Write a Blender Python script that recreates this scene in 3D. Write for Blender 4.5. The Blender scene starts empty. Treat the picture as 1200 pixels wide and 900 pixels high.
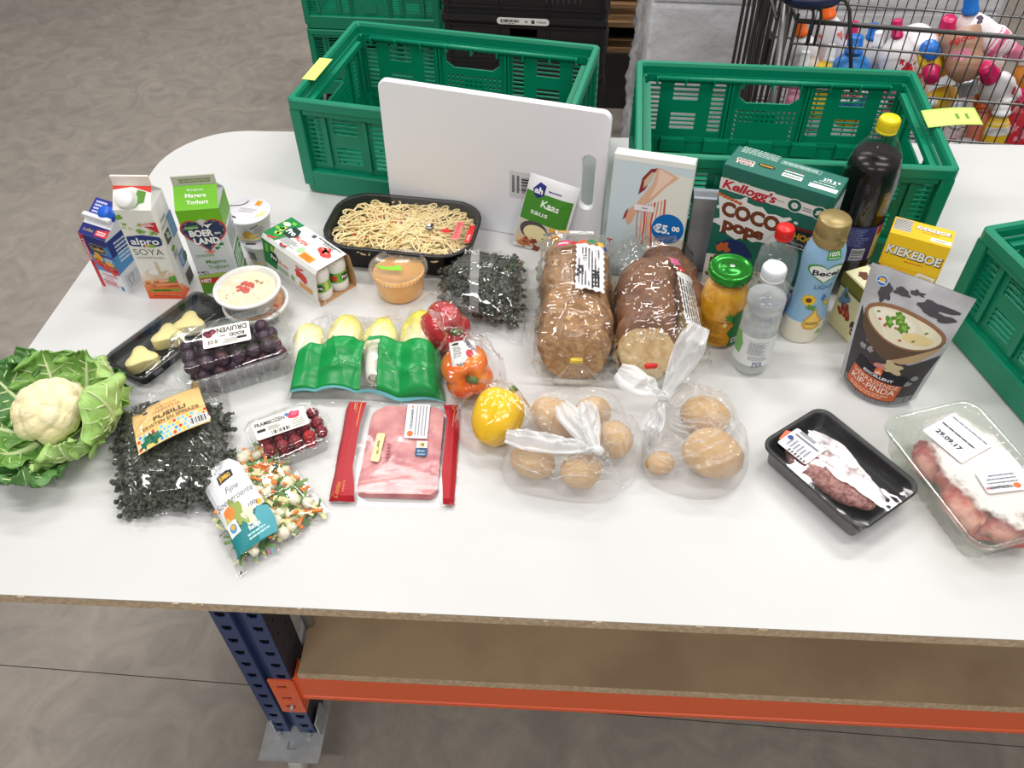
import bpy, bmesh, math, random
import numpy as np
from mathutils import Matrix, Vector, noise as mnoise

R = math.radians
PI = math.pi
T = 0.95                      # height of the table top above the floor
SC = bpy.context.scene
COL = SC.collection

# ---------------------------------------------------------------- camera
cam_d = bpy.data.cameras.new('camera')
cam_d.sensor_width = 36.0
cam_d.lens = 30.0
cam_d.clip_start = 0.05
cam_d.clip_end = 100
cam = bpy.data.objects.new('camera', cam_d)
COL.objects.link(cam)
cam.matrix_world = Matrix((
    (0.9963024, -0.0546375, 0.0663038, 0.0),
    (0.0852175, 0.7266148, -0.6817396, 0.0),
    (-0.0109288, 0.6848691, 0.7285842, T + 1.12),
    (0, 0, 0, 1)))
SC.camera = cam

# ---------------------------------------------------------------- world, lamps, exposure
world = bpy.data.worlds.new('world')
SC.world = world
world.use_nodes = True
bg = world.node_tree.nodes['Background']
bg.inputs['Color'].default_value = (1.0, 0.99, 0.98, 1)
bg.inputs['Strength'].default_value = 0.40

def area_lamp(name, loc, sx, sy, power, rot=(0, 0, 0), col=(1.0, 0.985, 0.965)):
    l = bpy.data.lights.new(name, 'AREA')
    l.shape = 'RECTANGLE'
    l.size, l.size_y = sx, sy
    l.energy = power
    l.color = col
    o = bpy.data.objects.new(name, l)
    o.location = loc
    o.rotation_euler = rot
    COL.objects.link(o)
    return o

# rows of fluorescent ceiling fittings of the hall
for lx, ly, pw in ((-1.3, 2.9, 70), (1.5, 2.9, 70), (-1.4, 1.0, 52), (1.4, 1.0, 56), (-1.3, -1.3, 58), (1.5, -1.3, 64), (0.1, 4.9, 50)):
    area_lamp('ceiling_lamp', (lx, ly, 3.9), 1.6, 0.22, pw)

SC.view_settings.view_transform = 'Standard'
SC.view_settings.look = 'None'
SC.view_settings.gamma = 1.0
SC.view_settings.use_curve_mapping = False
SC.view_settings.exposure = -0.57
SC.render.film_transparent = False
try:
    SC.cycles.transparent_max_bounces = 24
    SC.cycles.max_bounces = 10
    SC.cycles.caustics_reflective = False
    SC.cycles.caustics_refractive = False
except Exception:
    pass

# ---------------------------------------------------------------- materials
def lin(c):
    out = []
    for x in c[:3]:
        x = x / 255.0
        out.append(x / 12.92 if x <= 0.04045 else ((x + 0.055) / 1.055) ** 2.4)
    return (out[0], out[1], out[2], 1.0)

_mats = {}
def mat(name, col, rough=0.5, metal=0.0, spec=0.5, col2=None, nscale=30.0, namt=(0.4, 0.6), bump=0.0, bscale=200.0, sss=0.0, coat=0.0, detail=4.0, stretch=None, bdist=0.002):
    if name in _mats:
        return _mats[name]
    m = bpy.data.materials.new(name)
    m.use_nodes = True
    nt = m.node_tree
    b = nt.nodes['Principled BSDF']
    b.inputs['Base Color'].default_value = lin(col)
    b.inputs['Roughness'].default_value = rough
    b.inputs['Metallic'].default_value = metal
    b.inputs['Specular IOR Level'].default_value = spec
    if sss:
        b.inputs['Subsurface Weight'].default_value = sss
        b.inputs['Subsurface Radius'].default_value = (0.01, 0.006, 0.004)
    if coat:
        b.inputs['Coat Weight'].default_value = coat
        b.inputs['Coat Roughness'].default_value = 0.08
    co = None
    if col2 is not None or bump:
        tc = nt.nodes.new('ShaderNodeTexCoord')
        co = tc.outputs['Object']
        if stretch:
            mp = nt.nodes.new('ShaderNodeMapping')
            mp.inputs['Scale'].default_value = stretch
            nt.links.new(co, mp.inputs['Vector'])
            co = mp.outputs['Vector']
    if col2 is not None:
        n = nt.nodes.new('ShaderNodeTexNoise')
        n.inputs['Scale'].default_value = nscale
        n.inputs['Detail'].default_value = detail
        nt.links.new(co, n.inputs['Vector'])
        r = nt.nodes.new('ShaderNodeValToRGB')
        r.color_ramp.elements[0].position = namt[0]
        r.color_ramp.elements[1].position = namt[1]
        r.color_ramp.elements[0].color = lin(col)
        r.color_ramp.elements[1].color = lin(col2)
        nt.links.new(n.outputs['Fac'], r.inputs['Fac'])
        nt.links.new(r.outputs['Color'], b.inputs['Base Color'])
    if bump:
        n2 = nt.nodes.new('ShaderNodeTexNoise')
        n2.inputs['Scale'].default_value = bscale
        n2.inputs['Detail'].default_value = 5
        nt.links.new(co, n2.inputs['Vector'])
        bp = nt.nodes.new('ShaderNodeBump')
        bp.inputs['Strength'].default_value = bump
        bp.inputs['Distance'].default_value = bdist
        nt.links.new(n2.outputs['Fac'], bp.inputs['Height'])
        nt.links.new(bp.outputs['Normal'], b.inputs['Normal'])
    _mats[name] = m
    return m

def film(name, tint=(255, 255, 255), lo=0.03, hi=0.6, rough=0.08, milk=0.0, milkcol=(255, 255, 255), bump=0.0, bscale=60.0, stretch=None, bdist=0.004):
    """thin clear plastic: mostly see-through, sharp gloss, optional milkiness"""
    if name in _mats:
        return _mats[name]
    m = bpy.data.materials.new(name)
    m.use_nodes = True
    nt = m.node_tree
    nt.nodes.clear()
    out = nt.nodes.new('ShaderNodeOutputMaterial')
    tr = nt.nodes.new('ShaderNodeBsdfTransparent')
    tr.inputs['Color'].default_value = lin(tint)
    gl = nt.nodes.new('ShaderNodeBsdfGlossy')
    gl.inputs['Roughness'].default_value = rough
    gl.inputs['Color'].default_value = (1, 1, 1, 1)
    lw = nt.nodes.new('ShaderNodeLayerWeight')
    lw.inputs['Blend'].default_value = 0.5
    pw = nt.nodes.new('ShaderNodeMath')
    pw.operation = 'POWER'
    pw.inputs[1].default_value = 2.6
    nt.links.new(lw.outputs['Facing'], pw.inputs[0])
    mr = nt.nodes.new('ShaderNodeMapRange')
    mr.inputs['To Min'].default_value = lo
    mr.inputs['To Max'].default_value = hi
    nt.links.new(pw.outputs[0], mr.inputs['Value'])
    base = tr.outputs[0]
    if milk:
        df = nt.nodes.new('ShaderNodeBsdfDiffuse')
        df.inputs['Color'].default_value = lin(milkcol)
        tl = nt.nodes.new('ShaderNodeBsdfTranslucent')
        tl.inputs['Color'].default_value = lin(milkcol)
        a = nt.nodes.new('ShaderNodeMixShader')
        a.inputs[0].default_value = 0.2
        nt.links.new(df.outputs[0], a.inputs[1])
        nt.links.new(tl.outputs[0], a.inputs[2])
        mx = nt.nodes.new('ShaderNodeMixShader')
        # seen edge-on a milky sheet is denser
        lw2 = nt.nodes.new('ShaderNodeLayerWeight')
        lw2.inputs['Blend'].default_value = 0.4
        mr2 = nt.nodes.new('ShaderNodeMapRange')
        mr2.inputs['To Min'].default_value = milk
        mr2.inputs['To Max'].default_value = min(1.0, milk * 2.6)
        nt.links.new(lw2.outputs['Facing'], mr2.inputs['Value'])
        nt.links.new(mr2.outputs[0], mx.inputs[0])
        nt.links.new(base, mx.inputs[1])
        nt.links.new(a.outputs[0], mx.inputs[2])
        base = mx.outputs[0]
    mix = nt.nodes.new('ShaderNodeMixShader')
    nt.links.new(mr.outputs[0], mix.inputs[0])
    nt.links.new(base, mix.inputs[1])
    nt.links.new(gl.outputs[0], mix.inputs[2])
    nt.links.new(mix.outputs[0], out.inputs['Surface'])
    if bump:
        tc = nt.nodes.new('ShaderNodeTexCoord')
        co = tc.outputs['Object']
        if stretch:
            mp = nt.nodes.new('ShaderNodeMapping')
            mp.inputs['Scale'].default_value = stretch
            nt.links.new(co, mp.inputs['Vector'])
            co = mp.outputs['Vector']
        n2 = nt.nodes.new('ShaderNodeTexNoise')
        n2.inputs['Scale'].default_value = bscale
        n2.inputs['Detail'].default_value = 2
        nt.links.new(co, n2.inputs['Vector'])
        bp = nt.nodes.new('ShaderNodeBump')
        bp.inputs['Strength'].default_value = bump
        bp.inputs['Distance'].default_value = bdist
        nt.links.new(n2.outputs['Fac'], bp.inputs['Height'])
        nt.links.new(bp.outputs['Normal'], gl.inputs['Normal'])
        _mats[name] = m
    return m

def ink(col):
    return mat('ink_%02x%02x%02x' % tuple(col), col, rough=0.45, spec=0.35)

WHITE_LAM = mat('white_laminate', (208, 207, 205), 0.38, spec=0.4, col2=(204, 203, 201), nscale=3.0)
CHIP = mat('chipboard', (190, 166, 134), 0.85, col2=(212, 190, 158), nscale=120, bump=0.4, bscale=300)
CHIP_TOP = mat('chipboard_face', (172, 148, 116), 0.7, col2=(154, 130, 102), nscale=4.0, bump=0.1)
BLUE_STEEL = mat('blue_steel', (50, 68, 114), 0.42, spec=0.5)
ORANGE_STEEL = mat('orange_steel', (246, 108, 60), 0.38, spec=0.5)
ZINC = mat('zinc', (182, 186, 188), 0.42, metal=0.45, col2=(200, 204, 206), nscale=25)
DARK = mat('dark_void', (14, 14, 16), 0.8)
GREEN = mat('green_plastic', (0, 128, 94), 0.38, spec=0.45)
BLACKP = mat('black_plastic', (22, 22, 24), 0.4, spec=0.5)
BLACKC = mat('black_crate_plastic', (34, 33, 34), 0.5, spec=0.4)
CREAMW = mat('white_plastic', (240, 240, 238), 0.35)
CARD_W = mat('white_card', (238, 236, 232), 0.5)
CLEAR = film('clear_film', lo=0.03, hi=0.45, rough=0.06)
CLEAR_RIGID = film('clear_rigid_plastic', tint=(253, 254, 253), lo=0.035, hi=0.5, rough=0.05, bump=0.15, bscale=40)
WRAP = film('crinkled_clear_film', tint=(255, 255, 255), lo=0.05, hi=0.55, rough=0.06, bump=0.35, bscale=30)

# ---------------------------------------------------------------- scene helpers
def thing(name, label, cat, loc, rot=0.0, group=None):
    o = bpy.data.objects.new(name, None)
    o.empty_display_size = 0.03
    COL.objects.link(o)
    o.location = loc
    o.rotation_euler = (0, 0, rot) if not hasattr(rot, '__len__') else rot
    o['label'] = label
    o['category'] = cat
    if group:
        o['group'] = group
    return o

def tag(o, label, cat, group=None, kind=None):
    o['label'] = label
    o['category'] = cat
    if group:
        o['group'] = group
    if kind:
        o['kind'] = kind
    return o

class MB:
    """collects shapes and links them as one mesh object"""
    def __init__(s, *mats):
        s.v = []; s.f = []; s.m = []; s.s = []; s.mats = list(mats); s.cur = 0
    def use(s, m):
        if m not in s.mats:
            s.mats.append(m)
        s.cur = s.mats.index(m)
        return s
    def add(s, vs, fs, M=None, smooth=False):
        k = len(s.v)
        if M is not None:
            vs = [tuple(M @ Vector(p)) for p in vs]
        s.v.extend(tuple(p) for p in vs)
        for f in fs:
            s.f.append(tuple(i + k for i in f)); s.m.append(s.cur); s.s.append(smooth)
        return s
    def box(s, cx, cy, cz, sx, sy, sz, M=None):
        a, b, c = sx / 2, sy / 2, sz / 2
        vs = [(cx + x * a, cy + y * b, cz + z * c) for z in (-1, 1) for y in (-1, 1) for x in (-1, 1)]
        return s.add(vs, [(0, 2, 3, 1), (4, 5, 7, 6), (0, 1, 5, 4), (2, 6, 7, 3), (0, 4, 6, 2), (1, 3, 7, 5)], M)
    def rbox(s, cx, cy, cz, sx, sy, sz, r=0.003, seg=2, M=None):
        bm = bmesh.new()
        bmesh.ops.create_cube(bm, size=1.0)
        bmesh.ops.scale(bm, vec=(sx, sy, sz), verts=bm.verts)
        bmesh.ops.bevel(bm, geom=bm.edges[:] , offset=r, segments=seg, profile=0.5, affect='EDGES')
        bmesh.ops.translate(bm, vec=(cx, cy, cz), verts=bm.verts)
        s.bm(bm, M, smooth=False)
        return s
    def bm(s, bm, M=None, smooth=True):
        bm.verts.index_update()
        s.add([v.co[:] for v in bm.verts], [[v.index for v in f.verts] for f in bm.faces], M, smooth)
        bm.free()
        return s
    def loft(s, rings, cap0=True, cap1=True, closed=True, M=None, smooth=True, wrap=False):
        n = len(rings[0]); vs = [p for r in rings for p in r]; fs = []
        m = len(rings)
        for i in range(m if wrap else m - 1):
            j2 = (i + 1) % m
            for j in range(n if closed else n - 1):
                k = (j + 1) % n
                fs.append((i * n + j, i * n + k, j2 * n + k, j2 * n + j))
        if cap0 and not wrap: fs.append(tuple(range(n - 1, -1, -1)))
        if cap1 and not wrap: fs.append(tuple(range((m - 1) * n, m * n)))
        return s.add(vs, fs, M, smooth)
    def lathe(s, prof, n=28, M=None, smooth=True, cap0=False, cap1=False, wob=None):
        rings = []
        for r, z in prof:
            rings.append([((r if not wob else r * wob(2 * PI * j / n, z)) * math.cos(2 * PI * j / n), (r if not wob else r * wob(2 * PI * j / n, z)) * math.sin(2 * PI * j / n), z) for j in range(n)])
        return s.loft(rings, cap0, cap1, True, M, smooth)
    def tube(s, pts, r, n=8, M=None, caps=True, closed=False, smooth=True, flat=1.0):
        pts = [Vector(p) for p in pts]; rings = []
        m = len(pts); prev = None
        for i, p in enumerate(pts):
            a = pts[i - 1] if (i > 0 or closed) else p
            b = pts[(i + 1) % m] if (i < m - 1 or closed) else p
            d = (b - a).normalized() if (b - a).length > 1e-9 else Vector((0, 0, 1))
            if prev is None:
                u = d.cross(Vector((0, 0, 1)))
                if u.length < 1e-3: u = d.cross(Vector((1, 0, 0)))
            else:
                u = prev - d * prev.dot(d)
            u.normalize(); w = d.cross(u); prev = u
            rr = r[i] if hasattr(r, '__len__') else r
            rings.append([tuple(p + u * (rr * math.cos(2 * PI * k / n)) + w * (rr * flat * math.sin(2 * PI * k / n))) for k in range(n)])
        return s.loft(rings, caps, caps, True, M, smooth, wrap=closed)
    def sph(s, c, r, seg=16, rings=10, M=None, f=None):
        if not hasattr(r, '__len__'): r = (r, r, r)
        vs = [(c[0], c[1], c[2] - r[2])]
        for i in range(1, rings):
            t = -PI / 2 + PI * i / rings
            for j in range(seg):
                a = 2 * PI * j / seg
                vs.append((c[0] + r[0] * math.cos(t) * math.cos(a), c[1] + r[1] * math.cos(t) * math.sin(a), c[2] + r[2] * math.sin(t)))
        vs.append((c[0], c[1], c[2] + r[2]))
        if f:
            vs = [f(Vector(p)) for p in vs]
        fs = [(0, 1 + (j + 1) % seg, 1 + j) for j in range(seg)]
        for i in range(rings - 2):
            for j in range(seg):
                a = 1 + i * seg + j; b = 1 + i * seg + (j + 1) % seg
                fs.append((a, b, b + seg, a + seg))
        l = len(vs) - 1; o = 1 + (rings - 2) * seg
        fs += [(l, o + j, o + (j + 1) % seg) for j in range(seg)]
        return s.add(vs, fs, M, True)
    def prism(s, poly, z0, z1, M=None, smooth=False):
        n = len(poly)
        vs = [(x, y, z0) for x, y in poly] + [(x, y, z1) for x, y in poly]
        fs = [tuple(range(n - 1, -1, -1)), tuple(range(n, 2 * n))]
        fs += [(i, (i + 1) % n, n + (i + 1) % n, n + i) for i in range(n)]
        return s.add(vs, fs, M, smooth)
    def grid(s, nu, nv, fn, M=None, smooth=True, thick=0.0):
        vs = [fn(i / nu, j / nv) for j in range(nv + 1) for i in range(nu + 1)]
        w = nu + 1
        fs = [(j * w + i, j * w + i + 1, (j + 1) * w + i + 1, (j + 1) * w + i) for j in range(nv) for i in range(nu)]
        if thick:
            k = len(vs)
            P = np.array(vs, float).reshape(nv + 1, nu + 1, 3)
            du = np.gradient(P, axis=1); dv = np.gradient(P, axis=0)
            nn = np.cross(du, dv); nn /= np.maximum(np.linalg.norm(nn, axis=2, keepdims=True), 1e-9)
            Q = (P - nn * thick).reshape(-1, 3)
            vs = vs + [tuple(p) for p in Q]
            fs = fs + [tuple(k + i for i in f[::-1]) for f in fs]
            edge = [i for i in range(w)] + [j * w + nu for j in range(1, nv + 1)] + [nv * w + i for i in range(nu - 1, -1, -1)] + [j * w for j in range(nv - 1, 0, -1)]
            m = len(edge)
            fs += [(edge[(i + 1) % m], edge[i], edge[i] + k, edge[(i + 1) % m] + k) for i in range(m)]
        return s.add(vs, fs, M, smooth)
    def perf(s, w, h, t, holes, M=None):
        """upright plate w x h (x across, z up from 0, thickness along y) with rectangular holes (x0,z0,x1,z1)"""
        xs = sorted({round(x, 5) for q in holes for x in (q[0], q[2])} | {-w / 2, w / 2})
        zs = sorted({round(z, 5) for q in holes for z in (q[1], q[3])} | {0.0, h})
        X = np.array(xs); Z = np.array(zs)
        solid = np.ones((len(X) - 1, len(Z) - 1), bool)
        cxs = (X[1:] + X[:-1]) / 2; czs = (Z[1:] + Z[:-1]) / 2
        for q in holes:
            solid[np.ix_((cxs > q[0]) & (cxs < q[2]), (czs > q[1]) & (czs < q[3]))] = False
        vs = []; idx = {}
        def V(i, j, k):
            if (i, j, k) not in idx:
                idx[(i, j, k)] = len(vs); vs.append((X[i], (-t / 2, t / 2)[k], Z[j]))
            return idx[(i, j, k)]
        fs = []
        ni, nj = solid.shape
        for i in range(ni):
            j = 0
            while j < nj:                    # merge runs of solid cells upward
                if not solid[i, j]:
                    j += 1; continue
                j2 = j
                while j2 < nj and solid[i, j2]: j2 += 1
                for k in (0, 1):
                    q = [V(i, j, k), V(i + 1, j, k), V(i + 1, j2, k), V(i, j2, k)]
                    fs.append(tuple(q if k == 0 else q[::-1]))
                for jj in (j, j2):
                    q = [V(i, jj, 0), V(i + 1, jj, 0), V(i + 1, jj, 1), V(i, jj, 1)]
                    fs.append(tuple(q[::-1] if jj == j else q))
                j = j2
        for i in range(ni + 1):
            for j in range(nj):
                a = solid[i - 1, j] if i > 0 else False
                b = solid[i, j] if i < ni else False
                if a != b:
                    q = [V(i, j, 0), V(i, j, 1), V(i, j + 1, 1), V(i, j + 1, 0)]
                    fs.append(tuple(q if b else q[::-1]))
        return s.add(vs, fs, M)
    def build(s, name, parent=None, mats=None, label=None, loc=None, rot=None, auto=None, fix=False):
        me = bpy.data.meshes.new(name)
        me.from_pydata(s.v, [], s.f)
        for m in (mats or s.mats):
            me.materials.append(m)
        me.polygons.foreach_set('material_index', s.m)
        me.polygons.foreach_set('use_smooth', s.s)
        if fix:
            bm = bmesh.new(); bm.from_mesh(me)
            bmesh.ops.recalc_face_normals(bm, faces=bm.faces)
            bm.to_mesh(me); bm.free()
        me.update()
        o = bpy.data.objects.new(name, me)
        COL.objects.link(o)
        if parent: o.parent = parent
        if loc is not None: o.location = loc
        if rot is not None: o.rotation_euler = rot
        if label: o['label'] = label
        return o

def Tm(x=0, y=0, z=0): return Matrix.Translation((x, y, z))
def Rm(a, ax): return Matrix.Rotation(a, 4, ax)

def rr(w, d, r, z, n=6, cx=0, cy=0):
    """rounded rectangle ring"""
    pts = []
    r = min(r, w / 2 - 1e-5, d / 2 - 1e-5)
    for sx, sy, a0 in ((1, 1, 0), (-1, 1, 90), (-1, -1, 180), (1, -1, 270)):
        for k in range(n + 1):
            a = R(a0 + 90 * k / n)
            pts.append((cx + sx * (w / 2 - r) + r * math.cos(a), cy + sy * (d / 2 - r) + r * math.sin(a), z))
    return pts

# ---------------------------------------------------------------- printed artwork (flat vector print on real surfaces)
_txt = {}
def txt(s, bold=0.0, shear=0.0, sp=1.0):
    key = (s, bold, shear, sp)
    if key in _txt: return _txt[key]
    cu = bpy.data.curves.new('t', 'FONT')
    cu.body = s; cu.size = 1.0; cu.offset = bold; cu.shear = shear; cu.space_character = sp
    cu.resolution_u = 3; cu.fill_mode = 'FRONT'
    o = bpy.data.objects.new('t', cu)
    me = o.to_mesh()
    vs = [(v.co.x, v.co.y) for v in me.vertices]
    fs = [tuple(p.vertices) for p in me.polygons]
    o.to_mesh_clear()
    bpy.data.objects.remove(o); bpy.data.curves.remove(cu)
    if vs:
        x0 = min(v[0] for v in vs); x1 = max(v[0] for v in vs)
    else:
        x0, x1 = 0, 1
    vs = [(v[0] - (x0 + x1) / 2, v[1]) for v in vs]
    _txt[key] = (vs, fs, x1 - x0)
    return _txt[key]

class Art:
    """mp(u, v, h) -> point on a surface lifted by h; layers stack by 0.12 mm"""
    def __init__(s, mp, step=None, base=0.0003, dl=0.00014):
        s.mp = mp; s.step = step; s.base = base; s.dl = dl; s.v = []; s.f = []; s.m = []; s.mats = []
    def _put(s, vs, fs, col, layer):
        m = ink(col) if not isinstance(col, bpy.types.Material) else col
        if m not in s.mats: s.mats.append(m)
        mi = s.mats.index(m)
        if s.step:
            bm = bmesh.new()
            bv = [bm.verts.new((x, y, 0)) for x, y in vs]
            for f in fs:
                try: bm.faces.new([bv[i] for i in f])
                except ValueError: pass
            for ax in (0, 1):
                st = s.step if not hasattr(s.step, '__len__') else s.step[ax]
                if not st: continue
                lo = min(p[ax] for p in vs); hi = max(p[ax] for p in vs)
                k = math.floor(lo / st) + 1
                while k * st < hi:
                    co = [0, 0, 0]; co[ax] = k * st; no = [0, 0, 0]; no[ax] = 1
                    bmesh.ops.bisect_plane(bm, geom=bm.verts[:] + bm.edges[:] + bm.faces[:], plane_co=co, plane_no=no, dist=1e-7)
                    k += 1
            bm.verts.index_update()
            vs = [(v.co.x, v.co.y) for v in bm.verts]
            fs = [[v.index for v in f.verts] for f in bm.faces]
            bm.free()
        k = len(s.v)
        h = s.base + layer * s.dl
        s.v.extend(tuple(s.mp(x, y, h)) for x, y in vs)
        for f in fs:
            s.f.append([i + k for i in f]); s.m.append(mi)
    def poly(s, pts, col, layer=1):
        s._put(list(pts), [tuple(range(len(pts)))], col, layer); return s
    def rect(s, x0, y0, x1, y1, col, layer=1):
        return s.poly([(x0, y0), (x1, y0), (x1, y1), (x0, y1)], col, layer)
    def ell(s, cx, cy, a, b, col, layer=1, n=24, rot=0.0):
        c, d = math.cos(rot), math.sin(rot)
        return s.poly([(cx + a * math.cos(t) * c - b * math.sin(t) * d, cy + a * math.cos(t) * d + b * math.sin(t) * c) for t in [2 * PI * k / n for k in range(n)]], col, layer)
    def line(s, pts, w, col, layer=1):
        for (x0, y0), (x1, y1) in zip(pts[:-1], pts[1:]):
            d = math.hypot(x1 - x0, y1 - y0) or 1e-6
            nx, ny = -(y1 - y0) / d * w / 2, (x1 - x0) / d * w / 2
            s.poly([(x0 - nx, y0 - ny), (x1 - nx, y1 - ny), (x1 + nx, y1 + ny), (x0 + nx, y0 + ny)], col, layer)
        return s
    def text(s, t, u, v, h, col, layer=2, w=None, bold=0.0, shear=0.0, rot=0.0, align='c', sp=1.0, arc=0.0):
        vs, fs, ww = txt(t, bold, shear, sp)
        k = h / 0.70
        kx = (w / ww) if w else k
        W2 = ww * kx / 2
        ox = {'c': 0, 'l': W2, 'r': -W2}[align]
        c, d = math.cos(rot), math.sin(rot)
        out = []
        for x, y in vs:
            X = x * kx + ox; Y = (y - 0.35) * k
            if arc: Y += arc * (1 - (X / max(W2, 1e-6)) ** 2)
            out.append((u + X * c - Y * d, v + X * d + Y * c))
        if out: s._put(out, fs, col, layer)
        return s
    def lines(s, x0, y0, x1, y1, n, col, layer=2, seed=1, fill=0.55, jag=0.25):
        """a block of print too small to read: broken rules"""
        rnd = random.Random(seed)
        p = (y1 - y0) / n
        for i in range(n):
            y = y1 - (i + 0.5) * p
            x = x0; end = x1 - rnd.random() * jag * (x1 - x0)
            while x < end:
                L = (x1 - x0) * rnd.uniform(0.06, 0.2)
                s.rect(x, y - p * fill / 2, min(x + L, end), y + p * fill / 2, col, layer)
                x += L + (x1 - x0) * 0.02
        return s
    def bars(s, x0, y0, x1, y1, col=(20, 20, 22), layer=2, seed=3, n=22, vert=False):
        rnd = random.Random(seed)
        x = 0.0
        tot = 1.0
        k = 0
        while x < tot:
            a = rnd.choice((1, 1, 2, 3)) / (n * 2.2); g = rnd.choice((1, 1, 2)) / (n * 2.2)
            e = min(x + a, tot)
            if vert: s.rect(x0, y0 + (y1 - y0) * x, x1, y0 + (y1 - y0) * e, col, layer)
            else: s.rect(x0 + (x1 - x0) * x, y0, x0 + (x1 - x0) * e, y1, col, layer)
            x += a + g
        return s
    def build(s, name, parent, label=None):
        me = bpy.data.meshes.new(name)
        me.from_pydata(s.v, [], s.f)
        for m in s.mats: me.materials.append(m)
        me.polygons.foreach_set('material_index', s.m)
        me.update()
        o = bpy.data.objects.new(name, me)
        COL.objects.link(o)
        o.parent = parent
        if label: o['label'] = label
        return o

def face_front(d, x0=0.0, z0=0.0):      # upright face looking to -y at y = -d
    return lambda u, v, h: (x0 + u, -d - h, z0 + v)
def face_top(z, x0=0.0, y0=0.0):
    return lambda u, v, h: (x0 + u, y0 + v, z + h)
def face_right(d, y0=0.0, z0=0.0):      # looking to +x, u runs to +y
    return lambda u, v, h: (d + h, y0 + u, z0 + v)
def face_cyl(rad, z0=0.0, a0=-PI / 2):  # u is arc length, centre at angle a0; rad may be a function of height
    def f(u, v, h):
        r = rad(v) if callable(rad) else rad
        a = a0 + u / (r if not callable(rad) else rad(0.0))
        return ((r + h) * math.cos(a), (r + h) * math.sin(a), z0 + v)
    return f

def heart(s, cx, cy, n=40):
    out = []
    for k in range(n):
        t = 2 * PI * k / n
        out.append((cx + s * 16 * math.sin(t) ** 3 / 17, cy + s * (13 * math.cos(t) - 5 * math.cos(2 * t) - 2 * math.cos(3 * t) - math.cos(4 * t)) / 17))
    return out

def blob(cx, cy, r, seed, n=26, amp=0.25, sq=1.0):
    rnd = random.Random(seed)
    k = [(rnd.uniform(-1, 1), rnd.uniform(0, 6.28)) for _ in range(5)]
    out = []
    for i in range(n):
        t = 2 * PI * i / n
        q = 1 + amp * sum(a * math.sin((m + 2) * t + p) for m, (a, p) in enumerate(k)) / 2
        out.append((cx + r * q * math.cos(t), cy + r * sq * q * math.sin(t)))
    return out

def dup(root, loc, rot=None, label=None, group=None):
    r = root.copy(); COL.objects.link(r)
    r.location = loc
    if rot is not None: r.rotation_euler = rot if hasattr(rot, '__len__') else (0, 0, rot)
    if label: r['label'] = label
    if group: r['group'] = group
    for ch in list(root.children):
        c = ch.copy(); COL.objects.link(c); c.parent = r
        for g in list(ch.children):
            d = g.copy(); COL.objects.link(d); d.parent = c
    return r

def nz(p, s=1.0, o=0.0):
    return mnoise.noise(Vector((p[0] * s + o, p[1] * s - o, p[2] * s + 2 * o)))

class Creases:
    """random sharp folds of a plastic sheet, as a height over (u, v) in -1..1"""
    def __init__(s, seed, n=26, amp=0.004, w=(0.02, 0.07), focus=None, ln=(0.25, 0.8)):
        rnd = random.Random(seed)
        s.c = []
        for i in range(n):
            if focus and rnd.random() < 0.8:
                fx, fy = focus[rnd.randrange(len(focus))]
                a = rnd.uniform(0, 2 * PI); L = rnd.uniform(*ln) * 1.3
                cx, cy = fx + math.cos(a) * L * 0.6, fy + math.sin(a) * L * 0.6
            else:
                cx, cy = rnd.uniform(-1, 1), rnd.uniform(-1, 1)
                a = rnd.uniform(0, PI); L = rnd.uniform(*ln)
            s.c.append((cx, cy, math.cos(a), math.sin(a), L, rnd.uniform(*w), amp * rnd.uniform(-0.5, 1.0)))
    def __call__(s, u, v):
        h = 0.0
        for cx, cy, ca, sa, L, w, a in s.c:
            dx, dy = u - cx, v - cy
            t = dx * ca + dy * sa; d = -dx * sa + dy * ca
            if abs(d) < 4 * w and abs(t) < L * 1.5:
                h += a * math.exp(-abs(d) / w) * math.exp(-(t / L) ** 4)
        return h

def quadmap(c, bulge=0.0):
    """c: 4 corners (front-left, front-right, back-right, back-left) -> function of u,v in 0..1"""
    def f(u, v):
        x = (1 - u) * (1 - v) * c[0][0] + u * (1 - v) * c[1][0] + u * v * c[2][0] + (1 - u) * v * c[3][0]
        y = (1 - u) * (1 - v) * c[0][1] + u * (1 - v) * c[1][1] + u * v * c[2][1] + (1 - u) * v * c[3][1]
        return x, y
    return f

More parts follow.
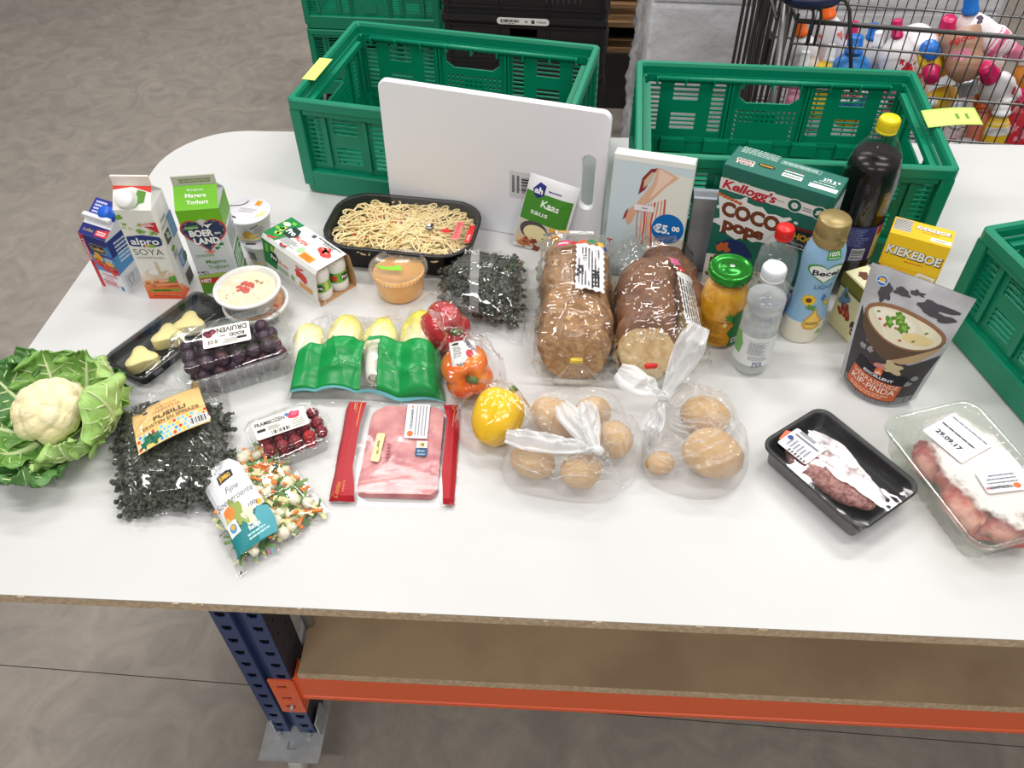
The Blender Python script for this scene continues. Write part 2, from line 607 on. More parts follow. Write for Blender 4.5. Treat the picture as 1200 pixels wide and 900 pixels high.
# ================================================================ SETTING
def floor_material():
    m = mat('concrete_floor', (164, 155, 146), 0.5, spec=0.35, col2=(148, 139, 130), nscale=1.1, namt=(0.3, 0.72), detail=8.0)
    nt = m.node_tree
    b = nt.nodes['Principled BSDF']
    ramp = [n for n in nt.nodes if n.type == 'VALTORGB'][0]
    tc = [n for n in nt.nodes if n.type == 'TEX_COORD'][0]
    n = nt.nodes.new('ShaderNodeTexNoise')
    n.inputs['Scale'].default_value = 7.0
    n.inputs['Detail'].default_value = 9
    n.inputs['Roughness'].default_value = 0.65
    n.inputs['Distortion'].default_value = 1.6
    nt.links.new(tc.outputs['Object'], n.inputs['Vector'])
    r = nt.nodes.new('ShaderNodeValToRGB')
    r.color_ramp.elements[0].position = 0.35; r.color_ramp.elements[0].color = (0.84, 0.84, 0.84, 1)
    r.color_ramp.elements[1].position = 0.66; r.color_ramp.elements[1].color = (1.14, 1.13, 1.11, 1)
    nt.links.new(n.outputs['Fac'], r.inputs['Fac'])
    mx = nt.nodes.new('ShaderNodeMix')
    mx.data_type = 'RGBA'; mx.blend_type = 'MULTIPLY'
    mx.inputs['Factor'].default_value = 1.0
    nt.links.new(ramp.outputs['Color'], mx.inputs[6])
    nt.links.new(r.outputs['Color'], mx.inputs[7])
    nt.links.new(mx.outputs[2], b.inputs['Base Color'])
    bp = nt.nodes.new('ShaderNodeBump')
    bp.inputs['Strength'].default_value = 0.15
    bp.inputs['Distance'].default_value = 0.004
    nt.links.new(n.outputs['Fac'], bp.inputs['Height'])
    nt.links.new(bp.outputs['Normal'], b.inputs['Normal'])
    return m

FLOOR = floor_material()
# concrete slabs with an open joint running in front of the bench
b = MB(FLOOR)
jy = 0.855
b.add([(-9, jy + 0.0012, 0), (9, jy + 0.0012, 0), (9, 11, 0), (-9, 11, 0)], [(0, 1, 2, 3)])
b.add([(-9, -5, 0), (9, -5, 0), (9, jy - 0.0012, 0), (-9, jy - 0.0012, 0)], [(0, 1, 2, 3)])
b.use(mat('floor_joint', (126, 118, 110), 0.9))
b.add([(-9, jy - 0.0012, 0), (9, jy - 0.0012, 0), (9, jy - 0.0012, -0.006), (-9, jy - 0.0012, -0.006)], [(0, 1, 2, 3)])
b.add([(-9, jy + 0.0012, 0), (9, jy + 0.0012, 0), (9, jy + 0.0012, -0.006), (-9, jy + 0.0012, -0.006)], [(3, 2, 1, 0)])
b.add([(-9, jy - 0.004, -0.006), (9, jy - 0.004, -0.006), (9, jy + 0.004, -0.006), (-9, jy + 0.004, -0.006)], [(0, 1, 2, 3)])
fl = b.build('floor')
fl['kind'] = 'structure'

# ================================================================ WORKBENCH
BR = R(1.8)
bench = thing('workbench', 'long workbench with white laminate top, blue perforated posts and orange lower beam', 'table', (-0.62, 0.70, 0), BR)
# table top (outline in world coordinates brought into the bench frame)
inv = Matrix.Rotation(-BR, 4, 'Z') @ Matrix.Translation((0.62, -0.70, 0))
def bl(x, y, z=0.0):
    return tuple(inv @ Vector((x, y, z)))
def top_outline():
    pts = []
    def arc(cx, cy, r, a0, a1, n=10):
        for k in range(n + 1):
            a = R(a0 + (a1 - a0) * k / n)
            pts.append((cx + r * math.cos(a), cy + r * math.sin(a)))
    arc(-0.905, 0.69, 0.125, 180, 272)
    pts.append((1.75, 0.647)); pts.append((1.75, 1.952))
    arc(-0.825, 1.682, 0.187, 92, 180, 16)
    return pts
ol = [bl(x, y)[:2] for x, y in top_outline()]
b = MB(WHITE_LAM, CHIP)
n = len(ol)
b.use(WHITE_LAM); b.prism(ol, T - 0.0018, T)
tp = b.build('tabletop', bench)
b = MB(CHIP); b.prism(ol, T - 0.022, T - 0.0018)
# crumbs and chipped splinters along the front edge
rnd = random.Random(4)
edge = b.build('tabletop_core', bench, label='raw chipboard edge')
b = MB(CHIP)
for k in range(26):
    x = rnd.uniform(-0.95, 1.5); y = 0.566 + (x + 0.9) * 0.0314 - 0.001
    p = bl(x, y, T - rnd.uniform(0.001, 0.006))
    b.rbox(p[0], p[1], p[2], rnd.uniform(0.003, 0.012), 0.004, rnd.uniform(0.002, 0.004), 0.0008, 1)
o = b.build('edge_splinters', bench); o['kind'] = 'stuff'

def post(x0, y0, zb, zt, name='post', holes=True):
    """perforated rack upright, open C profile with a grooved front; front face at y0, from x0 to x0+0.095"""
    b = MB(BLUE_STEEL)
    w = 0.095; h = zt - zb
    fw = 0.036
    def strip(cx, cy, sw, ang, hl, big):
        hs = []
        z = 0.03
        while z < h - 0.02:
            hs += [(-big / 2, z + 0.005, big / 2, z + 0.018), (-big * 0.32, z, big * 0.32, z + 0.005)]; z += 0.05
        M = Tm(cx, cy, zb) @ Rm(ang, 'Z')
        b.perf(sw, h, 0.0025, hs if hl else [], M)
    strip(x0 + fw / 2, y0, fw, 0, True, 0.019)
    strip(x0 + w - fw / 2, y0, fw, 0, True, 0.019)
    gw = w - 2 * fw
    strip(x0 + fw, y0 + 0.007, 0.014, PI / 2, False, 0)
    strip(x0 + w - fw, y0 + 0.007, 0.014, PI / 2, False, 0)
    strip(x0 + w / 2, y0 + 0.014, gw + 0.002, 0, False, 0)
    strip(x0, y0 + 0.04, 0.08, PI / 2, True, 0.010)
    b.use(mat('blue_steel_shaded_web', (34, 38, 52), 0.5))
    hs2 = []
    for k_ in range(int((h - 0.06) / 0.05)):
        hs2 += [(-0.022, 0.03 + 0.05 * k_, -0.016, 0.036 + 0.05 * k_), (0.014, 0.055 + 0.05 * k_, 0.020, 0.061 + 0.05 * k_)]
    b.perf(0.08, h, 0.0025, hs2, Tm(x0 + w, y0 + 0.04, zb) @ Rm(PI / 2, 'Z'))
    b.use(BLUE_STEEL)
    strip(x0 + 0.010, y0 + 0.08, 0.02, 0, False, 0)
    strip(x0 + w - 0.010, y0 + 0.08, 0.02, 0, False, 0)
    # near-black filler boxes: shade inside the hollow post put in as solid colour
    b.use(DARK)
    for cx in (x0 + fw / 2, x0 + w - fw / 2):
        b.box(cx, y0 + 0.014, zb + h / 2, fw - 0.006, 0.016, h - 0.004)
    return b.build(name, bench)

ZB = 0.135
def frame(xo):
    post(xo, 0.0, ZB, T - 0.022)
    post(xo, 0.86, ZB, T - 0.022)
    for z0, z1 in ((0.20, 0.55), (0.85, 0.55)):
        b = MB(ZINC); b.tube([(xo + 0.05, 0.08, z0), (xo + 0.05, 0.86, z1)], 0.011, 8); b.build('brace', bench)
    b = MB(ZINC); b.tube([(xo + 0.112, 0.10, 0.90), (xo + 0.110, 0.115, 0.40)], 0.012, 8); b.build('brace', bench)
    for yy in (0.0, 0.86):
        b = MB(ZINC)
        y_0, hz = (yy - 0.066, 0.026) if yy == 0 else (yy - 0.02, 0.135)
        b.perf(0.135, 0.165, 0.006, [(-0.009, hz, 0.009, hz + 0.018)], Tm(xo + 0.047, y_0, ZB - 0.003) @ Rm(-PI / 2, 'X'))
        b.box(xo + 0.005, yy + 0.02, ZB + 0.03, 0.004, 0.05, 0.06)
        b.box(xo + 0.105, yy + 0.02, ZB + 0.03, 0.004, 0.05, 0.06)
        for sx in (0.014, 0.082):
            b.lathe([(0, 0.010), (0.006, 0.010), (0.006, 0)], 6, Tm(xo + sx, yy - 0.010, ZB), smooth=False)
        b.build('foot_plate', bench)
        b = MB(ZINC)
        b.box(xo + 0.046, yy + 0.01, ZB - 0.012, 0.09, 0.09, 0.010)
        for sx in (-1, 1):
            b.prism([(-0.035, 0.0), (0.035, 0.0), (0.016, -0.075), (-0.016, -0.075)], -0.002, 0.002, Tm(xo + 0.046 + sx * 0.026, yy + 0.0, ZB - 0.016) @ Rm(PI / 2, 'Z') @ Rm(PI / 2, 'X'))
        cs = b.build('caster', bench)
        b = MB(mat('caster_tyre', (205, 205, 196), 0.5))
        b.lathe([(0.012, -0.018), (0.05, -0.018), (0.056, -0.012), (0.056, 0.012), (0.05, 0.018), (0.012, 0.018)], 24, Tm(xo + 0.046, yy, 0.0565) @ Rm(PI / 2, 'Y'), cap0=True, cap1=True)
        b.build('wheel', cs)
frame(0.0)
frame(1.93)
# orange beams with hooked connectors, and the chipboard shelf
SZ = 0.432
for yy, sgn in ((0.0, -1), (0.94, 1)):
    b = MB(ORANGE_STEEL)
    y0 = yy + (0.022 if sgn < 0 else -0.022)
    prof = [(-0.02, 0), (0.02, 0), (0.02, 0.100), (-0.02, 0.100), (-0.02, 0.020), (-0.0175, 0.0185), (-0.0175, 0.0125), (-0.02, 0.011)]
    if sgn > 0: prof = [(-y, z) for y, z in prof][::-1]
    b.prism(prof, 0, 1.836, Tm(0.0945, y0, SZ - 0.018 - 0.100) @ Rm(PI / 2, 'Z') @ Rm(PI / 2, 'X'))
    bm_ = b.build('beam', bench)
    for ex, sx in ((0.0965, -1), (1.93 - 0.0015, 1)):
        b = MB(ORANGE_STEEL)
        b.perf(0.052, 0.155, 0.004, [(-0.012, 0.022, 0.008, 0.036), (-0.012, 0.062, 0.008, 0.076), (-0.012, 0.090, 0.006, 0.096), (-0.012, 0.116, 0.008, 0.130)], Tm(ex + sx * 0.024, yy + sgn * 0.0035, SZ - 0.018 - 0.155))
        b.box(ex, yy - sgn * 0.020, SZ - 0.0955, 0.004, 0.048, 0.155)
        cn = b.build('beam_connector', bench)
        b = MB(ZINC)
        b.tube([(ex + sx * 0.022, yy + sgn * 0.001, SZ - 0.135), (ex + sx * 0.022, yy + sgn * 0.016, SZ - 0.137)], 0.004, 8)
        b.build('locking_pin', cn)
b = MB(CHIP_TOP)
b.box(0.990, 0.472, SZ - 0.009, 1.76, 0.934, 0.0178)
b.use(CHIP)
b.box(0.990, 0.0035, SZ - 0.009, 1.76, 0.003, 0.018)
b.build('shelf', bench)

# ================================================================ FOLDING CRATES
CL, CW, CH = 0.60, 0.39, 0.232
def slot_panel(cx, z0, z1, hw=0.072, sw=0.028):
    hs = []
    n = 11; p = (z1 - z0) / n
    for i in range(n):
        z = z0 + i * p
        for s in (-1, 1):
            hs.append((cx + s * hw - sw / 2, z + p * 0.16, cx + s * hw + sw / 2, z + p * 0.84))
    for i in (0, 1, 2, 3, 7, 8, 9, 10):
        z = z0 + (i + (0.35 if i < 5 else -0.1)) * p
        hs.append((cx - 0.028, z + p * 0.14, cx + 0.028, z + p * 0.86))
    return hs
def handle_panel(cx, top, hw=0.066):
    hs = []
    # grip hole: stacked cells give the chamfered lower corners
    hs.append((cx - hw, top - 0.030, cx + hw, top + 0.002))
    for k in range(4):
        hs.append((cx - hw + 0.004 * (k + 1), top - 0.030 - 0.003 * (k + 1), cx + hw - 0.004 * (k + 1), top - 0.030 - 0.003 * k))
    for r_ in range(3):
        for c in range(12):
            x = cx - 0.064 + c * 0.0116
            hs.append((x - 0.003, top - 0.065 - r_ * 0.0115, x + 0.003, top - 0.059 - r_ * 0.0115))
    for r_ in range(3, 9):
        for c in (0, 11):
            x = cx - 0.064 + c * 0.0116
            hs.append((x - 0.003, top - 0.065 - r_ * 0.0115, x + 0.003, top - 0.059 - r_ * 0.0115))
    for r_ in (7, 8):
        for c in (3, 4, 5, 6, 7):
            x = cx - 0.064 + c * 0.0116
            hs.append((x - 0.003, top - 0.065 - r_ * 0.0115, x + 0.003, top - 0.059 - r_ * 0.0115))
    return hs
def crate_parts(root, m, solid=False):
    b = MB(m)          # rim
    o1 = rr(CL, CW, 0.012, 0, 3)
    rings = [[(x, y, CH - 0.022) for x, y, _ in rr(CL, CW, 0.012, 0, 3)], [(x, y, CH - 0.003) for x, y, _ in rr(CL, CW, 0.012, 0, 3)],
             [(x, y, CH) for x, y, _ in rr(CL - 0.006, CW - 0.006, 0.010, 0, 3)], [(x, y, CH) for x, y, _ in rr(CL - 0.026, CW - 0.026, 0.006, 0, 3)],
             [(x, y, CH - 0.006) for x, y, _ in rr(CL - 0.032, CW - 0.032, 0.006, 0, 3)], [(x, y, CH - 0.022) for x, y, _ in rr(CL - 0.032, CW - 0.032, 0.006, 0, 3)]]
    b.loft(rings, smooth=False, wrap=True)
    b.build('rim', root)
    zt = CH - 0.022
    hp = 0.172
    for s in (-1, 1):
        hs = [] if solid else slot_panel(-0.183, 0.052, hp) + slot_panel(0.183, 0.052, hp) + handle_panel(0.0, hp - 0.002)
        b = MB(m)
        M = Tm(0, s * (CW / 2 - 0.019), 0.022) @ Rm(0 if s < 0 else PI, 'Z')
        b.perf(CL - 0.05, zt - 0.022, 0.005, hs, M)
        # raised frames round the panels, hinge strip and top roll
        for cx, w in ((-0.183, 0.188), (0.0, 0.162), (0.183, 0.188)):
            for fs, yy, t in ((1, -0.006, 0.010), (-1, 0.005, 0.006)):
                for dx in (-w / 2, w / 2):
                    b.box(cx + dx, yy, 0.1, 0.005, t, 0.15, M)
                b.box(cx, yy, 0.030, w, t, 0.006, M)
        b.tube([M @ Vector((-CL / 2 + 0.05, 0.006, zt - 0.029)), M @ Vector((CL / 2 - 0.05, 0.006, zt - 0.029))], 0.006, 8)
        b.box(0, -0.009, zt - 0.030, CL - 0.06, 0.012, 0.010, M)
        for k in range(9):
            b.box(-0.25 + k * 0.0625, 0.006, zt - 0.034, 0.004, 0.020, 0.018, M)
        if not solid:
            # bulged blocks between the slots
            for cx in (-0.183, 0.183):
                b.box(cx - 0.046, -0.005, 0.11, 0.010, 0.008, 0.12, M)
                b.box(cx + 0.046, -0.005, 0.11, 0.010, 0.008, 0.12, M)
            b.box(-0.0, -0.004, 0.075, 0.055, 0.006, 0.045, M)
        b.build('side_panel', root)
    for s in (-1, 1):
        hs = [] if solid else [(-0.064 + q[0] * 0 - 0.0 + q[0] + 0.064, q[1], q[2], q[3]) for q in handle_panel(0.0, hp - 0.002)]
        if not solid:
            for i in range(11):
                z = 0.052 + i * 0.0109
                for sx in (-1, 1):
                    hs.append((sx * 0.118 - 0.012, z + 0.0024, sx * 0.118 + 0.012, z + 0.0085))
        b = MB(m)
        M = Tm(s * (CL / 2 - 0.019), 0, 0.022) @ Rm(PI / 2 if s > 0 else -PI / 2, 'Z')
        b.perf(CW - 0.05, zt - 0.022, 0.005, hs, M)
        for fs, yy, t in ((1, -0.006, 0.010), (-1, 0.005, 0.006)):
            for dx in (-0.142, -0.084, 0.084, 0.142):
                b.box(dx, yy, 0.1, 0.005, t, 0.15, M)
            b.box(0, yy, 0.030, 0.284, t, 0.006, M)
        b.box(0, 0.008, zt - 0.034, CW - 0.10, 0.014, 0.012, M)
        b.build('end_panel', root)
    for sx in (-1, 1):
        for sy in (-1, 1):
            b = MB(m)
            b.rbox(sx * (CL / 2 - 0.014), sy * (CW / 2 - 0.014), 0.022 + (zt - 0.022) / 2, 0.026, 0.026, zt - 0.022, 0.004, 2)
            for k in range(9):
                b.box(sx * (CL / 2 - 0.002), sy * (CW / 2 - 0.016), 0.045 + k * 0.018, 0.004, 0.018, 0.006)
            b.build('corner_post', root)
    b = MB(m)          # floor pan with kerb
    b.loft([[(x, y, 0.0) for x, y, _ in rr(CL - 0.02, CW - 0.02, 0.015, 0, 4)], [(x, y, 0.006) for x, y, _ in rr(CL - 0.008, CW - 0.008, 0.015, 0, 4)],
            [(x, y, 0.056) for x, y, _ in rr(CL - 0.004, CW - 0.004, 0.014, 0, 4)], [(x, y, 0.060) for x, y, _ in rr(CL - 0.010, CW - 0.010, 0.012, 0, 4)], [(x, y, 0.060) for x, y, _ in rr(CL - 0.05, CW - 0.05, 0.01, 0, 4)],
            [(x, y, 0.008) for x, y, _ in rr(CL - 0.055, CW - 0.055, 0.01, 0, 4)]], smooth=False)
    hs = [(-0.25 + i * 0.034 - 0.003, -0.14 + j * 0.032 - 0.003 + 0.16, -0.25 + i * 0.034 + 0.003, -0.14 + j * 0.032 + 0.003 + 0.16) for i in range(15) for j in range(9)]
    b.perf(CL - 0.06, CW - 0.07, 0.004, hs, Tm(0, -0.16, 0.012) @ Rm(-PI / 2, 'X'))
    # hinge windows along the long kerbs
    for k in range(5):
        for s in (-1, 1):
            b.box(-0.2 + k * 0.1, s * (CW / 2 - 0.032), 0.046, 0.055, 0.014, 0.030)
    b.build('floor_pan', root)

def crate_at(name, label, cat, loc, rot, m, group=None, src=None):
    if src is not None:
        return dup(src, loc, rot, label, group)
    t = thing(name, label, cat, loc, rot, group)
    crate_parts(t, m)
    return t
def rotpt(o, a, x, y):
    return (o[0] + x * math.cos(a) - y * math.sin(a), o[1] + x * math.sin(a) + y * math.cos(a))

# left crate on the bench: rim front-left corner (-0.628, 1.608)
a1 = R(-9.2)
c1 = rotpt((-0.624, 1.612), a1, CL / 2, CW / 2)
crate1 = crate_at('folding_crate', 'green folding crate on the bench behind the white cutting board', 'crate', (c1[0], c1[1], T), a1, GREEN)
a2 = R(-1.2)
c2 = rotpt((0.102, 1.446), a2, CL / 2, CW / 2)
crate2 = crate_at('folding_crate', 'green folding crate on the bench behind the cereal box and the cola bottle', 'crate', (c2[0], c2[1], T), a2, GREEN, src=crate1)
a3 = R(-71.5)
c3 = rotpt((0.690, 1.262), a3, CL / 2, CW / 2)
crate3 = crate_at('folding_crate', 'green folding crate cut by the frame beside the soup pouch and yellow carton', 'crate', (c3[0], c3[1], T), a3, GREEN, src=crate1)

LIME = mat('lime_paper', (206, 242, 118), 0.6)
b = MB(LIME)      # sticker folded over the left rim
b.box(-CL / 2 + 0.014, -0.058, CH + 0.0006, 0.030, 0.10, 0.0008)
b.box(-CL / 2 - 0.0008, -0.058, CH - 0.018, 0.0008, 0.10, 0.034)
b.build('paper_label', crate1, label='lime yellow paper label')
b = MB(LIME)      # loose note hanging out from the right rim
def note(u, v):
    x = 0.272 + u * 0.106
    return (x, -0.048 + v * 0.066 + 0.012 * u, CH + 0.0012 + 0.006 * math.sin(u * 2.2))
b.grid(14, 5, note, thick=0.0004)
nt_ = b.build('paper_label', crate2, label='lime green paper note sticking out sideways')
ar = Art(lambda u, v, h: (note(u, v)[0], note(u, v)[1], note(u, v)[2] + h + 0.0004))
ar.lines(0.56, 0.2, 0.63, 0.75, 1, (120, 150, 70), 1, 5)
ar.lines(0.74, 0.2, 0.81, 0.75, 1, (120, 150, 70), 1, 6)
ar.build('handwriting', nt_)

# stacks on the floor behind the bench
for k in range(2):
    crate_at('folding_crate', ['green crate at the bottom of the floor stack left of the black crates', 'green crate on top of another in the floor stack left of the black crates'][k], 'crate',
             (-0.93, 3.60 + CW / 2, 0.185 + k * CH), R(-1.5), GREEN, 'green crates stacked on the floor', src=crate1)
    # (labels differ by place in the stack)
t = thing('crate_dolly', 'green plastic dolly under the stacked green crates', 'dolly', (-0.93, 3.60 + CW / 2, 0), R(-1.5))
b = MB(GREEN); b.rbox(0, 0, 0.150, 0.6, 0.4, 0.070, 0.006)
b.build('deck', t)
for sx in (-1, 1):
    for sy in (-1, 1):
        b = MB(BLACKP)
        b.lathe([(0.012, -0.015), (0.0575, -0.015), (0.0575, 0.015), (0.012, 0.015)], 18, Tm(sx * 0.25, sy * 0.15, 0.0575) @ Rm(PI / 2, 'Y'), cap0=True, cap1=True)
        b.build('wheel', t)
# remove the copied sticker from copies
for o in list(bpy.data.objects):
    if o.parent and o.name.startswith('paper_label') and o.parent not in (crate1, crate2):
        for ch in list(o.children): bpy.data.objects.remove(ch)
        bpy.data.objects.remove(o)
for o in list(crate2.children):
    if o.name.startswith('paper_label') and o.data != nt_.data:
        bpy.data.objects.remove(o)

# black crates
def black_crate(loc, rot, label, lab=False):
    t = thing('black_crate', label, 'crate', loc, rot, 'black crates stacked on the floor')
    L, W, H = 0.60, 0.40, 0.20
    b = MB(BLACKC)
    b.loft([rr(L, W, 0.01, H - 0.02, 2), rr(L, W, 0.01, H, 2), rr(L - 0.03, W - 0.03, 0.008, H, 2), rr(L - 0.03, W - 0.03, 0.008, H - 0.02, 2)], smooth=False, wrap=True)
    b.build('rim', t)
    for s in (-1, 1):
        b = MB(BLACKC)
        M = Tm(0, s * (W / 2 - 0.014), 0.0) @ Rm(0 if s < 0 else PI, 'Z')
        hs = [(x, 0.05, x + 0.004, 0.09) for x in [-0.2 + 0.02 * k for k in range(21)] if abs(x) > 0.07]
        b.perf(L - 0.03, H - 0.02, 0.006, hs + [(-0.05, 0.125, 0.05, 0.155)], M)
        for z in (0.03, 0.105, 0.115, 0.165):
            b.box(0, -0.006, z, L - 0.04, 0.008, 0.005, M)
        for x in (-0.27, 0.27, -0.09, 0.09):
            b.box(x, -0.006, 0.09, 0.006, 0.008, 0.17, M)
        b.build('side_panel', t)
        b = MB(BLACKC)
        b.box(s * (L / 2 - 0.014), 0, (H - 0.02) / 2, 0.006, W - 0.03, H - 0.02)
        for z in (0.03, 0.11, 0.165):
            b.box(s * (L / 2 - 0.008), 0, z, 0.008, W - 0.04, 0.005)
        b.build('end_panel', t)
    b = MB(BLACKC); b.box(0, 0, 0.006, L - 0.02, W - 0.02, 0.012); b.build('floor_pan', t)
    if lab:
        b = MB(CARD_W)
        b.prism([(-0.09 + 0.0 + (0.012 * math.cos(a) if 0 else 0), 0) for a in (0,)] and [(x + (-0.082 if x < 0 else 0.082), y) for x, y in [(0.012 * math.cos(R(d)), 0.012 * math.sin(R(d))) for d in list(range(-90, 91, 15)) + list(range(90, 271, 15))]], 0, 0.001, Tm(0.0, -W / 2 - 0.0005, H - 0.0135) @ Rm(PI / 2, 'X'))
        lb = b.build('barcode_label', t, label='white rounded label with a barcode')
        ar = Art(lambda u, v, h: (u, -W / 2 - 0.0016 - h, H - 0.0135 + v))
        ar.bars(-0.082, -0.004, -0.012, 0.006, seed=8, n=30)
        ar.lines(-0.082, -0.009, -0.012, -0.006, 1, (60, 60, 60), 2, 2)
        ar.ell(0.012, 0, 0.006, 0.004, (150, 150, 150)); ar.rect(0.03, -0.006, 0.042, 0.006, (70, 70, 70)); ar.text('19004', 0.066, 0, 0.007, (40, 40, 40), w=0.034)
        ar.build('printed_label', lb)
    return t
BX, BY, BRZ = -0.225, 3.02, R(-2.5)
names = ['black crate at the bottom of the stack, just above the blue dolly', 'black crate second from the bottom of its stack', 'black crate carrying the white barcode label', 'black crate on top of the one with the barcode label']
for k in range(4):
    black_crate((BX, BY + 0.2, 0.15 + k * 0.2), BRZ, names[k], lab=(k == 2))
t = thing('crate_dolly', 'blue plastic dolly under the stacked black crates', 'dolly', (BX, BY + 0.2, 0), BRZ)
b = MB(mat('blue_plastic', (24, 64, 128), 0.45)); b.rbox(0, 0, 0.115, 0.62, 0.42, 0.07, 0.006)
b.build('deck', t)
for sx in (-1, 1):
    for sy in (-1, 1):
        b = MB(BLACKP)
        b.lathe([(0.01, -0.015), (0.04, -0.015), (0.04, 0.015), (0.01, 0.015)], 16, Tm(sx * 0.24, sy * 0.14, 0.04) @ Rm(PI / 2, 'Y'), cap0=True, cap1=True)
        b.build('wheel', t)

# pallets behind
WOOD = mat('pallet_wood', (168, 132, 92), 0.8, col2=(138, 104, 70), nscale=14, stretch=(1, 12, 12))
WOOD_D = mat('pallet_wood_dark', (118, 88, 60), 0.85)
PB = mat('dark_filler_box', (52, 48, 46), 0.6)
t = thing('filler_box', 'dark filler box added under the wooden pallets behind the black crates', 'box', (0.02, 4.16, 0), 0.0)  # box added to keep the space below the pallets dark
b = MB(PB)
tray_h = 0.28
b.loft([rr(1.06, 0.78, 0.03, 0.0, 4), rr(1.10, 0.82, 0.03, 0.28, 4), rr(1.10, 0.82, 0.03, tray_h, 4), rr(1.04, 0.76, 0.03, tray_h, 4), rr(1.02, 0.74, 0.03, 0.03, 4)], smooth=False)
b.build('box', t)
for sx_ in (-0.4, -0.2, 0.0, 0.2, 0.4):
    b = MB(PB); b.box(sx_, -0.406, 0.15, 0.03, 0.02, 0.24); b.build('rib', t)
for k in range(2):
    t = thing('wooden_pallet', ['lower wooden pallet of the pair behind the black crates', 'upper wooden pallet of the pair behind the black crates'][k], 'pallet', (0.02, 4.16, 0.281 + k * 0.146), 0.0, 'wooden pallets stacked behind')
    for i in range(5):
        b = MB(WOOD); b.box(0, -0.36 + i * 0.18, 0.134, 1.1, 0.12, 0.022); b.build('board', t)
    for i in range(3):
        b = MB(WOOD); b.box(0, -0.35 + i * 0.35, 0.011, 1.1, 0.10, 0.022); b.build('board', t)
    for i in range(3):
        for j in range(3):
            b = MB(WOOD_D); b.box(-0.48 + i * 0.48, -0.35 + j * 0.35, 0.0725, 0.14, 0.1, 0.101); b.build('block', t)

# film-wrapped white stack to the left of the cart
def wrapped_stack(name, label, loc, rot, L, W, H, seed):
    t = thing(name, label, 'wrapped goods', loc, rot)
    b = MB(mat('white_goods', (246, 246, 248), 0.28, spec=0.7, bump=1.0, bscale=24, bdist=0.012))
    nk = max(2, int(H / 0.28))
    for k in range(nk):
        b.rbox(0, 0, H * (k + 0.5) / nk, L - 0.03, W - 0.03, H / nk - 0.006, 0.012, 2)
    b.build('white_sacks', t)
    b = MB(WRAPW)
    cr = Creases(seed, 170, 0.024, (0.008, 0.03))
    n = 100
    base = rr(L, W, 0.05, 0, 8)
    m = 46
    P = []
    # resample ring evenly
    per = [0]
    for i in range(len(base)):
        a = base[i]; c = base[(i + 1) % len(base)]
        per.append(per[-1] + math.hypot(c[0] - a[0], c[1] - a[1]))
    def at(s):
        s = s % per[-1]
        for i in range(len(base)):
            if per[i + 1] >= s:
                f = (s - per[i]) / max(per[i + 1] - per[i], 1e-9)
                a = base[i]; c = base[(i + 1) % len(base)]
                return a[0] + (c[0] - a[0]) * f, a[1] + (c[1] - a[1]) * f
        return base[0][:2]
    rings = []
    for j in range(m + 1):
        z = H * j / m
        ring = []
        for i in range(n):
            x, y = at(per[-1] * i / n)
            d = math.hypot(x, y)
            h = cr(2 * i / n - 1, 2 * j / m - 1) + 0.008 * nz((x * 4, y * 4, z * 4), 1, seed)
            ring.append((x * (1 + (h + 0.006) / d), y * (1 + (h + 0.006) / d), z))
        rings.append(ring)
    b.loft(rings, cap0=False, cap1=True)
    b.build('wrapping_film', t)
    return t
WRAPW = film('stretch_film', tint=(252, 252, 254), lo=0.05, hi=0.5, rough=0.09, milk=0.20, milkcol=(250, 250, 252), bump=1.0, bscale=22)
wrapped_stack('wrapped_stack', 'tall white stack in crinkled clear film left of the shopping cart', (0.374, 2.965, 0), R(-1.5), 0.375, 0.42, 1.22, 5)
wrapped_stack('wrapped_stack', 'wide white film-wrapped stack standing behind the shopping cart', (1.05, 3.55, 0), R(2), 0.92, 0.6, 1.05, 9)

# ================================================================ CARTONS AND BOXES ON THE BENCH
def at(x, y, z=0.0):
    return (x, y, T + z)

def gable_carton(name, label, loc, rot, w, d, h, ridge, fin, mbody, mfin):
    t = thing(name, label, 'carton', loc, rot)
    b = MB(mbody)
    hw, hd = w / 2, d / 2
    r = 0.003
    b.loft([rr(w, d, r, 0, 2), rr(w, d, r, h, 2)], cap1=False, smooth=False)
    i = 0.016
    V = [(-hw, -hd, h), (hw, -hd, h), (hw, hd, h), (-hw, hd, h), (-hw, 0, ridge), (hw, 0, ridge), (hw - i, -0.002, ridge - 0.004), (-hw + i, -0.002, ridge - 0.004)]
    b.add(V, [(0, 1, 5, 4), (2, 3, 4, 5), (1, 2, 6), (3, 0, 7), (1, 6, 5), (2, 5, 6), (0, 4, 7), (3, 7, 4)])
    b.build('body', t)
    b = MB(mfin)
    b.rbox(0, 0, (ridge + fin) / 2, w, 0.0045, fin - ridge + 0.004, 0.0012, 1)
    b.build('top_seam', t)
    sl = math.hypot(hd, ridge - h)
    def roof(u, v, q):
        k = v / sl
        return (u, -hd + hd * k - q * (ridge - h) / sl, h + (ridge - h) * k + q * hd / sl)
    return t, roof, sl

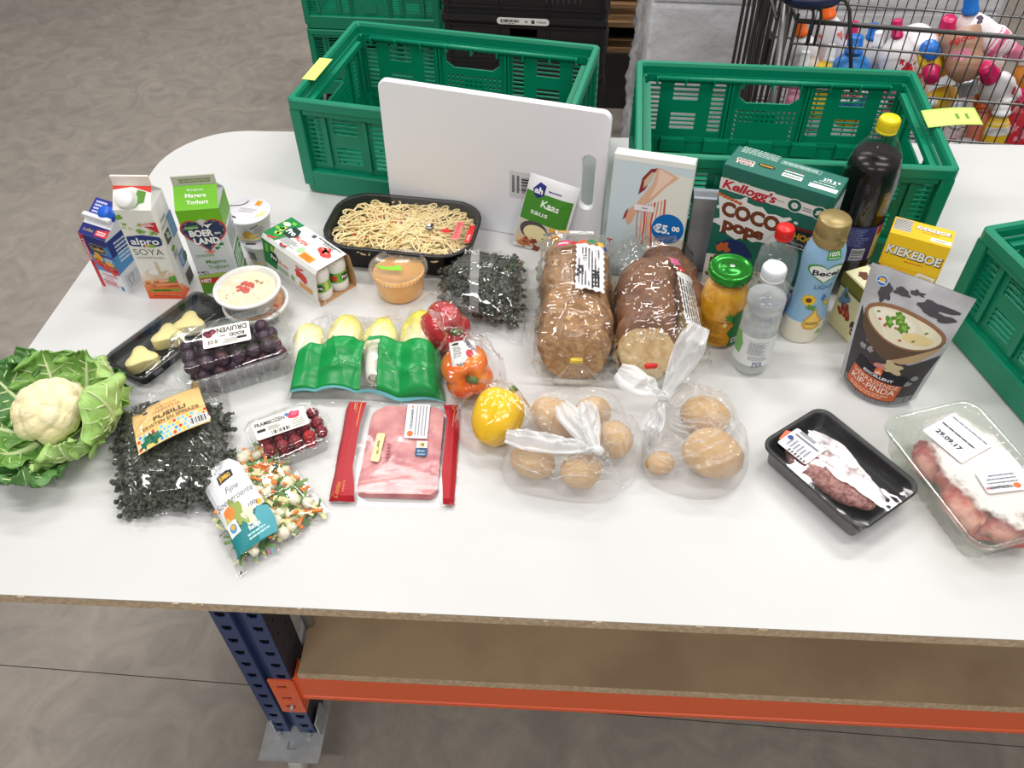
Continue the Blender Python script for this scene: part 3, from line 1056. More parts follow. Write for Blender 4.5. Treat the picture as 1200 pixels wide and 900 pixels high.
# ---- soy drink
w, d, h = 0.071, 0.068, 0.212
t, roof, sl = gable_carton('drink_carton', 'white and orange soy drink carton with white screw cap, standing behind the butter tray', at(-0.812, 1.264), R(3), w, d, h, 0.244, 0.262, mat('soy_white', (242, 240, 234), 0.4), mat('seam_pink', (238, 226, 218), 0.5))
a = Art(face_front(d / 2))
for k, c in enumerate([(236, 92, 44), (238, 106, 52), (240, 124, 66), (243, 150, 98), (245, 184, 144), (244, 214, 190)]):
    pts = [(-w / 2, 0.010 * k), (w / 2, 0.010 * k + 0.001), (w / 2, 0.010 * (k + 1) + (0.008 if k > 1 else 0)), (0, 0.010 * (k + 1) + (0.002 if k > 1 else 0)), (-w / 2, 0.010 * (k + 1) - (0.004 if k > 2 else 0))]
    a.poly(pts, c, 1)
a.rect(-w / 2, 0, w / 2, 0.004, (214, 70, 34), 2)
a.poly([(-0.026, 0.018), (0.030, 0.021), (0.035, 0.027), (-0.028, 0.024)], (120, 170, 44), 3)
a.lines(-0.020, 0.0195, 0.026, 0.0245, 1, (60, 90, 20), 4, 2)
a.lines(-0.024, 0.006, 0.03, 0.009, 1, (150, 40, 20), 3, 3)
for x, y, r_ in ((-0.026, 0.040, 0.3), (-0.017, 0.034, -0.4), (-0.008, 0.043, 0.2)):
    a.ell(x, y, 0.0062, 0.0038, (188, 108, 56), 4, 16, r_); a.ell(x - 0.001, y + 0.001, 0.004, 0.0018, (214, 146, 92), 5, 12, r_)
a.poly([(0.016, 0.044), (0.021, 0.056), (0.034, 0.062), (0.034, 0.050), (0.028, 0.044)], (86, 158, 44), 4)
a.line([(0.017, 0.045), (0.033, 0.060)], 0.0007, (160, 208, 100), 5)
a.ell(0.002, 0.064, 0.026, 0.013, (226, 212, 190), 2); a.ell(0.004, 0.068, 0.020, 0.009, (246, 242, 234), 3)
a.poly([(-0.012, 0.056), (0.004, 0.060), (0.003, 0.094), (0.007, 0.094), (0.010, 0.070), (0.026, 0.074), (0.010, 0.056), (-0.004, 0.051)], (212, 192, 162), 4)
a.poly(blob(0.0, 0.058, 0.010, 3, amp=0.6, sq=0.5), (222, 204, 178), 5)
a.text('SOYA', 0.0, 0.117, 0.0145, (74, 70, 72), 3, w=0.056, bold=-0.012)
a.text('UNSWEETENED', 0.0, 0.1035, 0.0048, (96, 92, 96), 3, w=0.054, bold=-0.01)
a.poly([(-0.031, 0.134), (-0.026, 0.131), (0.0, 0.129), (0.026, 0.131), (0.033, 0.135), (0.033, 0.152), (0.0, 0.157), (-0.031, 0.153)], (34, 52, 122), 3)
a.text('alpro', 0.001, 0.1425, 0.0150, (250, 250, 250), 4, w=0.054, bold=0.02)
a.ell(0.008, 0.132, 0.010, 0.0035, (240, 190, 40), 4); a.ell(0.012, 0.131, 0.008, 0.0025, (96, 176, 60), 5)
for k in range(9):
    rnd = random.Random(50 + k)
    a.poly(blob(rnd.uniform(-0.03, 0.026), rnd.uniform(0.160, 0.182), rnd.uniform(0.004, 0.009), k, amp=0.5, sq=0.6), [(168, 200, 110), (196, 216, 150), (140, 184, 84)][k % 3], 2)
a.poly([(0.0, 0.182), (0.0355, 0.186), (0.0355, 0.160), (0.028, 0.166), (0.018, 0.172)], (214, 44, 52), 3)
a.lines(0.006, 0.176, 0.030, 0.184, 2, (250, 240, 240), 4, 5)
a.poly([(-0.0355, 0.20), (-0.0355, 0.19), (-0.022, 0.194), (-0.026, 0.203)], (120, 176, 60), 3)
a.poly([(0.024, 0.14), (0.0355, 0.15), (0.0355, 0.142), (0.030, 0.134)], (150, 190, 90), 2)
a.build('printed_front', t)
a = Art(roof)
a.poly([(-w / 2, sl * 0.80), (-w / 2, sl), (w / 2, sl), (w / 2, sl * 0.70), (0.0, sl * 0.92)], (222, 60, 44), 1)
a.poly([(0.002, sl * 0.2), (0.022, sl * 0.3), (0.026, sl * 0.72), (0.010, sl * 0.8)], (92, 150, 50), 2)
a.ell(-0.008, sl * 0.38, 0.022, 0.017, (112, 172, 60), 1)
a.build('printed_roof', t)
a = Art(face_right(w / 2))
a.text('Enjoy', -0.004, 0.176, 0.008, (70, 110, 72), 2, w=0.024, rot=R(8)); a.text('plant power', 0.0, 0.164, 0.007, (70, 110, 72), 2, w=0.044, rot=R(8))
a.rect(-0.024, 0.122, 0.004, 0.152, (240, 240, 236), 2); a.rect(-0.022, 0.124, 0.002, 0.150, (52, 66, 40), 3); a.poly(blob(-0.008, 0.138, 0.007, 4, amp=0.5), (200, 206, 180), 4)
a.rect(0.010, 0.118, 0.034, 0.168, (112, 164, 206), 2)
a.poly([(-0.016, 0.108), (-0.004, 0.112), (0.004, 0.104), (-0.010, 0.098)], (122, 176, 60), 2)
a.lines(-0.014, 0.084, 0.008, 0.097, 3, (140, 150, 140), 2, 7)
a.rect(0.002, 0.050, 0.030, 0.082, (94, 150, 198), 2); a.lines(0.005, 0.055, 0.027, 0.078, 4, (220, 232, 244), 3, 8)
a.ell(0.026, 0.062, 0.009, 0.012, (52, 104, 66), 3)
for k, c in enumerate([(236, 96, 48), (240, 124, 66), (244, 170, 126)]):
    a.poly([(-0.034, 0.012 * k), (0.0 - 0.008 * k, 0.012 * k), (-0.012 - 0.008 * k, 0.012 * (k + 1)), (-0.034, 0.012 * (k + 1))], c, 1)
a.rect(0.002, 0.004, 0.032, 0.034, (120, 112, 100), 2); a.bars(0.005, 0.006, 0.030, 0.030, layer=3)
a.build('printed_side', t)
b = MB(mat('cap_white', (245, 245, 243), 0.35))
M = Tm(*roof(-0.008, sl * 0.42, 0.0)) @ Rm(R(46), 'X')
b.lathe([(0.019, 0), (0.019, 0.003), (0.0165, 0.004), (0.0165, 0.016), (0.0150, 0.018), (0, 0.018)], 30, M)
for k in range(30):
    q = 2 * PI * k / 30
    b.box(0.0166 * math.cos(q), 0.0166 * math.sin(q), 0.010, 0.0012, 0.0012, 0.011, M)
b.build('screw_cap', t)

# ---- yoghurt carton
w, d, h = 0.079, 0.072, 0.200
t, roof, sl = gable_carton('yoghurt_carton', 'grey and green yoghurt carton with a big dark blue heart, behind the salad tubs', at(-0.708, 1.292), R(11), w, d, h, 0.232, 0.250, mat('yog_grey', (206, 210, 214), 0.4), mat('seam_grey', (196, 198, 184), 0.5))
a = Art(face_front(d / 2))
a.poly([(-w / 2, h * 0.77), (-w / 2, h), (w / 2, h), (w / 2, h * 0.80), (0, h * 0.90)], (112, 186, 34), 1)
a.poly(heart(0.0455, 0.0, 0.146), (206, 66, 52), 2)
a.poly(heart(0.0420, 0.0, 0.1462), (40, 54, 92), 3)
hp_ = heart(0.0395, 0.0, 0.1464)
for k in range(0, 40, 2):
    a.line([hp_[k], hp_[(k + 1) % 40]], 0.0006, (200, 204, 214), 4)
a.text('BOER', -0.006, 0.148, 0.0135, (246, 246, 244), 5, w=0.044, bold=0.045)
a.text('LAND', 0.0, 0.130, 0.0135, (246, 246, 244), 5, w=0.048, bold=0.045)
a.text('en', 0.024, 0.147, 0.006, (240, 240, 240), 5, w=0.011, bold=0.02)
a.poly([(-0.036, 0.157), (-0.030, 0.165), (-0.008, 0.167), (-0.006, 0.161), (-0.020, 0.157)], (70, 140, 50), 5)
a.text('Campina', -0.021, 0.162, 0.005, (240, 240, 220), 6, w=0.024, shear=0.2)
a.poly([(0.000, 0.168), (0.010, 0.166), (0.020, 0.169), (0.012, 0.162), (0.010, 0.158), (0.006, 0.163)], (244, 244, 244), 6)
a.line([(0.009, 0.158), (0.009, 0.154)], 0.0012, (244, 244, 244), 6)
a.poly([(0.010, 0.112), (0.026, 0.124), (0.030, 0.120), (0.014, 0.107)], (24, 120, 66), 5); a.lines(0.014, 0.113, 0.026, 0.118, 1, (220, 240, 220), 6, 4)
a.poly([(-0.012, 0.106), (0.0, 0.1044), (0.012, 0.106), (0.0, 0.098)], (232, 128, 84), 4)
a.lines(-0.030, 0.092, 0.010, 0.098, 2, (120, 160, 110), 2, 9)
a.text('Magere', 0.004, 0.080, 0.0085, (96, 150, 58), 2, w=0.038, bold=0.01); a.text('Yoghurt', 0.006, 0.067, 0.0085, (96, 150, 58), 2, w=0.040, bold=0.01)
a.poly([(-w / 2, 0), (w / 2, 0), (w / 2, 0.048), (0.01, 0.052), (-w / 2, 0.046)], (92, 150, 40), 2)
a.poly([(-w / 2, 0.046), (0, 0.052), (w / 2, 0.048), (w / 2, 0.044), (-w / 2, 0.040)], (170, 190, 90), 3)
for x, s in ((-0.030, 1.0), (-0.020, 0.7)):
    a.ell(x, 0.055, 0.006 * s, 0.0032 * s, (236, 236, 234), 4); a.ell(x + 0.001, 0.0555, 0.003 * s, 0.002 * s, (30, 30, 32), 5); a.ell(x - 0.006 * s, 0.056, 0.0018, 0.0018, (30, 30, 32), 5)
    a.rect(x - 0.004 * s, 0.049, x - 0.0028 * s, 0.054, (40, 40, 40), 5); a.rect(x + 0.003 * s, 0.049, x + 0.0042 * s, 0.054, (40, 40, 40), 5)
a.rect(-0.038, 0.028, 0.004, 0.040, (212, 52, 44), 4); a.text('NIET', -0.026, 0.034, 0.008, (250, 246, 244), 5, w=0.020, bold=0.03)
a.build('printed_front', t)
a = Art(roof)
a.rect(-w / 2, 0, w / 2, sl, (116, 192, 36), 1)
a.text('Biologische', 0.0, sl * 0.78, 0.0042, (246, 250, 240), 2, w=0.030); a.text('Magere', 0.0, sl * 0.56, 0.0075, (246, 250, 240), 2, w=0.038, bold=0.02); a.text('Yoghurt', 0.002, sl * 0.30, 0.0075, (246, 250, 240), 2, w=0.040, bold=0.02)
a.build('printed_roof', t)
a = Art(lambda u, v, q: (u, -0.00225 - q, 0.241 + v)); a.lines(-0.026, -0.005, 0.034, 0.005, 2, (140, 150, 90), 1, 12, jag=0.1); a.build('seam_code', t)
a = Art(face_right(w / 2))
a.poly([(-d / 2, 0.155), (d / 2, 0.15), (d / 2, h), (-d / 2, h)], (104, 170, 40), 1)
a.lines(-0.03, 0.10, 0.03, 0.145, 6, (150, 156, 160), 2, 31); a.rect(-0.03, 0.04, 0.03, 0.09, (60, 128, 64), 2); a.lines(-0.026, 0.045, 0.026, 0.085, 5, (220, 232, 220), 3, 32); a.rect(-d / 2, 0, d / 2, 0.03, (96, 150, 44), 1)
a.build('printed_side', t)

# ---- juice carton with slanted roof
w, d, h, h2 = 0.068, 0.068, 0.132, 0.170
t = thing('juice_carton', 'small blue and red fruit juice carton with a blue cap, left of soy drink', 'carton', at(-0.914, 1.281), R(-20))
b = MB(mat('juice_white', (236, 236, 240), 0.38))
hw, hd = w / 2, d / 2
b.loft([rr(w, d, 0.002, 0, 2), rr(w, d, 0.002, h, 2)], cap1=False, smooth=False)
b.add([(-hw, -hd, h), (hw, -hd, h), (hw, hd, h2), (-hw, hd, h2), (hw, hd, h), (-hw, hd, h)], [(0, 1, 2, 3), (1, 4, 2), (0, 3, 5), (4, 5, 3, 2)])
b.rbox(0, -0.006, h + 0.026, w, 0.010, 0.010, 0.002, 1)
b.build('body', t)
a = Art(face_front(d / 2))
a.rect(-hw, 0, -hw + 0.010, h, (206, 40, 48), 2)
a.text('TWEEDE', -hw + 0.005, h * 0.72, 0.0060, (250, 240, 240), 3, w=h * 0.40, rot=-PI / 2, bold=0.02)
a.rect(-hw + 0.010, 0.092, hw, h, (36, 44, 118), 1)
a.rect(-hw + 0.010, 0.084, hw, 0.092, (44, 66, 148), 1)
a.poly([(-hw + 0.010, 0.046), (hw, 0.046), (hw, 0.084), (-hw + 0.010, 0.084)], (72, 150, 208), 1)
a.poly([(0.004, 0.092), (hw, 0.092), (hw, 0.118), (0.020, 0.112)], (52, 128, 196), 2)
a.poly([(-0.016, 0.098), (-0.012, 0.094), (0.018, 0.094), (0.022, 0.098), (0.022, 0.110), (0.018, 0.114), (-0.012, 0.114), (-0.016, 0.110)], (214, 186, 96), 3)
a.poly([(-0.015, 0.098), (-0.011, 0.095), (0.017, 0.095), (0.021, 0.098), (0.021, 0.110), (0.017, 0.113), (-0.011, 0.113), (-0.015, 0.110)], (24, 28, 66), 4)
a.text('CoolBest', 0.003, 0.104, 0.0085, (226, 196, 92), 5, w=0.032, bold=0.02)
a.lines(0.010, 0.074, 0.032, 0.086, 3, (226, 240, 250), 3, 4)
a.poly(blob(-0.006, 0.080, 0.012, 6, amp=0.3), (236, 170, 52), 3); a.poly(blob(0.018, 0.068, 0.010, 7, amp=0.3), (238, 178, 60), 3)
for x, y, s in ((-0.010, 0.066, 0.010), (0.004, 0.060, 0.011), (0.020, 0.054, 0.011), (0.028, 0.058, 0.008)):
    a.poly(blob(x, y, s, int(x * 1e4) + 7, amp=0.2), (222, 56, 48), 4); a.ell(x - 0.002, y + 0.004, s * 0.3, s * 0.2, (240, 120, 104), 5)
    a.poly([(x - 0.004, y + s), (x, y + s * 1.25), (x + 0.005, y + s * 0.9), (x, y + s * 0.7)], (70, 130, 50), 5)
a.text('STRAWBERRY', 0.004, 0.037, 0.0055, (214, 74, 80), 3, w=0.040, bold=0.01); a.text('ORANGE', -0.001, 0.029, 0.0045, (220, 100, 104), 3, w=0.022)
a.lines(-0.020, 0.010, 0.018, 0.024, 3, (226, 120, 124), 3, 11); a.rect(0.022, 0.006, 0.029, 0.016, (60, 130, 196), 3)
a.build('printed_front', t)
sl2 = math.hypot(d, h2 - h)
def jroof(u, v, q):
    k = v / sl2
    return (u, -hd + d * k - q * (h2 - h) / sl2, h + (h2 - h) * k + q * d / sl2)
a = Art(jroof)
a.rect(-hw, 0, hw, sl2 * 0.30, (38, 46, 122), 1); a.rect(-hw, sl2 * 0.52, hw, sl2, (44, 54, 140), 1)
a.text('CoolBest', -0.014, sl2 * 0.15, 0.006, (210, 182, 90), 2, w=0.026); a.poly([(0.004, sl2 * 0.05), (0.034, sl2 * 0.05), (0.034, sl2 * 0.27), (0.004, sl2 * 0.2)], (220, 60, 66), 2); a.lines(0.008, sl2 * 0.08, 0.030, sl2 * 0.2, 2, (250, 230, 230), 3, 3)
a.lines(-0.028, sl2 * 0.6, 0.0, sl2 * 0.95, 4, (200, 206, 236), 2, 14)
a.build('printed_roof', t)
b = MB(mat('cap_blue', (28, 96, 206), 0.35))
M = Tm(*jroof(0.012, sl2 * 0.66, 0)) @ Rm(math.atan2(h2 - h, d), 'X')
b.lathe([(0.016, 0), (0.016, 0.003), (0.0135, 0.004), (0.0130, 0.014), (0.011, 0.016), (0, 0.016)], 26, M)
b.build('screw_cap', t)
a = Art(face_right(hw)); a.poly([(-hd, 0.05), (hd, 0.06), (hd, h), (-hd, h - 0.004)], (40, 60, 140), 1); a.poly([(-hd, 0.05), (hd, 0.06), (hd, 0.09), (-hd, 0.09)], (84, 152, 208), 2); a.lines(-0.02, 0.07, 0.02, 0.12, 6, (210, 226, 240), 3, 6)
a.rect(-0.026, 0.006, 0.012, 0.040, (206, 206, 212), 2); a.line([(-0.016, 0.012), (-0.020, 0.03), (-0.006, 0.036), (-0.010, 0.014)], 0.0012, (90, 90, 96), 3)
a.build('printed_side', t)

# ---- breakfast cereal box
w, d, h = 0.204, 0.072, 0.272
t = thing('cereal_box', 'large green box of chocolate rice cereal, in front of the right crate', 'box', at(0.362, 1.344), R(-27.5))
b = MB(mat('cereal_green', (20, 104, 88), 0.42))
b.loft([rr(w, d, 0.0015, 0, 1), rr(w, d, 0.0015, h, 1)], smooth=False)
b.box(0, 0, h + 0.0005, w - 0.001, d * 0.98, 0.001)
b.build('body', t)
a = Art(face_front(d / 2))
hw = w / 2
BR_ = (92, 44, 26)
a.poly([(-hw, h - 0.048), (hw, h - 0.048), (hw, h - 0.025), (-hw, h - 0.025)], (232, 230, 224), 2)
a.text("Kellogg's", -0.046, h - 0.036, 0.0195, (232, 230, 224), 3, w=0.108, bold=0.10, shear=0.25)
a.text("Kellogg's", -0.046, h - 0.036, 0.0175, (196, 26, 52), 4, w=0.102, bold=0.03, shear=0.25)
for x in (0.038, 0.083):
    a.ell(x, h - 0.0365, 0.0140, 0.0140, (232, 230, 224), 3); a.ell(x, h - 0.0365, 0.0120, 0.0120, (16, 92, 76), 4)
for k in range(10):
    q = 2 * PI * k / 10
    a.ell(0.038 + 0.004 * math.cos(q), h - 0.0365 + 0.004 * math.sin(q), 0.0028, 0.0014, (236, 240, 236), 5, 8, q)
for k, (x, y) in enumerate(((0.079, -0.039), (0.083, -0.034), (0.087, -0.037), (0.080, -0.034), (0.086, -0.041))):
    a.ell(x, h + y, 0.004, 0.0022, (236, 240, 236), 5, 10, 0.6 + k)
a.lines(0.006, h - 0.038, 0.023, h - 0.035, 1, (130, 130, 128), 3, 2); a.lines(0.053, h - 0.042, 0.070, h - 0.033, 2, (130, 130, 128), 3, 3)
# milk splash with the chocolate lettering
sp = [(-hw + 0.001, h - 0.058), (-hw + 0.012, h - 0.066), (-hw + 0.022, h - 0.064), (-0.058, h - 0.058), (-0.050, h - 0.050), (-0.046, h - 0.051), (-0.046, h - 0.060), (-0.030, h - 0.062), (-0.016, h - 0.060), (-0.004, h - 0.070),
      (0.010, h - 0.066), (0.024, h - 0.068), (0.036, h - 0.062), (0.040, h - 0.066), (0.028, h - 0.076), (0.024, h - 0.100), (0.026, h - 0.118), (0.010, h - 0.132), (-0.010, h - 0.134), (-0.020, h - 0.140), (-0.036, h - 0.134), (-0.052, h - 0.146), (-0.070, h - 0.140), (-0.080, h - 0.128), (-0.096, h - 0.124), (-hw + 0.001, h - 0.124), (-hw + 0.001, h - 0.116), (-0.090, h - 0.110), (-0.094, h - 0.090), (-hw + 0.004, h - 0.074)]
a.poly(sp, (236, 236, 232), 2)
a.ell(0.048, h - 0.070, 0.004, 0.003, (236, 236, 232), 2); a.ell(-0.097, h - 0.088, 0.003, 0.004, (226, 236, 232), 2)
a.text('COCO', -0.034, h - 0.086, 0.030, (236, 236, 232), 3, w=0.118, bold=0.09); a.text('COCO', -0.034, h - 0.086, 0.028, BR_, 4, w=0.112, bold=0.055); a.text('COCO', -0.034, h - 0.0852, 0.027, (128, 66, 40), 5, w=0.110, bold=0.01)
a.text('pops', -0.042, h - 0.117, 0.026, (236, 236, 232), 3, w=0.086, bold=0.10); a.text('pops', -0.042, h - 0.117, 0.025, BR_, 4, w=0.080, bold=0.06); a.text('pops', -0.042, h - 0.1165, 0.024, (128, 66, 40), 5, w=0.078, bold=0.015)
for k in range(6):
    a.ell(-0.098 + 0.008 * k, h - 0.0605 - 0.0012 * k, 0.0045, 0.0038, (196, 104, 50), 3, 12); a.ell(-0.099 + 0.008 * k, h - 0.0595 - 0.0012 * k, 0.002, 0.0014, (226, 150, 92), 4, 8)
a.rect(0.036, h - 0.124, hw, h - 0.078, (24, 40, 44), 2)
a.poly([(0.036, h - 0.078), (0.10, h - 0.074), (0.10, h - 0.080), (0.036, h - 0.084)], (120, 36, 34), 3)
a.text('CHOCO', 0.068, h - 0.096, 0.013, (222, 176, 48), 4, w=0.060, bold=0.04); a.text('CROUSTILLANT', 0.066, h - 0.112, 0.005, (226, 232, 228), 4, w=0.050); a.lines(0.042, h - 0.122, 0.084, h - 0.117, 1, (226, 232, 228), 4, 8)
for k in range(5): a.ell(0.05 + 0.011 * k, h - 0.104 + 0.003 * (k % 2), 0.0016, 0.0012, (206, 150, 60), 4, 6)
# lower picture kept abstract: milk pool with rice pops
a.poly([(-hw, 0), (hw, 0), (hw, 0.050), (0.05, 0.080), (0.0, 0.070), (-0.05, 0.086), (-hw, 0.074)], (226, 224, 216), 2)
rnd = random.Random(12)
for k in range(70):
    x = rnd.uniform(-0.095, 0.095); y = rnd.uniform(0.008, 0.078 - 0.25 * max(0, x))
    a.ell(x, y, 0.005, 0.0035, [(120, 66, 38), (150, 88, 52), (98, 52, 30)][k % 3], 3 + k % 2, 9, rnd.random() * 3)
a.poly(blob(-0.05, 0.105, 0.03, 21, amp=0.3, sq=0.7), (34, 52, 104), 2); a.poly(blob(-0.072, 0.100, 0.012, 22, amp=0.4), (196, 104, 50), 3)
a.build('printed_front', t)
a = Art(face_top(h + 0.001, 0, -d / 2))
a.text('COCO', -0.072, 0.030, 0.008, (240, 238, 232), 1, w=0.034, bold=0.09); a.text('COCO', -0.072, 0.030, 0.007, (150, 40, 40), 2, w=0.031, bold=0.02); a.text('POPS', -0.070, 0.021, 0.007, (240, 238, 232), 1, w=0.032, bold=0.09); a.text('POPS', -0.070, 0.021, 0.006, (150, 40, 40), 2, w=0.028, bold=0.02)
a.ell(-0.034, 0.032, 0.016, 0.0055, (40, 30, 10), 1); a.lines(-0.046, 0.029, -0.022, 0.035, 1, (226, 160, 40), 2, 4, jag=0.05)
a.rect(0.020 - 0.022, 0.018, 0.020 + 0.014, 0.030, (232, 232, 228), 1); a.lines(0.001, 0.020, 0.031, 0.028, 1, (120, 140, 130), 2, 3)
for k in range(3): a.ell(0.002 + 0.012 * k, 0.044, 0.002, 0.0016, (204, 60, 50), 1, 8)
a.lines(-0.002, 0.033, 0.036, 0.040, 1, (220, 230, 226), 1, 7)
a.rect(0.048, 0.012, 0.098, 0.024, (236, 234, 232), 1)
a.lines(0.052, 0.028, 0.098, 0.032, 1, (220, 230, 226), 1, 5)
a.text('375 g e', 0.080, 0.046, 0.0085, (236, 240, 238), 1, w=0.030, bold=0.03, rot=R(4)); a.lines(0.060, 0.036, 0.098, 0.039, 1, (220, 230, 226), 1, 6)
a.lines(-0.092, 0.054, -0.02, 0.076, 5, (190, 214, 204), 1, 9, fill=0.4, jag=0.05)
a.rect(-0.016, 0.054, 0.056, 0.066, (190, 214, 204), 1); a.rect(-0.0152, 0.0548, 0.0552, 0.0652, (20, 104, 88), 2); a.lines(-0.013, 0.056, 0.053, 0.064, 3, (190, 214, 204), 3, 10, jag=0.05)
a.build('printed_top', t)
a = Art(face_right(w / 2)); a.rect(-d / 2, 0.02, d / 2, h - 0.02, (196, 200, 204), 1); a.lines(-0.032, 0.05, 0.032, 0.23, 20, (90, 96, 110), 2, 15); a.build('printed_side', t)
a = Art(lambda u, v, q: (-hw - q, -u, v)); a.rect(-d / 2, 0.0, d / 2, h * 0.30, (36, 50, 112), 1); a.lines(-0.03, 0.02, 0.03, 0.07, 5, (220, 224, 236), 2, 16); a.build('printed_side', t)

# ---- yellow chocolate sprinkle carton
w, d, h = 0.106, 0.055, 0.168
t = thing('sprinkles_carton', 'yellow carton of chocolate sprinkles behind the soup pouch', 'box', at(0.628, 1.326), R(-23))
b = MB(mat('sprinkle_yellow', (250, 194, 22), 0.42))
b.loft([rr(w, d, 0.0015, 0, 1), rr(w, d, 0.0015, h, 1)], smooth=False)
b.build('body', t)
a = Art(face_front(d / 2))
a.rect(-w / 2, h * 0.6, w / 2, h, (255, 208, 34), 1)
a.text('KIEKEBOE', 0.001, h - 0.035, 0.0185, (90, 60, 20), 3, w=0.098, bold=0.06, rot=R(-2)); a.text('KIEKEBOE', 0.0, h - 0.034, 0.0175, (250, 248, 242), 4, w=0.096, bold=0.03, rot=R(-2))
a.lines(-0.012, h - 0.055, 0.030, h - 0.050, 1, (226, 130, 30), 3, 6)
rnd = random.Random(8)
for k in range(170):
    x = rnd.uniform(-0.053, 0.053); y = rnd.uniform(0.0, 0.098 - 0.35 * (x + 0.053))
    q = rnd.random() * PI
    a.line([(x - 0.0035 * math.cos(q), y - 0.0035 * math.sin(q)), (x + 0.0035 * math.cos(q), y + 0.0035 * math.sin(q))], 0.002, (70, 42, 14), 3)
a.poly(blob(-0.034, 0.088, 0.017, 4, amp=0.1, sq=0.45), (248, 246, 240), 4); a.lines(-0.047, 0.085, -0.021, 0.091, 1, (206, 60, 50), 5, 4, jag=0.05)
a.poly([(0.006, 0.076), (0.020, 0.100), (0.050, 0.096), (0.046, 0.074), (0.030, 0.066)], (248, 246, 240), 4); a.poly([(0.012, 0.078), (0.022, 0.095), (0.045, 0.092), (0.042, 0.077), (0.028, 0.071)], (232, 206, 156), 5)
a.build('printed_front', t)
a = Art(face_top(h, 0, -d / 2)); a.rect(-0.050, 0.014, -0.020, 0.052, (230, 226, 216), 1)
for k in range(9): a.rect(-0.050, 0.016 + k * 0.004, -0.020, 0.0178 + k * 0.004, (40, 40, 50), 2)
a.text('KIEKEBOE', 0.018, 0.038, 0.010, (90, 60, 20), 1, w=0.060, bold=0.07); a.text('KIEKEBOE', 0.0178, 0.0383, 0.0095, (250, 248, 242), 2, w=0.058, bold=0.03); a.lines(0.0, 0.024, 0.032, 0.028, 1, (226, 140, 30), 1, 4); a.rect(0.016, 0.006, 0.052, 0.017, (240, 234, 222), 1); a.lines(0.024, 0.009, 0.046, 0.014, 1, (150, 140, 120), 2, 5)
a.build('printed_top', t)

# ---- cream biscuit pack
w, d, h = 0.105, 0.052, 0.125
t = thing('cracker_box', 'small cream and olive snack box lying between the margarine bottle and the soup pouch', 'box', at(0.534, 1.222), R(-64))
b = MB(mat('cracker_cream', (230, 222, 172), 0.4))
b.rbox(0, 0, h / 2, w, d, h, 0.003, 1)
b.build('body', t)
a = Art(face_front(d / 2))
a.rect(-w / 2, h - 0.024, w / 2, h, (126, 120, 40), 1); a.rect(-w / 2, h - 0.030, w / 2, h - 0.024, (96, 92, 34), 1)
a.poly(blob(0.024, 0.036, 0.023, 31, amp=0.15, sq=0.75), (76, 56, 48), 2); a.text('Crustini', 0.024, 0.036, 0.011, (236, 226, 200), 3, w=0.038, shear=0.2, rot=R(14))
for x, y, r_ in ((-0.022, 0.062, 0.010), (-0.012, 0.048, 0.009), (-0.030, 0.048, 0.008)):
    a.poly(blob(x, y, r_, int(-x * 1e4), amp=0.3), (158, 52, 30), 2); a.ell(x, y + 0.004, 0.004, 0.002, (210, 110, 70), 3)
a.poly(blob(-0.030, 0.078, 0.012, 9, amp=0.4, sq=1.6), (108, 140, 170), 2); a.poly(blob(-0.028, 0.086, 0.006, 10, amp=0.3), (84, 104, 60), 3)
a.build('printed_front', t)
a = Art(face_top(h, 0, -d / 2)); a.rect(-w / 2 + 0.01, 0.003, w / 2, d - 0.003, (236, 230, 190), 1); a.poly(blob(0.0, 0.026, 0.010, 12, amp=0.4), (160, 60, 36), 2); a.poly(blob(0.016, 0.030, 0.009, 13, amp=0.4), (110, 146, 176), 2); a.poly(blob(-0.026, 0.024, 0.011, 14, amp=0.4), (108, 62, 40), 2)
a.build('printed_top', t)

# ---- picture book with a price sticker
bw, bh, bd = 0.152, 0.254, 0.032
t = thing('book', 'pale blue book with a round blue price sticker leaning on the crate', 'book', at(0.131, 1.374), (R(-9.5), 0, R(-11)))
COVER = mat('book_cover', (206, 220, 224), 0.35)
b = MB(mat('book_cover_edge', (236, 236, 228), 0.45)); b.rbox(0, -bd / 2 + 0.001, bh / 2, bw, 0.002, bh, 0.0006, 1); b.rbox(0, bd / 2 - 0.001, bh / 2, bw, 0.002, bh, 0.0006, 1); b.rbox(-bw / 2 + 0.001, 0, bh / 2, 0.002, bd, bh, 0.0006, 1)
b.build('cover', t)
b = MB(mat('paper_pages', (240, 236, 222), 0.8)); b.box(0.0, 0, bh / 2, bw - 0.005, bd - 0.004, bh - 0.005); b.build('pages', t)
a = Art(face_front(bd / 2))
a.rect(-bw / 2 + 0.001, 0.001, bw / 2 - 0.001, bh - 0.010, (204, 219, 224), 1)
a.poly([(0.000, bh - 0.020), (bw / 2 - 0.002, bh - 0.028), (bw / 2 - 0.002, 0.02), (0.010, 0.05), (-0.01, 0.12), (0.012, 0.19)], (226, 228, 216), 2)
# arm reaching down with loose fabric strands
a.poly([(0.006, bh - 0.016), (0.020, bh - 0.018), (0.050, bh - 0.030), (0.028, bh - 0.052), (0.006, bh - 0.082), (-0.012, bh - 0.098), (-0.026, bh - 0.104), (-0.020, bh - 0.086), (-0.006, bh - 0.064), (0.004, bh - 0.042)], (222, 178, 150), 3)
a.poly([(0.012, bh - 0.018), (0.040, bh - 0.030), (0.024, bh - 0.050), (0.000, bh - 0.080), (0.010, bh - 0.052)], (238, 208, 184), 4)
a.poly([(-0.018, bh - 0.040), (-0.004, bh - 0.020), (0.008, bh - 0.017), (0.000, bh - 0.034), (-0.010, bh - 0.062), (-0.022, bh - 0.074)], (142, 40, 48), 4)
a.poly([(-0.014, bh - 0.044), (-0.002, bh - 0.026), (0.004, bh - 0.026), (-0.002, bh - 0.046), (-0.014, bh - 0.060)], (206, 186, 160), 5)
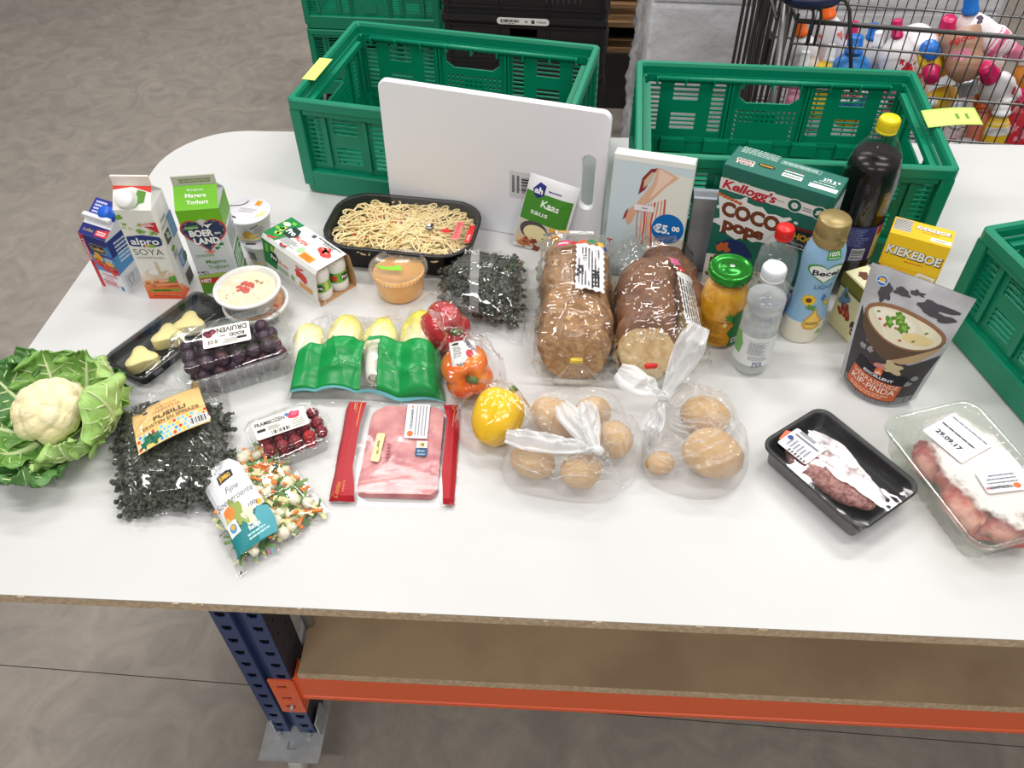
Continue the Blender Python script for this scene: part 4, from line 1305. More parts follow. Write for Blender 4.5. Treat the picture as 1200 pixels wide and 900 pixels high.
a.poly([(-0.034, bh - 0.140), (-0.042, bh - 0.124), (-0.032, bh - 0.102), (-0.020, bh - 0.094), (-0.012, bh - 0.106), (-0.022, bh - 0.112), (-0.026, bh - 0.128)], (224, 170, 140), 5)
a.poly([(-0.046, bh - 0.130), (-0.042, bh - 0.112), (-0.036, bh - 0.104), (-0.040, bh - 0.124)], (160, 52, 46), 6)
for k in range(9):
    x = -0.018 + k * 0.006
    a.line([(x, bh - 0.100 + 0.003 * k), (x + 0.003 * math.sin(k), bh - 0.128), (x + 0.004, bh - 0.165 - 0.006 * (k % 3))], 0.0018 + 0.0008 * (k % 3), [(222, 110, 82), (236, 160, 130), (206, 80, 60)][k % 3], 5)
a.rect(-0.026, bh - 0.106, 0.012, bh - 0.094, (238, 232, 236), 7); a.lines(-0.012, bh - 0.102, 0.0, bh - 0.098, 1, (120, 110, 130), 8, 3)
a.ell(0.043, 0.118, 0.031, 0.031, (0, 104, 180), 6, 40)
a.text('€5.', 0.032, 0.117, 0.0165, (244, 248, 250), 7, w=0.033, bold=0.04, rot=R(-2)); a.text('00', 0.0585, 0.1205, 0.0095, (244, 248, 250), 7, w=0.015, bold=0.05)
a.text('T', -0.066, 0.070, 0.018, (206, 56, 48), 4, w=0.012)
a.build('printed_cover', t)

# ---- plain silver box
bw, bh, bd = 0.050, 0.165, 0.040
t = thing('silver_box', 'narrow plain silver grey box upright between the book and the cereal box', 'box', at(0.245, 1.410), (R(-5), 0, R(-4)))
b = MB(mat('silver_card', (168, 170, 174), 0.35, metal=0.25, col2=(150, 152, 158), nscale=18)); b.rbox(0, 0, bh / 2, bw, bd, bh, 0.0012, 1); b.build('body', t)
b = MB(mat('silver_lid', (206, 206, 218), 0.4)); b.rbox(0, 0, bh + 0.0008, bw, bd, 0.0016, 0.0006, 1); b.build('lid', t)

# ---- cutting board leaning on the left crate
bw, bh, bd = 0.474, 0.308, 0.014
bang = R(-12.6)
t = thing('cutting_board', 'large white plastic cutting board leaning against the left green crate', 'board', at(-0.181, 1.504), (R(-2.6), 0, bang))
BOARD = mat('board_white', (242, 242, 246), 0.42, bump=0.05, bscale=500)
def slot_ring(w, h, r, y, cx=0, cz=0, n=8):
    return [(x + cx, y, z + cz) for x, z, _ in rr(w, h, r, 0, n)]
hx, hz, hw_, hh_ = bw / 2 - 0.036, 0.155, 0.026, 0.118
bm = bmesh.new()
def board_face(y):
    o = [bm.verts.new((x, y, z + bh / 2)) for x, z, _ in rr(bw, bh, 0.018, 0, 6)]
    i = [bm.verts.new((x + hx, y, z + hz)) for x, z, _ in rr(hw_, hh_, hw_ / 2, 0, 6)]
    return o, i
fo, fi = board_face(-bd / 2 + 0.002); bo, bi = board_face(bd / 2)
fo2 = [bm.verts.new((x, -bd / 2, z + bh / 2)) for x, z, _ in rr(bw - 0.004, bh - 0.004, 0.016, 0, 6)]
fi2 = [bm.verts.new((x + hx, -bd / 2, z + hz)) for x, z, _ in rr(hw_ + 0.006, hh_ + 0.006, hw_ / 2 + 0.003, 0, 6)]
fi3 = [bm.verts.new((x + hx, -bd / 2 + 0.003, z + hz)) for x, z, _ in rr(hw_, hh_, hw_ / 2, 0, 6)]
for f in fi: bm.verts.remove(f)
def loopf(A, B, flip=False):
    n = len(A)
    for k in range(n):
        q = [A[k], A[(k + 1) % n], B[(k + 1) % n], B[k]]
        bm.faces.new(q[::-1] if flip else q)
loopf(fo, fo2); loopf(bo, fo); loopf(fi2, fi3); loopf(fi3, bi)
def bridge(A, B):
    e = [bm.edges.get((A[k], A[(k + 1) % len(A)])) for k in range(len(A))] + [bm.edges.get((B[k], B[(k + 1) % len(B)])) for k in range(len(B))]
    bmesh.ops.triangle_fill(bm, use_beauty=True, edges=[x for x in e if x])
bridge(fo2, fi2); bridge(bo, bi)
bmesh.ops.recalc_face_normals(bm, faces=bm.faces)
b = MB(BOARD); b.bm(bm, smooth=False)
b.build('board', t)
a = Art(face_front(bd / 2))
x0, z0 = 0.064, 0.108
a.bars(x0, z0, x0 + 0.026, z0 + 0.034, col=(40, 40, 44), vert=True, n=14)
a.lines(x0 + 0.028, z0 - 0.002, x0 + 0.032, z0 + 0.038, 12, (70, 70, 74), 2, 4, fill=0.7); a.lines(x0 - 0.010, z0 - 0.002, x0 - 0.004, z0 + 0.038, 12, (70, 70, 74), 2, 5, fill=0.7); a.lines(x0 - 0.020, z0 - 0.002, x0 - 0.014, z0 + 0.038, 12, (70, 70, 74), 2, 6, fill=0.7)
a.build('barcode_print', t)
b = MB(film('clear_sticker', lo=0.04, hi=0.4, rough=0.2, milk=0.06)); b.box(x0 + 0.006, -bd / 2 - 0.0002, z0 + 0.016, 0.062, 0.0003, 0.062); b.build('clear_sticker', t)

# ---- sauce sachet leaning on the board
t = thing('sauce_sachet', 'green and white cheese sauce sachet leaning on the cutting board', 'sachet', at(-0.084, 1.436), (R(-16), R(10), R(-13)))
t.scale = (1.15, 1.0, 1.12)
sw, sh = 0.092, 0.142
cr = Creases(77, 14, 0.002, (0.05, 0.12))
def sach(u, v, s=1):
    x = (u - 0.5) * sw; z = v * sh
    e = max(0.0, (1 - abs(2 * u - 1) ** 4) * (1 - abs(2 * v - 1) ** 5))
    return (x, -s * (0.007 * e + 0.0006) - (cr(2 * u - 1, 2 * v - 1) * e if s > 0 else 0), z)
b = MB(mat('sachet_white', (238, 238, 240), 0.3, spec=0.6))
b.grid(22, 30, lambda u, v: sach(u, v, 1)); b.grid(12, 16, lambda u, v: sach(1 - u, v, -1))
b.build('pouch', t)
def smap(u, v, q):
    p = sach(u / sw + 0.5, v / sh, 1)
    return (p[0], p[1] - q, p[2])
a = Art(smap, step=0.004)
a.rect(-sw / 2 + 0.001, 0.056, sw / 2 - 0.004, 0.112, (70, 138, 46), 1)
a.text('Kaas', 0.004, 0.094, 0.013, (240, 246, 236), 3, w=0.034, bold=0.02, rot=R(-4)); a.text('saus', -0.012, 0.076, 0.010, (240, 246, 236), 3, w=0.032, bold=0.01, rot=R(-2))
a.poly([(-0.030, 0.108), (-0.034, 0.118), (-0.024, 0.132), (-0.012, 0.128), (-0.012, 0.110), (-0.022, 0.102)], (44, 44, 124), 4); a.text('ah', -0.023, 0.117, 0.011, (246, 246, 250), 5, w=0.015, bold=0.04)
a.lines(-0.006, 0.118, 0.026, 0.122, 1, (70, 70, 140), 3, 2)
a.rect(-sw / 2 + 0.001, 0.004, sw / 2 - 0.010, 0.056, (206, 196, 178), 1)
a.ell(-0.014, 0.040, 0.026, 0.018, (84, 74, 78), 2); a.ell(-0.010, 0.036, 0.022, 0.015, (226, 210, 160), 3); a.line([(0.006, 0.038), (0.036, 0.054)], 0.005, (150, 146, 150), 4)
a.poly([(0.012, 0.056), (0.036, 0.050), (0.034, 0.030), (0.018, 0.036)], (238, 170, 50), 3)
for k in range(14):
    rnd = random.Random(k + 3)
    a.poly(blob(rnd.uniform(-0.042, 0.0), rnd.uniform(0.006, 0.022), rnd.uniform(0.004, 0.008), k, amp=0.4), [(136, 60, 44), (196, 120, 70), (222, 190, 150)][k % 3], 3 + k % 2)
a.build('printed_front', t)

# ================================================================ POTS, TUBS, JARS AND BOTTLES
def dessert_pot(name, label, loc, rot, foil=True):
    t = thing(name, label, 'pot', loc, rot)
    b = MB(mat('pot_white', (232, 232, 232), 0.35))
    b.lathe([(0, 0), (0.034, 0), (0.036, 0.002), (0.0425, 0.046), (0.0455, 0.047), (0.0455, 0.050), (0.041, 0.050)], 36)
    b.build('cup', t)
    b = MB(mat('foil_lid', (222, 222, 226), 0.3, metal=0.1))
    b.lathe([(0.0465, 0.0495), (0.0468, 0.0505), (0.0455, 0.0515), (0, 0.0512)], 36)
    ld = b.build('foil_lid', t)
    a = Art(face_top(0.0514))
    a.rect(0.006, 0.020, 0.018, 0.036, (230, 160, 40), 1); a.lines(0.008, 0.022, 0.016, 0.034, 3, (180, 110, 30), 2, 2)
    a.lines(-0.018, -0.007, 0.020, 0.009, 2, (190, 186, 186), 1, 4, fill=0.6)
    a.poly([(0.022, -0.020), (0.036, -0.012), (0.042, 0.002), (0.032, 0.004), (0.024, -0.008)], (222, 210, 150), 1)
    a.line([(-0.044, 0.008), (-0.034, 0.010), (-0.022, 0.014), (-0.014, 0.022), (-0.012, 0.032)], 0.003, (96, 78, 76), 1)
    a.poly([(-0.034, -0.024), (-0.014, -0.030), (-0.012, -0.026), (-0.032, -0.020)], (70, 56, 40), 1)
    a.build('printed_lid', ld)
    a = Art(face_cyl(lambda v: 0.036 + 0.0065 * v / 0.046, 0.0), step=0.004)
    a.bars(-0.034, 0.014, -0.018, 0.036, col=(60, 60, 64), n=12, vert=True)
    a.poly([(0.0, 0.010), (0.010, 0.012), (0.016, 0.026), (0.008, 0.030), (-0.002, 0.020)], (206, 150, 40), 1); a.poly([(0.008, 0.008), (0.030, 0.012), (0.028, 0.020), (0.012, 0.020)], (226, 196, 90), 1)
    a.rect(-0.036, 0.003, 0.040, 0.008, (232, 214, 150), 1); a.line([(0.016, 0.034), (0.030, 0.040)], 0.003, (110, 94, 90), 1); a.lines(0.022, 0.010, 0.042, 0.034, 5, (170, 170, 172), 1, 5)
    a.build('printed_label', t)
    return t
p1 = dessert_pot('dessert_pot', 'lower white dessert pot of the stacked pair beside the grey yoghurt carton', at(-0.650, 1.382), R(20))
p2 = dup(p1, at(-0.667, 1.387, 0.0565), R(-8), 'upper white dessert pot with patterned foil lid, on another beside the yoghurt carton')
for o in (p1, p2): o['group'] = 'stacked dessert pots'

TUBW = mat('tub_white', (240, 240, 238), 0.3)
TUBLID = film('tub_lid', tint=(248, 248, 246), lo=0.02, hi=0.35, rough=0.12, milk=0.03)
def salad_tub(label, loc, rot, fill_mat, bits, seed, open_lid):
    t = thing('salad_tub', label, 'tub', loc, rot, 'stacked salad tubs')
    t.scale = (1.05, 1.05, 0.84)
    b = MB(TUBW)
    b.lathe([(0, 0), (0.044, 0), (0.046, 0.002), (0.053, 0.034), (0.0585, 0.036), (0.060, 0.039), (0.060, 0.044), (0.0575, 0.0455), (0.0545, 0.0445), (0.0535, 0.040), (0.051, 0.036), (0.045, 0.005), (0, 0.004)], 44)
    b.build('tub', t)
    b = MB(fill_mat)
    rnd = random.Random(seed)
    def ff(p): return (p[0], p[1], p[2] + 0.003 * nz(p, 60, seed))
    b.sph((0, 0, 0.0335), (0.0505, 0.0505, 0.0065), 40, 16, f=ff)
    f = b.build('filling', t)
    for c, cnt, cx, cy, rad, sz in bits:
        b = MB(c)
        for k in range(cnt):
            q = rnd.uniform(0, 6.28); r_ = rad * math.sqrt(rnd.random())
            x, y = cx + r_ * math.cos(q), cy + r_ * math.sin(q)
            b.rbox(0, 0, 0, sz * rnd.uniform(0.7, 1.3), sz * rnd.uniform(0.7, 1.2), sz * 0.7, sz * 0.2, 1, Tm(x, y, 0.0395 - 3.0 * (x * x + y * y)) @ Rm(rnd.uniform(0, 3), 'Z') @ Rm(rnd.uniform(-.4, .4), 'X'))
        o = b.build('garnish', f); o['kind'] = 'stuff'
    b = MB(TUBLID)
    b.lathe([(0.0565, 0.0455), (0.0565, 0.0465), (0.052, 0.0468), (0.0505, 0.0440), (0, 0.0440)], 40)
    b.build('clear_lid', t)
    a = Art(face_cyl(lambda v: 0.0462 + 0.0068 * v / 0.034, 0.0), step=0.004)
    a.rect(-0.030, 0.006, 0.040, 0.028, (214, 214, 216), 1); a.lines(-0.028, 0.008, 0.038, 0.026, 7, (70, 70, 76), 2, seed, jag=0.1)
    a.build('printed_label', t)
    return t
RED_BIT = mat('red_pepper_bits', (214, 74, 60), 0.4); DKBIT = mat('dark_olive_bits', (66, 60, 46), 0.5); BRBIT = mat('crumbs', (176, 112, 80), 0.6)
salad_tub('lower salad tub with orange-red filling, under the hummus tub', at(-0.611, 1.196), 0.4, mat('red_salad', (200, 120, 80), 0.5, col2=(224, 170, 120), nscale=90), [(RED_BIT, 16, 0, 0, 0.045, 0.008)], 4, True)
salad_tub('upper tub of cream hummus with red pepper bits, stacked on another tub', at(-0.617, 1.192, 0.0390), -0.2, mat('hummus', (244, 228, 192), 0.5, col2=(250, 238, 208), nscale=60, bump=0.3), [(RED_BIT, 26, -0.002, 0.002, 0.016, 0.007), (DKBIT, 7, 0.022, -0.016, 0.008, 0.006), (BRBIT, 14, 0.016, 0.028, 0.012, 0.005), (RED_BIT, 8, -0.018, -0.028, 0.008, 0.006)], 7, True)

# ---- sauce cup
t = thing('sauce_cup', 'round clear cup of orange sauce with a frosted lid and green sticker', 'cup', at(-0.347, 1.291), 0.0)
b = MB(mat('orange_sauce', (255, 192, 100), 0.35, col2=(250, 178, 84), nscale=40, sss=0.1))
b.lathe([(0, 0.0015), (0.0445, 0.0015), (0.0460, 0.004), (0.0515, 0.047), (0.0505, 0.0485), (0, 0.0485)], 40)
b.build('sauce', t)
b = MB(CLEAR)
b.lathe([(0, 0.0003), (0.0455, 0.0003), (0.0472, 0.004), (0.0535, 0.056)], 40)
b.build('cup', t)
b = MB(film('frosted_lid', tint=(240, 236, 226), lo=0.05, hi=0.5, rough=0.2, milk=0.10, milkcol=(240, 232, 214)))
b.lathe([(0.0560, 0.050), (0.0575, 0.052), (0.0575, 0.060), (0.0550, 0.062), (0.0520, 0.0615), (0.0500, 0.058), (0, 0.058)], 44)
for k in range(44):
    q = 2 * PI * k / 44
    b.box(0.0578 * math.cos(q), 0.0578 * math.sin(q), 0.056, 0.0012, 0.0012, 0.009)
ld = b.build('lid', t)
a = Art(face_top(0.0584))
a.poly([(-0.048, 0.004), (-0.030, -0.010), (-0.004, -0.012), (0.010, -0.010), (0.002, 0.008), (-0.006, 0.002), (-0.024, -0.002)], (136, 206, 60), 1)
a.build('green_sticker', ld, label='green sticker')

# ---- jar of yellow relish
t = thing('relish_jar', 'glass jar of yellow relish with a shiny green metal lid', 'jar', at(0.274, 1.208), 0.0)
t.scale = (1.02, 1.02, 1.07)
b = MB(mat('relish', (244, 178, 30), 0.4, col2=(226, 152, 24), nscale=70))
b.lathe([(0, 0.003), (0.038, 0.003), (0.041, 0.008), (0.041, 0.085), (0.037, 0.110), (0.033, 0.122), (0, 0.123)], 40)
b.build('relish', t)
b = MB(CLEAR_RIGID)
b.lathe([(0, 0.0), (0.038, 0.0), (0.0425, 0.005), (0.0428, 0.085), (0.0385, 0.112), (0.0345, 0.128), (0.0345, 0.140)], 44)
b.build('glass', t)
b = MB(mat('green_metal', (40, 140, 44), 0.22, metal=0.6))
b.lathe([(0.0365, 0.136), (0.0382, 0.138), (0.0382, 0.149), (0.0365, 0.152), (0.033, 0.1525), (0.031, 0.1505), (0.018, 0.1505), (0.0165, 0.1515), (0.0, 0.1515)], 44)
for k in range(6):
    q = 2 * PI * k / 6
    b.box(0.0376 * math.cos(q), 0.0376 * math.sin(q), 0.139, 0.004, 0.004, 0.003)
ld = b.build('lid', t)
b = MB(mat('lid_dot', (222, 226, 220), 0.3, metal=0.5)); b.rbox(0.002, 0.002, 0.1519, 0.008, 0.006, 0.0008, 0.0003, 1); b.build('safety_button', ld)
a = Art(face_cyl(0.0430, 0.0, -PI / 2 - 0.1), step=0.005)
a.rect(-0.060, 0.010, 0.070, 0.060, (206, 142, 22), 1)
a.poly([(0.018, 0.008), (0.070, 0.008), (0.070, 0.086), (0.026, 0.084), (0.016, 0.070), (0.022, 0.056), (0.012, 0.040), (0.020, 0.026)], (24, 110, 52), 2)
a.poly(blob(0.012, 0.074, 0.007, 5, amp=0.5), (60, 140, 60), 3); a.poly(blob(0.006, 0.058, 0.004, 6, amp=0.5), (240, 220, 160), 3)
a.lines(-0.044, 0.014, 0.008, 0.030, 4, (120, 80, 14), 2, 5); a.lines(-0.044, 0.036, 0.006, 0.058, 6, (140, 96, 20), 2, 6); a.rect(0.024, 0.014, 0.040, 0.026, (230, 236, 226), 3); a.bars(0.025, 0.015, 0.039, 0.025, layer=4, n=10)
a.build('printed_label', t)

# ---- water bottles
WATER = film('water_body', tint=(252, 253, 253), lo=0.02, hi=0.2, rough=0.1, milk=0.30, milkcol=(226, 230, 230))
PET = film('pet_plastic', tint=(255, 255, 255), lo=0.03, hi=0.4, rough=0.05)
def water_bottle(label, loc, rot, capm, milky, lab):
    t = thing('water_bottle', label, 'bottle', loc, rot)
    kx = 1.0
    prof = [(0.0, 0.004), (0.018, 0.001), (0.027, 0.0), (0.0325, 0.008), (0.0335, 0.030), (0.0325, 0.036), (0.0335, 0.042), (0.0335, 0.105), (0.0320, 0.110), (0.0335, 0.116), (0.0335, 0.130), (0.0290, 0.140), (0.0290, 0.144), (0.0332, 0.152), (0.0335, 0.166), (0.0310, 0.182), (0.0240, 0.196), (0.0180, 0.204), (0.0170, 0.210), (0.0170, 0.222)]
    if not milky:
        prof = [(0.0, 0.004), (0.020, 0.001), (0.030, 0.0), (0.0350, 0.008), (0.0365, 0.03), (0.0365, 0.10), (0.0340, 0.112), (0.0365, 0.124), (0.0372, 0.150), (0.0350, 0.172), (0.0290, 0.192), (0.0200, 0.206), (0.0135, 0.212), (0.0130, 0.222)]
    ck = 1.27 if milky else 1.0
    b = MB(PET)
    b.lathe(prof, 36, wob=lambda q, z: 1 - 0.06 * max(0, 1 - z / 0.03) * (0.5 + 0.5 * math.cos(5 * q)))
    b.build('bottle', t)
    b = MB(WATER if milky else film('water_clear', tint=(250, 252, 252), lo=0.02, hi=0.2, rough=0.05, milk=0.06))
    b.lathe([(r_ * 0.95, z + 0.0008) for r_, z in prof if z < 0.175] + [(0.0, 0.176)], 32)
    b.build('water', t)
    b = MB(capm)
    b.lathe([(r_ * ck, z) for r_, z in [(0.0150, 0.207), (0.0158, 0.208), (0.0158, 0.211), (0.0150, 0.2115), (0.0150, 0.212), (0.0156, 0.2125), (0.0152, 0.228), (0.0138, 0.2305), (0, 0.2305)]], 32)
    for k in range(36):
        q = 2 * PI * k / 36
        b.box(0.0156 * ck * math.cos(q), 0.0156 * ck * math.sin(q), 0.220, 0.0008, 0.0009, 0.013)
    b.build('cap', t)
    a = Art(face_cyl(0.0338 if milky else 0.0368, 0.0, -PI / 2 + 0.1), step=0.004)
    if lab:
        a.rect(-0.055, 0.030, 0.055, 0.098, (226, 229, 228), 1)
        a.rect(-0.022, 0.056, 0.012, 0.088, (150, 156, 156), 2); a.rect(-0.0215, 0.0565, 0.0115, 0.0875, (226, 229, 228), 3); a.lines(-0.020, 0.058, 0.010, 0.086, 9, (140, 146, 148), 4, 5); a.lines(-0.018, 0.044, 0.022, 0.054, 3, (160, 166, 166), 2, 6)
        a.rect(-0.007, 0.034, 0.008, 0.041, (50, 58, 120), 2); a.text('330', 0.0005, 0.0375, 0.005, (236, 238, 246), 3, w=0.012, bold=0.03); a.text('e 0,5l', 0.001, 0.0315, 0.0045, (60, 60, 66), 3, w=0.018, bold=0.02)
        a.poly([(-0.055, 0.05), (-0.036, 0.05), (-0.032, 0.075), (-0.040, 0.098), (-0.055, 0.098)], (120, 176, 100), 2)
    else:
        a.rect(-0.055, 0.040, 0.055, 0.098, (60, 90, 150), 1); a.rect(-0.02, 0.05, 0.03, 0.08, (226, 230, 236), 2); a.lines(-0.018, 0.052, 0.028, 0.078, 5, (90, 96, 110), 3, 8)
    a.build('printed_label', t)
    return t
water_bottle('small clear water bottle with a white cap, in front of the red-capped one', at(0.326, 1.128), 0.0, mat('cap_milk', (232, 236, 238), 0.35, sss=0.2), True, True)
water_bottle('clear bottle with a bright red cap between the jar and the margarine bottle', at(0.358, 1.238), 0.0, mat('cap_red', (226, 32, 30), 0.35), False, False)

# ---- liquid margarine bottle
t = thing('margarine_bottle', 'light blue and cream liquid margarine bottle with a gold cap', 'bottle', at(0.430, 1.222), R(4))
t.scale = (1.12, 1.12, 1.06)
prof = [(0.0295, 0.0), (0.0315, 0.004), (0.0320, 0.05), (0.0290, 0.085), (0.0275, 0.110), (0.0295, 0.150), (0.0310, 0.172), (0.0295, 0.190), (0.0250, 0.206), (0.0215, 0.212)]
def marg_r(v):
    v = max(0.0, min(0.212, v))
    for (r0, z0), (r1, z1) in zip(prof[:-1], prof[1:]):
        if z0 <= v <= z1: return r0 + (r1 - r0) * (v - z0) / (z1 - z0)
    return prof[-1][0]
b = MB(mat('marg_blue', (146, 186, 216), 0.35), mat('marg_cream', (240, 234, 214), 0.35))
b.use(_mats['marg_cream']); b.lathe([(0, 0)] + [p for p in prof if p[1] <= 0.05], 36, Matrix.Diagonal((1.05, 0.86, 1, 1)))
b.use(_mats['marg_blue']); b.lathe([p for p in prof if p[1] >= 0.05], 36, Matrix.Diagonal((1.05, 0.86, 1, 1)))
b.build('bottle', t)
b = MB(mat('gold_cap', (158, 138, 88), 0.35, metal=0.35))
b.lathe([(0.0245, 0.204), (0.0250, 0.206), (0.0250, 0.222), (0.0246, 0.2225), (0.0250, 0.223), (0.0245, 0.247), (0.0225, 0.2495), (0, 0.2495)], 36)
b.box(0.012, -0.0246, 0.2235, 0.010, 0.002, 0.003)
b.build('cap', t)
def mp(u, v, q):
    r_ = marg_r(v); a_ = -PI / 2 + u / 0.030
    return ((r_ * 1.05 + q) * math.cos(a_), (r_ * 0.86 + q) * math.sin(a_), v)
a = Art(mp, step=0.003)
a.rect(-0.004, 0.186, 0.018, 0.206, (60, 150, 62), 2); a.text('100%', 0.007, 0.197, 0.0075, (240, 246, 236), 3, w=0.017, bold=0.02); a.lines(-0.002, 0.188, 0.016, 0.191, 1, (220, 240, 220), 3, 3)
hx_ = [(x, 0.160 + (y - 0.160) * 0.78) for x, y in heart(0.031, 0.002, 0.158)]
a.poly(hx_, (72, 150, 60), 2); a.poly([(0.002 + (x - 0.002) * 0.88, 0.158 + (y - 0.158) * 0.85) for x, y in hx_], (246, 246, 238), 3)
a.text('Becel', 0.002, 0.1585, 0.0105, (24, 30, 60), 4, w=0.040, bold=0.03)
a.text('LIGHT', 0.006, 0.128, 0.0095, (60, 92, 140), 3, w=0.030)
for k in range(12):
    q = 2 * PI * k / 12
    a.ell(-0.011 + 0.0075 * math.cos(q), 0.098 + 0.0075 * math.sin(q), 0.005, 0.0022, (240, 196, 40), 3, 8, q)
a.ell(-0.011, 0.098, 0.005, 0.005, (110, 60, 24), 4)
a.poly(blob(-0.004, 0.083, 0.008, 4, amp=0.6, sq=0.6), (90, 140, 60), 3); a.poly(blob(0.020, 0.092, 0.006, 5, amp=0.5), (206, 180, 60), 3); a.poly(blob(0.012, 0.104, 0.004, 6, amp=0.6, sq=1.5), (80, 110, 170), 3)
dr = [(0.004, 0.084), (0.008, 0.070), (0.017, 0.056), (0.016, 0.042), (0.006, 0.034), (-0.006, 0.036), (-0.011, 0.046), (-0.008, 0.058), (0.0, 0.072)]
a.poly(dr, (222, 166, 60), 4); a.poly([(0.003 + (x - 0.003) * 0.75, 0.055 + (y - 0.055) * 0.75) for x, y in dr], (240, 200, 96), 5); a.lines(-0.006, 0.046, 0.012, 0.053, 2, (120, 84, 20), 6, 4, jag=0.05)
a.poly(blob(0.020, 0.026, 0.005, 9, amp=0.2), (150, 190, 110), 3)
a.build('printed_label', t)

# ---- cola bottle
t = thing('cola_bottle', 'tall dark cola bottle with a yellow cap and dark blue label', 'bottle', at(0.524, 1.382), 0.0)
t.scale = (1.13, 1.13, 1.035)
prof = [(0, 0.006), (0.022, 0.001), (0.034, 0.0), (0.0425, 0.010), (0.0440, 0.030), (0.0440, 0.070), (0.0425, 0.078), (0.0425, 0.165), (0.0440, 0.175), (0.0445, 0.235), (0.0420, 0.262), (0.0350, 0.288), (0.0240, 0.308), (0.0150, 0.322), (0.0135, 0.330), (0.0135, 0.338)]
b = MB(PET); b.lathe(prof, 40, wob=lambda q, z: 1 - 0.06 * max(0, 1 - z / 0.03) * (0.5 + 0.5 * math.cos(5 * q))); b.build('bottle', t)
b = MB(mat('cola', (20, 12, 9), 0.25, spec=0.3)); b.lathe([(r_ * 0.94, z + 0.0016) for r_, z in prof if z < 0.28] + [(0.0340, 0.282), (0.0, 0.282)], 40); b.build('cola', t)
b = MB(mat('cap_yellow', (238, 214, 24), 0.35))
b.lathe([(0.0150, 0.324), (0.0160, 0.325), (0.0160, 0.328), (0.0152, 0.3285), (0.0158, 0.3295), (0.0155, 0.347), (0.0140, 0.3495), (0, 0.3495)], 36)
for k in range(40):
    q = 2 * PI * k / 40
    b.box(0.0158 * math.cos(q), 0.0158 * math.sin(q), 0.338, 0.0008, 0.0009, 0.014)
b.build('cap', t)
b = MB(mat('cola_label', (44, 46, 104), 0.35)); b.lathe([(0.0430, 0.084), (0.0432, 0.0845), (0.0432, 0.1595), (0.0430, 0.160)], 40); lb = b.build('label', t)
a = Art(face_cyl(0.0433, 0.0, -PI / 2 - 0.15), step=0.005)
a.lines(-0.034, 0.118, 0.022, 0.157, 11, (120, 124, 176), 1, 12); a.rect(0.0, 0.088, 0.022, 0.114, (232, 232, 236), 1); a.bars(0.001, 0.089, 0.021, 0.113, layer=2, n=16, vert=True)
a.rect(0.034, 0.086, 0.062, 0.158, (206, 194, 120), 1); a.rect(-0.066, 0.086, -0.046, 0.158, (176, 44, 50), 1); a.rect(0.036, 0.14, 0.05, 0.158, (180, 50, 50), 2)
a.build('printed_label', lb)

# ---- soup pouch
t = thing('soup_pouch', 'upright grey soup pouch with a photo of a bowl of creamy soup', 'pouch', at(0.543, 1.082), R(-27))
t.scale = (1.09, 1.0, 1.07)
pw, ph = 0.150, 0.222
def pouch(u, v, s):
    # u, v in 0..1 ; s=-1 front, +1 back
    wv = pw * (0.80 + 0.20 * v)
    x = (u - 0.5) * wv
    k = 2 * u - 1
    belly = 0.036 * (1 - v) ** 0.75 * (1 - abs(k) ** 2.2) + 0.006 * math.sin(PI * min(1, v * 1.1)) * (1 - k * k)
    sag = 0.010 * (1 - v) * k * k
    lean = 0.020 * v
    z = v * ph - 0.010 * (1 - v) ** 2 * 0 + 0.012 * (1 - v) ** 3 * abs(k) ** 2
    return (x, s * (belly + 0.0006) + lean + (0.004 * v * math.sin(3.2 * u + 1)), z)
POUCH = mat('pouch_grey', (176, 176, 178), 0.36, spec=0.5, col2=(204, 204, 206), nscale=14)
cr = Creases(5, 16, 0.0016, (0.04, 0.1))
b = MB(POUCH)
def pf(u, v):
    p = pouch(u, v, -1); e = (1 - abs(2 * u - 1) ** 6) * min(1, v * 6)
    return (p[0], p[1] - cr(2 * u - 1, 2 * v - 1) * e * (0.3 + 0.7 * v), p[2])
b.grid(36, 44, pf); b.grid(20, 26, lambda u, v: pouch(1 - u, v, 1))
rb = [pouch(i / 36, 0, -1) for i in range(37)] + [pouch(1 - i / 20, 0, 1) for i in range(1, 20)]
b.add([(x, y, z) for x, y, z in rb], [tuple(range(len(rb)))])
b.build('pouch', t)
def pm(u, v, q):
    wv = pw * (0.80 + 0.20 * v / ph)
    p = pf(max(0, min(1, 0.5 + u / wv)), v / ph); return (p[0], p[1] - q, p[2])
a = Art(pm, step=0.004, dl=0.00022)
W2 = 0.066
rnd = random.Random(3)
a.poly([(-0.052, 0.004), (0.054, 0.004), (0.058, 0.062), (0.066, 0.110), (0.030, 0.088), (-0.040, 0.100), (-0.066, 0.150), (-0.060, 0.080)], (66, 62, 64), 1)
a.poly([(-0.050, 0.002), (0.052, 0.002), (0.054, 0.020), (-0.052, 0.020)], (128, 128, 130), 2)
for k in range(6): a.line([(-0.045 + 0.018 * k, 0.004), (-0.047 + 0.018 * k, 0.030)], 0.001, (80, 80, 84), 3)
for x, y, w, h_ in ((-0.042, 0.186, 0.010, 0.014), (0.030, 0.190, 0.022, 0.010), (0.046, 0.178, 0.016, 0.007), (-0.020, 0.196, 0.012, 0.006), (0.000, 0.202, 0.010, 0.004)):
    a.poly(blob(x, y, w, int(x * 999) + 60, amp=0.5, sq=h_ / w), (78, 76, 82), 2)
a.ell(0.002, 0.144, 0.062, 0.030, (196, 172, 140), 3, 40, R(-6)); 
bowl = [(-0.060, 0.148), (-0.056, 0.122), (-0.038, 0.100), (-0.010, 0.088), (0.020, 0.088), (0.044, 0.100), (0.058, 0.118), (0.064, 0.138)]
